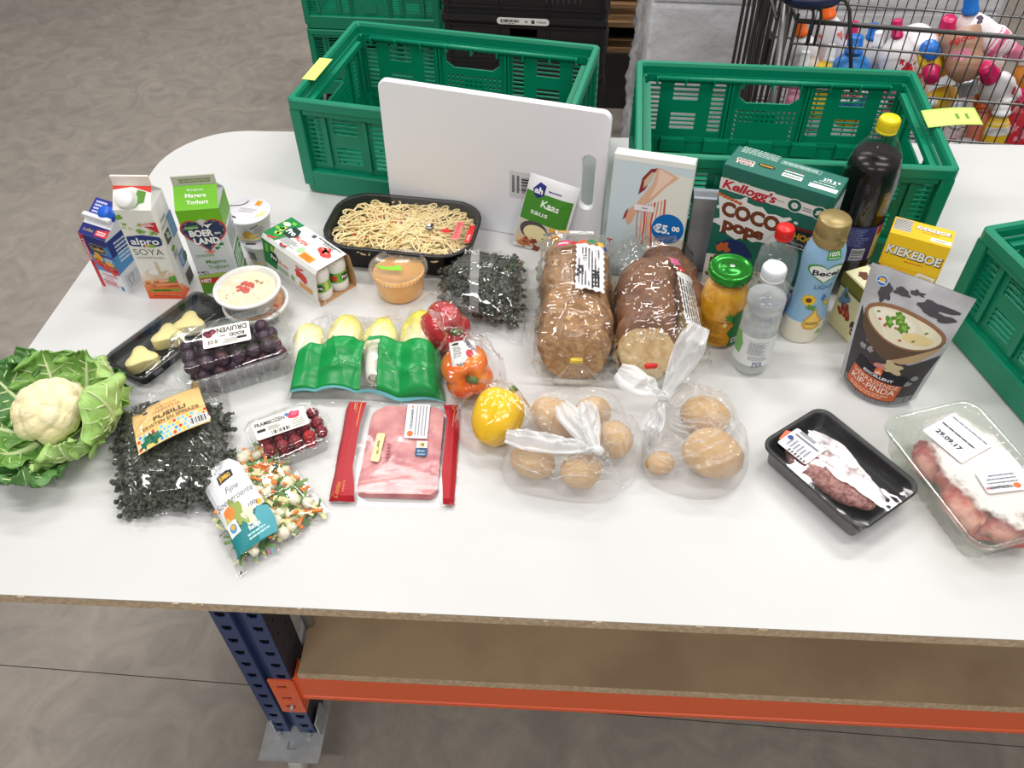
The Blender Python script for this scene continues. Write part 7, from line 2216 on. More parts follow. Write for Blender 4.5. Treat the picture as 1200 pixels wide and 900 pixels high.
for k in range(4): a.lines(0.625 + 0.026 * k, 0.62, 0.637 + 0.026 * k, 0.93, 14, (150, 148, 158), 3, 5 + k, fill=0.9, jag=0.1)
a.build('white_sticker', t, label='white donation sticker')
a = Art(hm, step=0.05, dl=0.0002)
a.poly([(0.305, 0.365), (0.360, 0.355), (0.368, 0.365), (0.388, 0.62), (0.380, 0.635), (0.330, 0.635), (0.320, 0.62), (0.300, 0.375)], (238, 222, 160), 2); a.lines(0.336, 0.43, 0.356, 0.56, 8, (110, 80, 40), 3, 4, fill=0.7)
a.build('cream_badge', t, label='cream oblong badge'); a = Art(hm, step=0.05, dl=0.0002)
a.rect(0.650, 0.425, 0.745, 0.500, (28, 84, 122), 2); a.text('Beter', 0.698, 0.475, 0.018, (220, 232, 240), 3, w=0.06); a.text('Leven', 0.698, 0.445, 0.018, (220, 232, 240), 3, w=0.06); a.rect(0.655, 0.505, 0.742, 0.570, (232, 232, 226), 2); a.poly(blob(0.700, 0.535, 0.022, 4, amp=0.3), (200, 170, 40), 3); a.ell(0.706, 0.535, 0.008, 0.010, (40, 60, 110), 4, 8)
a.build('welfare_badge', t, label='blue and white quality badge')
a = Art(hm, step=0.05, dl=0.0002); a.lines(0.42, 0.38, 0.45, 0.54, 5, (150, 70, 74), 2, 6, fill=0.6); a.build('small_print', t)

# ---- frozen minced meat tray (black)
MANG = R(-51)
mx_, my_ = 0.434, 0.872
t = thing('meat_tray', 'black tray of frosted minced meat under tight clear film, right of the potatoes', 'tray', at(mx_, my_), MANG)
L, W, H = 0.208, 0.146, 0.044
b = MB(BLACKP); tray_mesh(b, L, W, H, 0.016, 0.014, 0.008, floor_z=0.012); b.build('tray', t)
b = MB(film('tight_film', lo=0.03, hi=0.5, rough=0.05, bump=0.1, bscale=25))
crM = Creases(51, 18, 0.0012, (0.02, 0.05))
b.grid(40, 30, lambda u, v: (lambda x, y: (x, y, H + 0.0008 + 0.0 + 0.004 * math.exp(-((x / 0.07) ** 2 + ((y + 0.016) / 0.035) ** 2)) + crM(2 * u - 1, 2 * v - 1) * 0.4))((u - 0.5) * (L - 0.004), (v - 0.5) * (W - 0.004)))
for s_ in (-1, 1):
    b.grid(40, 6, lambda u, v: ((u - 0.5) * (L - 0.004 - 0.01 * v), s_ * (W / 2 + 0.0006 - 0.012 * v + crM(2 * u - 1, v) * 0.8), H - v * (H - 0.003)))
b.build('film', t)
b = MB(mat('minced_meat', (132, 78, 72), 0.5, col2=(176, 128, 120), nscale=160, bump=0.8, bscale=180))
def meat_f(p):
    k = 1 + 0.10 * nz(p, 45, 3) + 0.05 * nz(p, 160, 7)
    return (p.x * k, p.y * k * (1 - 0.18 * math.sin((p.x / 0.08) * 1.6 + 0.5) * 0.6), p.z)
b.sph((0, 0, 0), (0.086, 0.044, 0.0200), 48, 24, f=meat_f)
mt_ = b.build('minced_meat'); 
p_ = rotpt((mx_, my_), MANG, -0.004, -0.010); mt_.location = at(p_[0], p_[1], 0.0275); mt_.rotation_euler = (0, 0, MANG + 0.05)
tag(mt_, 'lump of brownish-red minced meat with frost, in the black tray', 'meat')
def frost_mat(name, col, sc, lo, hi, ell=None):
    m = mat(name, col, 0.6)
    nt = m.node_tree; b_ = nt.nodes['Principled BSDF']
    tc = nt.nodes.new('ShaderNodeTexCoord'); n_ = nt.nodes.new('ShaderNodeTexNoise'); n_.inputs['Scale'].default_value = sc; n_.inputs['Detail'].default_value = 10; n_.inputs['Roughness'].default_value = 0.7
    nt.links.new(tc.outputs['Object'], n_.inputs['Vector'])
    mr = nt.nodes.new('ShaderNodeMapRange'); mr.inputs['From Min'].default_value = lo; mr.inputs['From Max'].default_value = hi
    src_ = n_.outputs['Fac']
    if ell:
        mp_ = nt.nodes.new('ShaderNodeMapping'); mp_.inputs['Location'].default_value = (-ell[0] / ell[2], -ell[1] / ell[3], 0); mp_.inputs['Scale'].default_value = (1 / ell[2], 1 / ell[3], 0)
        nt.links.new(tc.outputs['Object'], mp_.inputs['Vector'])
        ln_ = nt.nodes.new('ShaderNodeVectorMath'); ln_.operation = 'LENGTH'; nt.links.new(mp_.outputs[0], ln_.inputs[0])
        pw_ = nt.nodes.new('ShaderNodeMath'); pw_.operation = 'POWER'; pw_.inputs[1].default_value = 3.0; nt.links.new(ln_.outputs['Value'], pw_.inputs[0])
        ma_ = nt.nodes.new('ShaderNodeMath'); ma_.operation = 'MULTIPLY_ADD'; ma_.inputs[1].default_value = -0.42; nt.links.new(pw_.outputs[0], ma_.inputs[0]); nt.links.new(n_.outputs['Fac'], ma_.inputs[2])
        src_ = ma_.outputs[0]
    nt.links.new(src_, mr.inputs['Value']); nt.links.new(mr.outputs[0], b_.inputs['Alpha'])
    return m
b = MB(frost_mat('frost', (240, 230, 230), 26, 0.36, 0.50))
def frost_f(u, v):
    q = 2 * PI * u; r_ = v
    k = 1 + 0.16 * math.sin(3 * q + 1) + 0.12 * nz((math.cos(q) * 2, math.sin(q) * 2, 0), 1.3, 5) + 0.08 * nz((math.cos(q) * 9, math.sin(q) * 9, 0), 1, 5)
    x, y = 0.082 * r_ * k * math.cos(q), 0.030 * r_ * k * math.sin(q) + 0.016
    y += -0.010 * math.sin((x / 0.08) * 2.2)
    z = 0.0206 * max(0.0, 1 - (x / 0.100) ** 2 - ((y) / 0.060) ** 2) ** 0.5
    return (x, y, z + 0.0006 + 0.0010 * nz((x, y, 0), 200, 2))
b.grid(64, 16, frost_f); b.build('frost', mt_, label='white frost crust')
lb, a = label_mesh(t, H + 0.0052, -0.058, -0.026, PI / 2 + 0.45 - 0.4, 0.050, 0.058, (236, 234, 238))
a.lines(-0.016, -0.020, 0.004, 0.020, 6, (150, 150, 160), 2, 5); a.ell(0.0, 0.022, 0.005, 0.005, (50, 70, 140), 2, 12); a.rect(0.010, -0.024, 0.014, 0.022, (120, 120, 128), 2); a.lines(-0.024, -0.026, -0.018, 0.010, 6, (70, 70, 76), 2, 8); a.rect(0.018, -0.010, 0.0246, 0.020, (150, 150, 156), 2)
a.build('printed_label', lb)
b = MB(mat('orange_sticker', (242, 98, 50), 0.4)); b.prism([(-0.012, -0.010), (0.012, -0.010), (0.012, 0.012), (-0.004, 0.012)], 0, 0.0004, Tm(-0.086, -0.028, H + 0.0032) @ Rm(0.6, 'Z')); b.build('orange_sticker', t)
b = MB(mat('pictogram', (190, 190, 190), 0.6))
for k, (x, y) in enumerate(((-0.02, 0.052), (0.01, 0.046), (0.03, 0.050), (0.05, 0.040), (0.066, 0.044), (0.078, 0.050), (0.04, 0.058), (-0.05, 0.050))):
    M = Tm(x, y, 0.0030) @ Rm(0.6 * k, 'Z')
    b.box(0, 0, 0, 0.004, 0.0008, 0.0003, M); b.box(0.0015, 0.0015, 0, 0.0008, 0.003, 0.0003, M)
b.build('embossed_marks', t)

# ---- clear tray of meat
CANG = R(-69.5)
cx_, cy_2 = 0.632, 0.862
t = thing('meat_tray', 'large clear ribbed tray of frozen red meat with white date sticker, cut by frame', 'tray', at(cx_, cy_2), CANG)
L, W, H = 0.262, 0.178, 0.066
TRAYC = film('tray_plastic', tint=(250, 252, 248), lo=0.05, hi=0.6, rough=0.10, milk=0.06, milkcol=(222, 226, 218))
b = MB(TRAYC)
def wavy(ring, amp, n):
    out = []
    for k, (x, y, z) in enumerate(ring):
        q = math.atan2(y, x); d = math.hypot(x, y); out.append((x * (1 + amp * math.sin(n * q) / d), y * (1 + amp * math.sin(n * q) / d), z))
    return out
def dense(w, d, r_, z, n_=30):
    P = rr(w, d, r_, z, 5); out = []
    tot = []
    for i in range(len(P)):
        a_, b_2 = P[i], P[(i + 1) % len(P)]
        Ln = math.hypot(b_2[0] - a_[0], b_2[1] - a_[1]); m = max(1, int(round(Ln / 0.0028)))
        tot.append((a_, b_2, m))
    return tot
ref = dense(L - 0.030, W - 0.030, 0.02, 0)
def ring_like(w, d, r_, z, ripple=0.0):
    P = rr(w, d, r_, z, 5); out = []; acc = 0
    for i, (_, _, m) in enumerate(ref):
        a_, b_2 = P[i], P[(i + 1) % len(P)]
        for k in range(m):
            x, y = a_[0] + (b_2[0] - a_[0]) * k / m, a_[1] + (b_2[1] - a_[1]) * k / m
            d_ = math.hypot(x, y); rp = ripple * math.sin(acc * 2 * PI / 6); acc += 1
            out.append((x * (1 + rp / d_), y * (1 + rp / d_), z))
    return out
rings = [ring_like(L - 0.044, W - 0.044, 0.02, 0.0006, 0.0012), ring_like(L - 0.040, W - 0.040, 0.02, 0.005, 0.0016), ring_like(L - 0.024, W - 0.024, 0.022, 0.050, 0.0014), ring_like(L - 0.018, W - 0.018, 0.024, 0.058, 0), ring_like(L, W, 0.03, 0.060, 0), ring_like(L, W, 0.03, 0.0635, 0)]
b.loft(rings, True, False); b.build('tray', t)
b = MB(TRAYC)
rings = [rr(L, W, 0.03, 0.0640, 6), rr(L - 0.010, W - 0.010, 0.028, 0.0655, 6), rr(L - 0.016, W - 0.016, 0.026, 0.0640, 6), rr(L - 0.026, W - 0.026, 0.024, 0.0640, 6), rr(L - 0.030, W - 0.030, 0.024, 0.0625, 6)]
b.loft(rings, False, True); b.build('lid', t)
b = MB(mat('red_meat', (196, 92, 84), 0.42, col2=(226, 160, 144), nscale=34, namt=(0.42, 0.62), bump=0.6, bscale=70, detail=6))
def chunk(p):
    k = 1 + 0.40 * nz(p, 24, 5) + 0.16 * nz(p, 75, 2) + 0.06 * nz(p, 180, 4)
    return (p.x * k, p.y * k, min(0.024, p.z * (1.25 + 0.35 * nz(p, 40, 9))))
rnd = random.Random(9)
meats = []
for k, (x, y, rx_, ry_, rz_, m_) in enumerate(((0.030, -0.030, 0.066, 0.030, 0.019, 0), (0.090, 0.012, 0.026, 0.052, 0.020, 1), (-0.056, -0.030, 0.040, 0.028, 0.020, 1), (0.020, 0.032, 0.060, 0.030, 0.020, 0))):
    b = MB(_mats['red_meat'] if m_ == 0 else mat('red_meat_dark', (168, 72, 72), 0.42, col2=(214, 150, 136), nscale=30, namt=(0.45, 0.65), bump=0.6, bscale=70))
    b.sph((0, 0, 0), (rx_, ry_, rz_), 56, 30, f=chunk)
    o = b.build('meat_piece'); wx, wy = rotpt((cx_, cy_2), CANG, x, y); o.location = at(wx, wy, 0.030); o.rotation_euler = (0, 0, CANG + rnd.uniform(-.2, .2))
    tag(o, ['red meat piece along the left side of the clear tray', 'dark red meat piece at the near end of the clear tray', 'red meat piece at the far left of the clear tray', 'red meat piece under the frost at the right of the clear tray'][k], 'meat', 'meat pieces in the clear tray')
b = MB(frost_mat('lid_frost', (250, 236, 236), 30, 0.06, 0.30, (0.0, 0.018, 0.118, 0.068)))
b.grid(40, 30, lambda u, v: (lambda x, y: (x, y, 0.0606 + 0.0008 * nz((x, y, 0), 120, 1)))(-0.112 + 0.224 * u, -0.062 + 0.136 * v))
b.build('frost', t, label='pale frost under the lid')
M0 = 0.0645
lb, a = label_mesh(t, M0, -0.062, 0.012, R(14), 0.078, 0.074, (236, 234, 238), 'date_sticker')
a.text('29.09.17', -0.004, -0.016, 0.0085, (30, 30, 34), 2, w=0.048, bold=0.03)
a.lines(-0.034, 0.002, 0.030, 0.006, 1, (70, 70, 78), 2, 5, fill=0.8, jag=0.02); a.lines(-0.034, 0.026, 0.034, 0.0295, 1, (130, 130, 140), 2, 6, fill=0.8, jag=0.02)
a.build('printed_label', lb)
lb, a = label_mesh(t, M0, 0.030, 0.022, R(-98), 0.062, 0.040, (236, 234, 238), 'donation_sticker')
a.ell(-0.020, 0.011, 0.006, 0.005, (240, 110, 50), 2, 14); a.text('VOEDSELBANKEN', 0.006, 0.011, 0.005, (40, 40, 46), 2, w=0.038, bold=0.03); a.rect(0.026, 0.009, 0.029, 0.013, (236, 60, 50), 2); a.lines(-0.026, -0.014, 0.028, 0.006, 3, (130, 130, 140), 2, 7, fill=0.4)
a.build('printed_label', lb)

# ================================================================ CAULIFLOWER
t = thing('cauliflower', 'whole cream cauliflower in its green leaves at the left table edge', 'vegetable', at(-0.858, 0.872), R(6))
t.scale = (0.93, 0.93, 0.95)
CURD = mat('curd', (250, 236, 196), 0.6, col2=(244, 226, 178), nscale=40, bump=0.5, bscale=260, sss=0.1)
rnd = random.Random(2)
fl_ = []
for i in range(150):
    z = 1 - 1.15 * (i + 0.5) / 150; q = i * 2.39996
    r_ = math.sqrt(max(0, 1 - z * z)); fl_.append((Vector((r_ * math.cos(q), r_ * math.sin(q), z)), rnd.uniform(0.9, 1.12)))
big = [(Vector((math.sqrt(1 - z * z) * math.cos(q), math.sqrt(1 - z * z) * math.sin(q), z)), rnd.uniform(0.95, 1.08)) for z, q in [(1 - 1.1 * (i + 0.5) / 22, i * 2.39996 + 1) for i in range(22)]]
def curd(p):
    d = p.normalized()
    m1 = max((d.dot(f) * k for f, k in fl_)); m0 = max(d.dot(f) for f, k in fl_)
    mb = max(d.dot(f) for f, k in big)
    k = 0.76 + 0.24 * min(1, max(0, (mb - 0.88) / 0.12)) ** 0.6 + 0.075 * min(1, max(0, (m0 - 0.975) / 0.025)) ** 0.5 + 0.02 * nz(d, 14, 3)
    return tuple(p * k)
b = MB(CURD)
b.sph((0, 0, 0), (0.064, 0.064, 0.056), 120, 70, f=curd)
o = b.build('curd', t); o.location = (0.0, 0.0, 0.058)
def leaf_mat(name, c1, c2):
    m = mat(name, c1, 0.45, col2=c2, nscale=16, namt=(0.35, 0.7), bump=0.35, bscale=70)
    return m
LG = leaf_mat('leaf_green', (98, 148, 62), (140, 184, 92)); LD = leaf_mat('leaf_dark', (58, 108, 48), (92, 140, 70)); LP = leaf_mat('leaf_pale', (176, 206, 124), (146, 190, 92))
RIB = mat('leaf_rib', (212, 226, 172), 0.45)
def leaf(t, ang, L, wid, m, base_r, base_z, curl, lift, seed, ruff=0.010, cup=0.0, over=0.0, label=None):
    """a leaf growing from the base outwards: v along, u across; curl bends the tip up and over"""
    n1, n2 = 22, 30
    def spine(v):
        # angle of elevation grows along the leaf
        x = base_r; z = base_z; steps = 24; s_ = 0
        for i in range(int(v * steps) + 1):
            ds = (min(v, (i + 1) / steps) - i / steps) * L
            if ds <= 0: break
            e = lift + curl * (i + 0.5) / steps + over * max(0, (i + 0.5) / steps - 0.55) * 2.2
            x += ds * math.cos(e); z += ds * math.sin(e)
        e = lift + curl * v + over * max(0, v - 0.55) * 2.2
        return x, z, e
    def fn(u, v):
        x, z, e = spine(v)
        k = 2 * u - 1
        w = wid * (0.22 + 0.90 * math.sin(PI * min(1, 0.04 + v * 0.80)) ** 0.8) * (1 - max(0, v - 0.82) / 0.18 * 0.55)
        w *= 1 + 0.14 * math.sin(v * 19 + seed + 2 * k) * abs(k) + 0.10 * nz((k, v * 5, seed), 2.5, seed)
        ru = ruff * abs(k) ** 1.6 * (math.sin(22 * v + seed * 1.7 + 2 * k) + 0.7 * math.sin(39 * v + seed + 5 * k)) * (0.3 + v)
        lat = w * k; up = cup * k * k * wid + ru + 0.0025 * math.cos(k * 16 + 10 * v)
        # local frame
        px = x - up * math.sin(e); pz = z + up * math.cos(e)
        c_, s_ = math.cos(ang), math.sin(ang)
        return (px * c_ - lat * s_, px * s_ + lat * c_, max(0.0015, pz))
    b = MB(m); b.grid(n1, n2, fn, thick=0.0010)
    o = b.build('leaf', t, label=label)
    b = MB(RIB)
    b.tube([Vector(fn(0.5, v)) + Vector((0, 0, 0.0014)) for v in [i / 20 for i in range(20)]], [0.0070 * (1 - 0.86 * i / 20) for i in range(20)], 8)
    for s_ in (-1, 1):
        for k in range(5):
            v0 = 0.22 + 0.13 * k
            b.tube([Vector(fn(0.5 + s_ * 0.46 * f, min(0.98, v0 + 0.20 * f))) + Vector((0, 0, 0.0008)) for f in (0, 0.25, 0.5, 0.75, 1.0)], [0.0022, 0.0018, 0.0014, 0.0010, 0.0005], 5)
    b.build('rib', o)
# inner wrapping leaves, then outer spread ones (angle 0 = to the right)
leaf(t, R(-10), 0.178, 0.066, LP, 0.052, 0.008, 2.3, 0.05, 3, 0.005, 0.10, 0.5)
leaf(t, R(34), 0.150, 0.054, LP, 0.054, 0.010, 1.9, 0.15, 11, 0.006, 0.12, 0.3)
leaf(t, R(74), 0.125, 0.054, LG, 0.048, 0.012, 1.2, 0.25, 5, 0.008, 0.24, 0.2)
leaf(t, R(112), 0.125, 0.058, LG, 0.048, 0.012, 1.0, 0.25, 7, 0.012, 0.2, 0.0)
leaf(t, R(150), 0.140, 0.058, LD, 0.045, 0.012, 0.9, 0.25, 9, 0.012, 0.2, 0.0)
leaf(t, R(188), 0.155, 0.058, LG, 0.045, 0.010, 1.0, 0.2, 13, 0.012, 0.2, 0.2)
leaf(t, R(228), 0.145, 0.054, LG, 0.045, 0.010, 1.2, 0.15, 15, 0.008, 0.22, 0.3)
leaf(t, R(266), 0.140, 0.050, LD, 0.045, 0.008, 0.7, 0.12, 17, 0.010, 0.15, 0.0)
leaf(t, R(300), 0.125, 0.050, LP, 0.045, 0.008, 1.3, 0.1, 19, 0.006, 0.25, 0.5)
leaf(t, R(334), 0.135, 0.052, LP, 0.045, 0.008, 1.3, 0.1, 21, 0.006, 0.25, 0.4)
leaf(t, R(132), 0.160, 0.056, LD, 0.050, 0.006, 0.45, 0.15, 23, 0.014, 0.1, -0.2)
leaf(t, R(214), 0.160, 0.052, LD, 0.050, 0.006, 0.3, 0.05, 25, 0.014, 0.1, -0.2)
leaf(t, R(50), 0.105, 0.040, LD, 0.050, 0.006, 0.7, 0.15, 27, 0.008, 0.1, 0.0)
b = MB(mat('stalk', (214, 222, 180), 0.5)); b.lathe([(0.0, 0.0005), (0.024, 0.0005), (0.028, 0.010), (0.045, 0.026), (0.055, 0.040)], 24); b.build('stalk', t)

# ================================================================ BREAD
def loaf_ring(w, h, y, z0, n=44, e=2.6, flat=0.0):
    out = []
    for k in range(n):
        q = 2 * PI * k / n
        c_, s_ = math.cos(q), math.sin(q)
        x = w / 2 * (abs(c_) ** (2 / e)) * (1 if c_ > 0 else -1)
        z = h / 2 + h / 2 * (abs(s_) ** (2 / e)) * (1 if s_ > 0 else -1)
        out.append((x, y, z0 + z))
    return out
def loaf(name, label, loc, rot, w, h, L, mcrust, mcut, seed, lump, slope=0.0):
    t = thing(name, label, 'bread', loc, rot)
    b = MB(mcrust, mcut)
    rings = []
    n = 30
    for i in range(n + 1):
        y = -L / 2 + L * i / n
        k = i / n
        e_ = min(1, min(k, 1 - k) / 0.10); e_ = (1 - (1 - e_) ** 2) ** 0.5
        f = 0.80 + 0.20 * e_
        wv = 1 + 0.05 * math.sin(5 * PI * k + seed)
        R_ = loaf_ring(w * f * wv, h * (0.84 + 0.16 * e_) * (1 + 0.04 * math.sin(4 * PI * k + seed)), y, 0.0015)
        rings.append([(x + lump * nz((x, y, z), 26, seed), yy + slope * z * (1 - k) ** 3, max(0.001, z + lump * nz((x, y, z), 22, seed + 4) * min(1, z / 0.02))) for x, yy, z in R_])
    b.use(mcrust); b.loft(rings, False, True)
    b.use(mcut)
    b.loft([rings[0], [(x * 0.5, y - 0.003, 0.05 + (z - 0.05) * 0.5) for x, y, z in rings[0]]], False, True)
    b.build('crumb_and_crust', t)
    return t
CR1 = mat('crust_oat', (134, 95, 62), 0.75, col2=(178, 138, 96), nscale=70, namt=(0.35, 0.65), bump=0.9, bscale=110, detail=7)
CR2 = mat('crust_brown', (100, 62, 40), 0.65, col2=(140, 96, 64), nscale=26, namt=(0.3, 0.75), bump=0.5, bscale=140)
CUT1 = mat('crumb_brown', (176, 128, 84), 0.8, col2=(204, 164, 116), nscale=80, bump=0.8, bscale=150)
CUT2 = mat('crumb_pale', (228, 200, 152), 0.8, col2=(206, 170, 122), nscale=60, bump=0.6, bscale=170)
l1 = (0.004, 1.208); l1r = R(1)
loaf('bread_loaf', 'left oat-topped brown loaf in a clear bag closed with a yellow clip', at(*l1), l1r, 0.128, 0.108, 0.278, CR1, CUT1, 3, 0.010)
l2 = (0.136, 1.186); l2r = R(-3)
loaf('bread_loaf', 'dark brown loaf with its pale end forward, bag closed with a red clip', at(*l2), l2r, 0.112, 0.106, 0.226, CR2, CUT2, 8, 0.009, 0.42)
l3 = (0.194, 1.284); l3r = R(16)
loaf('bread_loaf', 'curved dark loaf piece lying behind the pale-ended one in the same bag', at(*l3), l3r, 0.086, 0.088, 0.190, CR2, CUT2, 12, 0.008)
b = MB(mat('oat_flake', (226, 192, 140), 0.7)); rnd = random.Random(6)
for k in range(70):
    u, v = rnd.uniform(-0.9, 0.9), rnd.uniform(-0.9, 0.9)
    x, y = u * 0.056, v * 0.125
    z = 0.055 + 0.054 * (1 - abs(u) ** 2.6) ** (1 / 2.6)
    b.box(0, 0, 0, rnd.uniform(0.003, 0.007), 0.004, 0.0012, Tm(x, y, z) @ Rm(u * 0.9, 'Y') @ Rm(rnd.uniform(0, 3), 'Z'))
o = b.build('oat_flakes'); o.parent = [x for x in bpy.data.objects if x.name == 'bread_loaf'][0]; o['kind'] = 'stuff'

BAGF = film('bread_film', tint=(255, 255, 253), lo=0.06, hi=0.6, rough=0.06, bump=0.6, bscale=11, stretch=(3.0, 0.5, 1.6), bdist=0.012)
def bread_bag(label, loc, rot, w, h, L, seed, gather, clipm, front_tail, back, wide=1.0):
    """film sleeve round a loaf; gathered at the front into a clip, then a short flared tail; flat seal behind"""
    t = thing('bread_bag', label, 'bag', loc, rot)
    n = 96; m = 60
    cr = Creases(seed, 150, 0.0105, (0.008, 0.024), ln=(0.15, 0.6))
    gx_, gy_, gz_ = gather
    rings = []
    for i in range(m + 1):
        k = i / m
        y = L / 2 + 0.012 + back - (L + 0.030 + back) * k
        kk = min(1.0, k / 0.10)
        R_ = loaf_ring((w + 0.014 + 0.012 * math.sin(3 * k + seed)) * (1.0 if k > 0.1 else 1.06 - 0.06 * kk), (h + 0.010) * (0.10 + 0.90 * kk ** 0.7), y, 0.001, n, 2.5)
        ring = []
        for j, (x, yy, z) in enumerate(R_):
            q = 2 * PI * j / n
            c_ = cr(2 * j / n - 1, 2 * k - 1) + 0.0028 * nz((math.cos(q) * 3, k * 8, math.sin(q) * 3), 1.6, seed)
            c_ += 0.0030 * max(0, k - 0.72) / 0.28 * math.sin(17 * q + seed)
            d = max(math.hypot(x, z - h / 2), 1e-4)
            ring.append((x * (1 + c_ / d), yy, max(0.0008, z + (z - h / 2) * c_ / d)))
        rings.append(ring)
    last = rings[-1]
    for f in (0.15, 0.35, 0.55, 0.75, 0.9, 1.0):
        ring = []
        for j, (x, y, z) in enumerate(last):
            q = 2 * PI * j / n
            rp = 0.0060 * math.sin(15 * q + seed) * math.sin(PI * f) + 0.0016 * math.sin(31 * q)
            tx, ty, tz = gx_ + 0.006 * math.cos(q), gy_, gz_ + 0.006 * math.sin(q)
            f2 = f ** 0.9
            ring.append((x + (tx - x) * f2 + rp * math.cos(q), y + (ty - y) * (f ** 1.6) - rp * 0.5, max(0.001, z + (tz - z) * f2 + rp * math.sin(q))))
        rings.append(ring)
    for f in (0.2, 0.45, 0.7, 1.0):
        ring = []
        for j in range(n):
            q = 2 * PI * j / n
            ww = 0.006 + front_tail[3] * f * (1 + 0.25 * math.sin(9 * q + seed)); hh = 0.006 + front_tail[4] * f * (1 + 0.4 * math.sin(7 * q + 2 + seed))
            ring.append((gx_ + front_tail[0] * f + ww * math.cos(q), gy_ + front_tail[1] * f + 0.004 * math.sin(11 * q) * f, max(0.001, gz_ + front_tail[2] * f + hh * math.sin(q))))
        rings.append(ring)
    b = MB(BAGF); b.loft(rings, False, False); b.build('bag', t)
    b = MB(clipm); b.rbox(0, 0, 0, 0.022, 0.007, 0.009, 0.001, 1, Tm(gx_, gy_, gz_) @ Rm(0.15, 'Y') @ Rm(0.2, 'Z')); b.build('clip', t)
    return t
YC = mat('clip_yellow', (244, 208, 70), 0.4); RC = mat('clip_red', (240, 50, 44), 0.4)
tb = bread_bag('clear bag around the left oat-topped loaf, with a white printed label', at(*l1), l1r, 0.128, 0.110, 0.278, 3, (0.004, -0.158, 0.066), YC, (0.006, -0.016, -0.034, 0.034, 0.010), 0.016)
# flat film wing lying beside the loaf on the left
b = MB(BAGF); crW = Creases(8, 26, 0.008, (0.03, 0.08))
b.grid(20, 46, lambda u, v: (-0.062 - 0.036 * u * math.sin(PI * min(1, v * 1.02)) ** 0.5, -0.11 + 0.27 * v, 0.075 * (1 - u) ** 1.3 + 0.004 + abs(crW(2 * u - 1, 2 * v - 1)) + 0.010 * math.sin(3 * v + 1) * u))
b.build('film_wing', tb)
def top_map(w, h, tz=0.0):
    def f(u, v, q):
        W2 = (w + 0.016) / 2
        k = min(0.985, abs(u) / W2)
        z = (h + 0.014) / 2 + (h + 0.014) / 2 * (1 - k ** 2.5) ** (1 / 2.5)
        return (u, v, z + 0.003 + q + tz + 0.0010 * math.sin(v * 120) + 0.0012 * math.sin(u * 210 + v * 60))
    return f
a = Art(top_map(0.128, 0.110), step=0.006)
rnd = random.Random(5)
pts = []
L0, L1_, B0, B1 = -0.004, 0.048, -0.040, 0.092
for k in range(17): pts.append((L0 + (0.0035 if k % 2 else 0.0), B0 + (B1 - B0) * k / 16))
for k in range(1, 8): pts.append((L0 + (L1_ - L0) * k / 8, B1 + (0.004 if k % 2 else 0.0)))
for k in range(17): pts.append((L1_ + (0.0035 if k % 2 else 0.0), B1 - (B1 - B0) * k / 16))
for k in range(1, 8): pts.append((L1_ - (L1_ - L0) * k / 8, B0 + (0.004 if k % 2 else 0.0)))
a.poly(pts, (232, 230, 232), 1)
for k in range(14):
    x = L0 + 0.006 + (k % 7) * 0.006
    a.lines(x, B0 + 0.012, x + 0.0035, B1 - 0.010, 26, (40, 38, 42), 2, 40 + k, fill=0.75, jag=0.3)
a.text('VOL', 0.006, 0.014, 0.012, (30, 28, 32), 4, w=0.034, rot=-PI / 2, bold=0.05); a.text('MEEL', 0.034, -0.008, 0.013, (30, 28, 32), 4, w=0.050, rot=-PI / 2, bold=0.05)
a.rect(0.008, 0.040, 0.020, 0.060, (232, 230, 232), 3); a.lines(0.009, 0.042, 0.019, 0.058, 4, (60, 58, 62), 4, 3)
a.poly(blob(-0.026, 0.096, 0.012, 3, amp=0.3, sq=0.6), (216, 60, 110), 2); a.line([(-0.036, 0.098), (-0.018, 0.094)], 0.003, (244, 230, 236), 3)
a.poly([(-0.014, 0.090), (-0.002, 0.094), (0.0, 0.100), (-0.012, 0.100)], (190, 34, 60), 2); a.poly([(0.0, 0.094), (0.012, 0.106), (0.018, 0.104), (0.006, 0.092)], (230, 80, 50), 2)
a.poly([(0.016, 0.104), (0.026, 0.110), (0.036, 0.104), (0.028, 0.098)], (40, 130, 70), 2); a.poly([(0.036, 0.102), (0.048, 0.108), (0.052, 0.100), (0.042, 0.094)], (236, 190, 60), 2); a.poly([(0.051, 0.104), (0.057, 0.098), (0.053, 0.092), (0.049, 0.098)], (40, 60, 140), 2)
a.build('printed_label', tb, label='white label with dense black print')
b = MB(CARD_W); b.rbox(-0.006, 0.146, 0.112, 0.074, 0.010, 0.0025, 0.0008, 1); hd_ = b.build('closure_strip', tb, label='white closure strip')
a = Art(face_top(0.1134, -0.006, 0.146)); a.rect(-0.034, -0.004, -0.010, 0.004, (150, 110, 60), 1); a.rect(-0.033, -0.0032, -0.011, 0.0032, (196, 150, 90), 2); a.build('printed_strip', hd_)

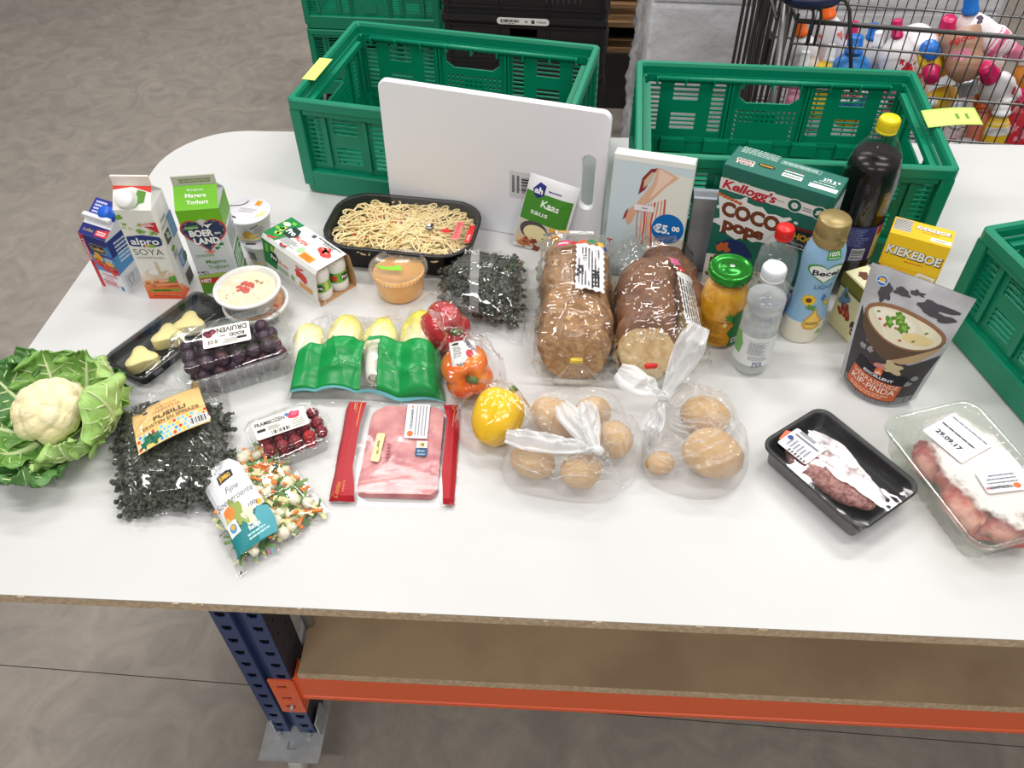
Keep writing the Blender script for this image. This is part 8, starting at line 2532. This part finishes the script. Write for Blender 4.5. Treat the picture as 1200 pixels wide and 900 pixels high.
lb2 = (0.150, 1.218)
tb = bread_bag('clear glossy bag around the two dark loaf pieces, gathered at the front', at(*lb2), R(4), 0.150, 0.108, 0.280, 9, (-0.022, -0.170, 0.066), RC, (0.0, -0.014, -0.034, 0.026, 0.010), 0.006)
b = MB(BAGF); crW2 = Creases(18, 30, 0.012, (0.03, 0.09))     # gathered peak standing at the back
b.grid(30, 26, lambda u, v: (-0.058 + 0.074 * u * (1 - 0.45 * v), 0.118 + 0.012 * math.sin(7 * u) * (1 - v) + crW2(2 * u - 1, 2 * v - 1), 0.085 + 0.070 * v * math.sin(PI * (0.12 + 0.80 * u)) ** 0.6))
b.build('film_peak', tb)
a = Art(lambda u, v, q: (0.076 + 0.006 + q * 0.8 - 0.030 * max(0, v) ** 1.0 * 8 * 0, u, 0) , step=None)
def slab(u, v, q):           # label down the right flank
    a_ = R(52) - v / 0.075
    return (0.006 + (0.078 + q) * math.cos(a_) ** 1 * 1.0, u, 0.058 + (0.058 + q) * math.sin(a_))
a = Art(slab, step=0.005)
pts = [(-0.110 + 0.0075 * k, -0.018 + (0.003 if k % 2 else 0)) for k in range(20)] + [(0.034 - 0.0075 * k, 0.020 + (0.003 if k % 2 else 0)) for k in range(20)]
a.poly(pts, (232, 230, 232), 1)
for k in range(6): a.lines(-0.100, -0.014 + k * 0.0055, 0.026, -0.0105 + k * 0.0055, 1, (40, 38, 42), 2, 60 + k, fill=0.9, jag=0.2)
a.poly([(0.036, -0.014), (0.050, -0.010), (0.048, 0.004), (0.036, 0.0)], (210, 60, 60), 2); a.poly(blob(0.060, -0.016, 0.010, 4, amp=0.3), (224, 110, 160), 2)
a.build('printed_label', tb, label='white label with dense black print')

# ================================================================ POTATOES IN THIN MILKY BAGS
POT = mat('potato_skin', (206, 164, 98), 0.6, col2=(186, 140, 78), nscale=28, namt=(0.35, 0.7), bump=0.25, bscale=130)
POTR = mat('potato_spot', (150, 108, 62), 0.7)
def potato(loc, r_, rot, label, group, seed):
    t = thing('potato', label, 'potato', loc, rot, group)
    b = MB(POT)
    b.sph((0, 0, 0), r_, 30, 20, f=lambda p: tuple(p * (1 + 0.09 * nz(p, 22, seed) + 0.015 * nz(p, 90, seed + 1))))
    b.build('flesh', t)
    b = MB(POTR); rnd = random.Random(seed)
    for k in range(7):
        q, z = rnd.uniform(0, 6.28), rnd.uniform(-0.4, 0.9)
        d = Vector((math.sqrt(1 - z * z) * math.cos(q), math.sqrt(1 - z * z) * math.sin(q), z))
        p = Vector((d.x * r_[0], d.y * r_[1], d.z * r_[2])); p = p * (1 + 0.09 * nz(p, 22, seed) + 0.015 * nz(p, 90, seed + 1))
        b.sph(tuple(p), (0.0018, 0.0018, 0.0010), 8, 5)
    o = b.build('eyes', t); o['kind'] = 'stuff'
    return t
g1 = 'potatoes in the left milky bag'; g2 = 'potatoes in the right milky bag'
potato(at(-0.052, 0.852, 0.030), (0.038, 0.028, 0.028), R(-15), 'potato at the far left corner of the left milky bag', g1, 3)
potato(at(0.026, 0.838, 0.031), (0.034, 0.030, 0.029), R(20), 'potato at the middle of the near edge of the left milky bag', g1, 7)
potato(at(0.078, 0.905, 0.032), (0.032, 0.034, 0.030), R(40), 'potato at the right end of the left milky bag', g1, 11)
potato(at(-0.020, 0.945, 0.034), (0.046, 0.032, 0.032), R(-30), 'long potato at the back left of the left milky bag', g1, 15)
potato(at(0.044, 0.966, 0.030), (0.030, 0.028, 0.028), R(10), 'potato at the back of the left milky bag, near the bread clip', g1, 19)
potato(at(0.232, 0.968, 0.034), (0.042, 0.034, 0.032), R(-20), 'potato at the back of the right milky bag', g2, 23)
potato(at(0.238, 0.884, 0.038), (0.050, 0.042, 0.036), R(-12), 'largest potato, at the near right of the right milky bag', g2, 27)
potato(at(0.156, 0.872, 0.020), (0.024, 0.020, 0.018), R(15), 'small potato at the left of the right milky bag', g2, 31)

MILK = film('thin_milky_bag', tint=(255, 255, 255), lo=0.03, hi=0.45, rough=0.12, milk=0.15, milkcol=(255, 255, 255), bump=0.8, bscale=40, bdist=0.006)
def potato_bag(label, center, outline, pots, knot, ears, seed):
    t = thing('potato_bag', label, 'bag', at(*center))
    cx, cy = center
    kx, ky, kz = knot[0] - cx, knot[1] - cy, knot[2]
    n = 180; m = 72
    cr = Creases(seed, 120, 0.013, (0.012, 0.035), ln=(0.15, 0.6))
    P = [(x - cx, y - cy) for x, y in outline]
    seg = []
    # smooth closed outline (Catmull-Rom)
    N = len(P)
    def cat(s_):
        i = int(s_) % N; f = s_ - int(s_)
        p0, p1, p2, p3 = P[(i - 1) % N], P[i], P[(i + 1) % N], P[(i + 2) % N]
        return tuple(0.5 * ((2 * p1[a]) + (-p0[a] + p2[a]) * f + (2 * p0[a] - 5 * p1[a] + 4 * p2[a] - p3[a]) * f * f + (-p0[a] + 3 * p1[a] - 3 * p2[a] + p3[a]) * f ** 3) for a in (0, 1))
    def hgt(x, y):
        h = 0.004
        for px, py, r_, top in pots:
            d = math.hypot(x - (px - cx), y - (py - cy)) / (r_ * 1.15)
            if d < 1.6: h = max(h, top * max(0.0, 1 - (d / 1.6) ** 2.4) ** 0.6 + 0.003)
        return h
    rings = []
    for i in range(m + 1):
        f = i / m          # 0 = outline, 1 = knot
        ring = []
        for j in range(n):
            ox, oy = cat(N * j / n)
            g = f ** 1.05
            x = ox + (kx - ox) * g; y = oy + (ky - oy) * g
            edge = min(1, f / 0.10)
            near = math.exp(-((1 - f) / 0.16) ** 2)
            h = hgt(x, y) * edge ** 0.6
            h = h * (1 - near) + kz * near if h < kz else h * (1 - near) + kz * near
            q = 2 * PI * j / n
            pl = 0.0030 * math.sin(19 * q + seed) * math.sin(PI * f) ** 0.5 * (0.35 + f) + 0.0016 * math.sin(43 * q + 2 * seed) * f
            c_ = cr(2 * j / n - 1, 2 * f - 1) * edge + 0.0020 * nz((x * 30, y * 30, 0), 1, seed)
            ring.append((x + pl * 0.3 * math.cos(q), y + pl * 0.3 * math.sin(q), max(0.0008, h + c_ + pl)))
        rings.append(ring)
    b = MB(MILK); b.loft(rings, False, False)
    b.build('bag', t)
    b = MB(film('knot_film', tint=(250, 250, 250), lo=0.05, hi=0.5, rough=0.15, milk=0.7, milkcol=(255, 255, 255)))
    b.sph((kx, ky, kz + 0.003), (0.011, 0.008, 0.008), 20, 14, f=lambda p: (p.x + 0.002 * nz(p, 200, 1), p.y + 0.002 * nz(p, 200, 2), p.z + 0.002 * nz(p, 200, 3)))
    b.build('knot', t)
    EAR = film('bag_ear', tint=(252, 252, 252), lo=0.05, hi=0.5, rough=0.14, milk=0.34, milkcol=(255, 255, 255), bump=0.3, bscale=40)
    for (ex, ey, ez, w, s2) in ears:
        d = Vector((ex - knot[0], ey - knot[1], ez - kz)); Ln = d.length; dn = d.normalized()
        sd = dn.cross(Vector((0, 0, 1)))
        if sd.length < 0.2: sd = Vector((1, 0, 0))
        sd.normalize(); up = sd.cross(dn)
        crE_ = Creases(s2, 16, 0.010, (0.05, 0.14))
        def fn(u, v):
            k = 2 * u - 1
            ww = w * (0.14 + 0.86 * math.sin(PI * min(1, v * 0.62 + 0.02)) ** 1.1) * (1 - max(0, v - 0.8) * 1.6)
            p = Vector((kx, ky, kz)) + dn * (Ln * v) + sd * (ww * k) + up * (0.30 * ww * (1 - abs(k)) + crE_(k, 2 * v - 1) + 0.004 * math.sin(9 * k + s2) * v)
            return (p.x, p.y, max(0.0012, p.z))
        def fn2(u, v):
            k = 2 * u - 1
            p = Vector(fn(u, v)); 
            return tuple(p - up * (0.45 * w * (1 - abs(k)) * math.sin(PI * min(1, v * 0.7))))
        b = MB(EAR); b.grid(24, 30, fn); b.grid(24, 30, lambda u, v: (fn2(u, v)[0], fn2(u, v)[1], max(0.001, fn2(u, v)[2]))); b.build('ear', t)
    return t
potato_bag('thin milky knotted bag with five potatoes, at the bottom middle of the display', (0.010, 0.898),
           [(-0.100, 0.845), (-0.078, 0.815), (-0.010, 0.800), (0.060, 0.802), (0.112, 0.842), (0.128, 0.905), (0.112, 0.975), (0.060, 1.008), (-0.010, 1.000), (-0.066, 0.965), (-0.095, 0.900)],
           [(-0.052, 0.852, 0.038, 0.058), (0.026, 0.838, 0.035, 0.060), (0.078, 0.905, 0.035, 0.063), (-0.020, 0.945, 0.042, 0.067), (0.044, 0.966, 0.031, 0.060)],
           (0.050, 0.846, 0.072), [(-0.095, 0.862, 0.075, 0.022, 3), (0.028, 0.930, 0.092, 0.018, 7), (-0.010, 0.930, 0.085, 0.022, 9)], 5)
potato_bag('thin milky knotted bag with three potatoes and a tall ear, beside the water bottle', (0.205, 0.905),
           [(0.132, 0.866), (0.150, 0.836), (0.215, 0.818), (0.270, 0.838), (0.302, 0.895), (0.290, 0.962), (0.250, 1.005), (0.190, 1.015), (0.146, 0.985), (0.130, 0.920)],
           [(0.232, 0.968, 0.038, 0.069), (0.238, 0.884, 0.047, 0.078), (0.156, 0.872, 0.022, 0.040)],
           (0.154, 0.950, 0.092), [(0.206, 1.025, 0.185, 0.026, 13), (0.080, 0.985, 0.115, 0.030, 15), (0.135, 0.905, 0.050, 0.018, 17)], 11)

# ================================================================ SHOPPING CART FULL OF DETERGENT BOTTLES
CHR = mat('cart_wire', (132, 130, 128), 0.32, metal=0.8)
CHD = mat('cart_wire_dark', (82, 80, 78), 0.4, metal=0.7)
NAVY = mat('cart_handle_navy', (24, 28, 62), 0.4)
cx0, cx1, cy0, cy1 = 0.505, 1.36, 2.115, 2.66
t = thing('shopping_cart', 'steel wire shopping cart behind the bench, filled with detergent bottles', 'cart', ((cx0 + cx1) / 2, (cy0 + cy1) / 2, 0), 0)
ox, oy = (cx0 + cx1) / 2, (cy0 + cy1) / 2
def cl(x, y, z): return (x - ox, y - oy, z)
def rail_z(x): return 1.156 - 0.045 * (x - cx0)
def loop_pts(z, r=0.08, dz=True):
    pts = [cl(cx0, cy0, z if not dz else rail_z(cx0) - (1.156 - z))]
    pts.append(cl(cx1 - r, cy0, z if not dz else rail_z(cx1) - (1.156 - z)))
    for k in range(7):
        a_ = R(-90 + 90 * k / 6); pts.append(cl(cx1 - r + r * math.cos(a_), cy0 + r + r * math.sin(a_), z if not dz else rail_z(cx1) - (1.156 - z)))
    for k in range(7):
        a_ = R(90 * k / 6); pts.append(cl(cx1 - r + r * math.cos(a_), cy1 - r + r * math.sin(a_), z if not dz else rail_z(cx1) - (1.156 - z)))
    pts.append(cl(cx0, cy1, z if not dz else rail_z(cx0) - (1.156 - z)))
    return pts
b = MB(CHD); b.tube(loop_pts(1.156), 0.0062, 8); b.build('rim_rail', t)
for z in (1.100, 0.986, 0.872, 0.760, 0.660):
    b = MB(CHR); b.tube(loop_pts(z), 0.0032, 6); b.build('side_wire', t)
k = 0; x = cx0 + 0.012
while x < cx1 - 0.05:
    for yy in (cy0, cy1):
        b = MB(CHD); b.tube([cl(x, yy, 0.62), cl(x, yy, rail_z(x))], 0.0017, 5, caps=False); b.build('upright_wire', t)
    x += 0.0285
y = cy0 + 0.06
while y < cy1 - 0.05:
    b = MB(CHD); b.tube([cl(cx1, y, 0.62), cl(cx1, y, rail_z(cx1))], 0.0017, 5, caps=False); b.build('upright_wire', t)
    y += 0.0285
b = MB(CHD)
for i in range(20):
    yy = cy0 + 0.01 + i * (cy1 - cy0 - 0.02) / 19
    b.tube([cl(cx0, yy, 0.62), cl(cx1, yy, 0.62)], 0.0020, 5, caps=False)
o = b.build('basket_floor', t); o['kind'] = 'stuff'
# hinged back flap and the flap of the nested child seat: close rows of upright wires seen nearly edge on
for fx, n_ in ((cx0 - 0.004, 16), (cx0 - 0.050, 14)):
    for i in range(n_):
        yy = cy0 - 0.005 + i * (cy1 - cy0) / (n_ - 1)
        b = MB(CHD); b.tube([cl(fx + 0.012 * (i % 2), yy, 0.64), cl(fx + 0.012 * (i % 2), yy, 1.16)], 0.0030, 5, caps=False); b.build('flap_wire', t)
    b = MB(CHD); b.tube([cl(fx, cy0, 1.16), cl(fx, cy1, 1.16)], 0.005, 6); b.build('flap_bar', t)
for yy, zz in ((2.40, 1.06), (2.26, 1.02)):
    b = MB(BLACKP); b.rbox(0, 0, 0, 0.016, 0.050, 0.075, 0.006, 2, Tm(*cl(cx0 - 0.026, yy, zz))); b.build('hinge_clip', t)
b = MB(NAVY); b.tube([cl(cx0 - 0.035, cy0 - 0.03, 1.225), cl(cx0 - 0.035, cy1 + 0.03, 1.225)], 0.016, 14)
b.sph(cl(cx0 + 0.018, cy0 - 0.01, 1.212), (0.070, 0.030, 0.022), 20, 12)
b.build('handle', t)
for xx in (cx0 + 0.030, cx0 + 0.048):
    b = MB(CHD); b.tube([cl(xx - 0.03, cy0 - 0.006, 1.205), cl(xx, cy0 - 0.008, 1.185), cl(xx + 0.004, cy0 - 0.008, 1.17), cl(xx + 0.004, cy0 - 0.008, 1.10)], 0.0040, 6); b.build('handle_bracket', t)
b = MB(CHD); b.tube([cl(0.565, cy0 - 0.012, 1.222), cl(0.602, cy0 - 0.012, 1.212), cl(0.618, cy0 - 0.012, 1.19), cl(0.680, cy0 - 0.012, 0.98)], 0.0050, 6); b.build('seat_strut', t)
for yy in (cy0 + 0.03, cy1 - 0.03):
    b = MB(CHR); b.tube([cl(cx0 - 0.03, yy, 1.20), cl(cx0 + 0.05, yy, 0.30), cl(cx0 + 0.12, yy, 0.16), cl(cx1 - 0.08, yy, 0.16)], 0.011, 8); b.build('chassis_tube', t)
    for xx in (cx0 + 0.12, cx1 - 0.10):
        b = MB(BLACKP); b.lathe([(0.01, -0.012), (0.058, -0.012), (0.062, 0), (0.058, 0.012), (0.01, 0.012)], 20, Tm(*cl(xx, yy, 0.062)) @ Rm(PI / 2, 'X'), cap0=True, cap1=True); wz = b.build('wheel', t)
        b = MB(CHR); b.tube([cl(xx, yy + 0.018, 0.062), cl(xx, yy + 0.018, 0.155)], 0.006, 6); b.build('fork', t)

WHT = mat('detergent_white', (236, 230, 232), 0.35); PNK = mat('detergent_pink', (226, 130, 160), 0.35); YEL = mat('detergent_yellow', (238, 196, 44), 0.35); BLU = mat('detergent_blue', (50, 130, 206), 0.35)
BRN = mat('detergent_brown', (176, 136, 112), 0.3); SAL = mat('detergent_salmon', (224, 134, 110), 0.35); GRY = mat('detergent_grey', (190, 188, 192), 0.35); REDD = mat('detergent_red', (206, 50, 66), 0.35); ORB = mat('detergent_orange', (232, 150, 60), 0.35)
C_MAG = mat('cap_magenta', (196, 22, 90), 0.3); C_ORG = mat('cap_orange', (240, 104, 26), 0.35); C_BLU = mat('cap_blue2', (30, 112, 200), 0.3); C_SIL = mat('cap_silver', (176, 180, 184), 0.25, metal=0.6); C_WHT = mat('cap_white2', (236, 236, 236), 0.35)
bprof = [(0.62, 0.0), (0.90, 0.012), (1.0, 0.05), (1.0, 0.30), (0.90, 0.48), (0.98, 0.60), (0.86, 0.76), (0.55, 0.88), (0.36, 0.92), (0.36, 0.94)]
def detergent(lab, A, B, wid, body, cap, capr, pr, seed, Lmin=0.17):
    A, B = Vector(A), Vector(B); B.z += 0.0
    d = (B - A).normalized(); L = max((B - A).length, Lmin); A = B - d * L
    xw = d.cross(Vector((0, 1, 0))); xw.normalize(); yw = d.cross(xw) * -1
    M = Matrix((xw, -yw if yw.y > 0 else yw, d)).transposed()
    if M.determinant() < 0: M.col[1] *= -1
    t = thing('detergent_bottle', lab, 'bottle', A, M.to_euler(), 'detergent bottles in the cart')
    H = L * 0.84; wid *= 1.22; capr *= 1.1
    b = MB(body)
    rings = [[(wid / 2 * k * math.cos(2 * PI * j / 24), wid * 0.36 * k * math.sin(2 * PI * j / 24), z * H) for j in range(24)] for k, z in bprof]
    b.loft(rings, True, True); b.build('body', t)
    b = MB(cap); cr_ = capr
    b.lathe([(cr_, H * 0.92), (cr_ * 1.05, H * 0.925), (cr_ * 1.05, H * 0.97), (cr_ * 0.92, H * 0.98), (cr_ * 0.86, L - 0.003), (cr_ * 0.75, L), (0, L)], 22); b.build('cap', t)
    # printed patches on the face that looks to the bench
    s_ = -1
    def f(u, v, q):
        k = 1.0
        for (k0, z0), (k1, z1) in zip(bprof[:-1], bprof[1:]):
            if z0 <= v <= z1: k = k0 + (k1 - k0) * (v - z0) / (z1 - z0)
        a_ = u * 1.25
        yv = -(wid * 0.36 * k + q) * math.cos(a_); xv = (wid / 2 * k + q) * math.sin(a_)
        # choose the side that faces -y in the world
        return (xv, yv * FL, v * H)
    FL = 1 if (M @ Vector((0, -1, 0))).y < 0 else -1
    a = Art(f, step=(0.25, 0.08))
    rnd = random.Random(seed)
    for kind in pr:
        if kind[0] == 'blot':
            for i in range(kind[2]): a.poly(blob(rnd.uniform(-0.8, 0.8), rnd.uniform(0.12, 0.70), rnd.uniform(0.10, 0.24), seed * 7 + i, amp=0.6, sq=0.35), kind[1], 1 + i % 2)
        elif kind[0] == 'band': a.rect(-1.0, kind[2], 1.0, kind[3], kind[1], 1)
        elif kind[0] == 'oval': a.ell(0, kind[2], 0.7, 0.13, kind[1], 3)
        elif kind[0] == 'name': a.text('Robijn', 0, kind[2], 0.10, kind[1], 4, w=1.15, bold=0.03, rot=kind[3] if len(kind) > 3 else 0)
        elif kind[0] == 'lines': a.lines(-0.6, 0.1, 0.6, 0.3, 4, (120, 110, 116), 3, seed)
    if pr: a.build('printed_label', t)
    return t
RED_, PK_, WH_ = (206, 40, 54), (232, 96, 140), (244, 240, 240)
dl = [
    ('white bottle with an orange cap at the cart corner nearest the handle', (0.591, 2.22, 0.949), (0.538, 2.22, 1.111), 0.062, WHT, C_ORG, 0.014, [('oval', (240, 236, 236), 0.4)], 1),
    ('white bottle whose tall orange cap rises above the cart rail by the strut', (0.672, 2.30, 0.948), (0.615, 2.30, 1.130), 0.060, WHT, C_ORG, 0.016, [('blot', (236, 120, 90), 2)], 2),
    ('pink bottle standing low behind the handle brackets of the cart', (0.568, 2.17, 0.86), (0.563, 2.19, 1.045), 0.048, PNK, C_WHT, 0.012, [('band', (240, 170, 196), 0.4, 0.7)], 3),
    ('round yellow bottle crossed by the slanting strut of the cart', (0.632, 2.17, 0.88), (0.627, 2.20, 1.060), 0.075, YEL, C_WHT, 0.012, [('blot', (246, 216, 110), 3)], 4),
    ('round bright blue bottle with a white name label and red lettering', (0.690, 2.17, 0.90), (0.678, 2.19, 1.090), 0.092, BLU, C_BLU, 0.020, [('blot', (120, 190, 226), 3), ('oval', WH_, 0.34), ('name', RED_, 0.34), ('blot', (30, 70, 150), 2)], 5),
    ('plain grey-white bottle between the blue and the pink floral one', (0.779, 2.25, 0.90), (0.755, 2.26, 1.071), 0.062, GRY, C_WHT, 0.012, [('lines',)], 6),
    ('upright white bottle with red flowers, pink base and magenta cap', (0.824, 2.19, 0.93), (0.776, 2.22, 1.120), 0.074, WHT, C_MAG, 0.013, [('band', (232, 110, 150), 0.04, 0.30), ('blot', RED_, 7), ('blot', (240, 170, 190), 3)], 7),
    ('white bottle whose round blue cap points at the viewer', (0.883, 2.36, 1.022), (0.880, 2.19, 1.050), 0.070, WHT, C_BLU, 0.021, [], 8),
    ('yellow bottle tilted, magenta cap just above the cart rail', (0.955, 2.31, 0.94), (0.918, 2.26, 1.110), 0.058, YEL, C_MAG, 0.019, [], 9),
    ('white bottle with a tall bright blue cap, highest in the cart', (1.025, 2.30, 0.95), (0.958, 2.28, 1.165), 0.070, WHT, C_BLU, 0.018, [('blot', PK_, 3)], 10),
    ('brown translucent bottle upside down with pink print and silver cap', (0.948, 2.24, 1.085), (0.996, 2.16, 0.952), 0.080, BRN, C_SIL, 0.024, [('blot', (224, 130, 160), 3), ('name', RED_, 0.18, PI)], 11),
    ('yellow bottle with magenta cap pointing forward, left of the brown one', (0.909, 2.30, 1.020), (0.890, 2.165, 0.990), 0.066, YEL, C_MAG, 0.019, [], 12),
    ('yellow bottle lying lowest left under the magenta-capped yellow one', (0.975, 2.27, 0.880), (0.905, 2.17, 0.925), 0.070, YEL, C_WHT, 0.014, [('blot', (246, 220, 120), 3)], 13),
    ('white floral bottle with a big magenta cap, right of the silver cap', (1.150, 2.24, 0.875), (1.010, 2.165, 1.030), 0.076, WHT, C_MAG, 0.021, [('blot', RED_, 6), ('blot', (236, 150, 176), 3)], 14),
    ('white and pink bottle lying with its base to the right below the rail', (0.985, 2.28, 1.075), (1.125, 2.24, 1.025), 0.072, WHT, PNK, 0.020, [('band', (236, 120, 160), 0.55, 0.8), ('blot', (90, 70, 90), 1)], 15),
    ('salmon coloured bottle half hidden behind the lime green note', (1.100, 2.21, 0.800), (1.055, 2.22, 0.935), 0.070, SAL, C_ORG, 0.020, [], 16),
    ('upright yellow bottle with a greyish white shoulder near the bench edge', (1.119, 2.16, 0.75), (1.098, 2.18, 0.940), 0.056, YEL, C_WHT, 0.020, [('band', (226, 224, 220), 0.60, 0.80)], 17),
    ('red and pink floral bottle at the lower right of the cart', (1.179, 2.20, 0.76), (1.160, 2.22, 0.945), 0.064, REDD, C_MAG, 0.014, [('blot', (236, 150, 170), 5)], 18),
    ('grey bottle lying low with red lettering, just over the bench edge', (1.106, 2.165, 0.768), (0.965, 2.165, 0.815), 0.066, GRY, C_WHT, 0.014, [('name', RED_, 0.36, PI / 2)], 19),
    ('orange bottle by the right frame edge behind the red floral one', (1.237, 2.30, 0.892), (1.134, 2.28, 1.020), 0.066, ORB, C_WHT, 0.014, [], 20),
    ('white bottle deep in the cart behind the pink floral one', (0.941, 2.36, 0.83), (0.883, 2.36, 0.979), 0.066, WHT, C_WHT, 0.014, [('blot', PK_, 4)], 22),
    ('yellow bottle low in the cart seen through the crate slots', (0.756, 2.30, 0.80), (0.745, 2.30, 0.955), 0.066, YEL, C_MAG, 0.014, [], 23),
    ('white bottle low in the cart seen through the crate handle', (0.663, 2.34, 0.80), (0.615, 2.34, 0.946), 0.066, WHT, C_WHT, 0.014, [('blot', RED_, 4)], 24),
    ('pink bottle low in the cart below the white floral one', (0.873, 2.24, 0.77), (0.835, 2.24, 0.915), 0.066, PNK, C_MAG, 0.014, [('blot', WH_, 4)], 25),
    ('red floral bottle lying at the bottom right corner of the cart view', (1.260, 2.19, 0.746), (1.205, 2.19, 0.880), 0.062, REDD, C_WHT, 0.014, [('blot', WH_, 5)], 26),
]
dl += [
    ('white and pink bottle standing behind the round blue one', (0.73, 2.36, 0.86), (0.715, 2.36, 1.05), 0.064, WHT, C_MAG, 0.014, [('blot', PK_, 4)], 31),
    ('pale grey bottle at the back of the cart behind the plain grey one', (0.80, 2.42, 0.84), (0.79, 2.42, 1.02), 0.066, GRY, C_BLU, 0.014, [], 32),
    ('pink bottle behind the brown translucent one', (1.05, 2.42, 0.90), (1.02, 2.40, 1.06), 0.070, PNK, C_WHT, 0.014, [('blot', WH_, 4)], 33),
    ('white bottle behind the magenta-capped floral one at the right', (1.13, 2.38, 0.84), (1.10, 2.36, 1.02), 0.070, WHT, C_MAG, 0.014, [('blot', RED_, 5)], 34),
    ('yellow bottle at the right frame edge above the red floral one', (1.22, 2.30, 0.80), (1.19, 2.28, 0.96), 0.066, YEL, C_WHT, 0.014, [], 35),
    ('white bottle with pink blots just below the lime green note', (1.02, 2.26, 0.74), (1.03, 2.24, 0.86), 0.070, WHT, C_WHT, 0.018, [('blot', PK_, 5)], 36),
    ('white bottle low at the left of the cart beside the pink one', (0.60, 2.28, 0.80), (0.60, 2.28, 0.97), 0.070, WHT, C_ORG, 0.014, [], 37),
]
for d_ in dl: detergent(*d_)
bpy.context.view_layer.update()
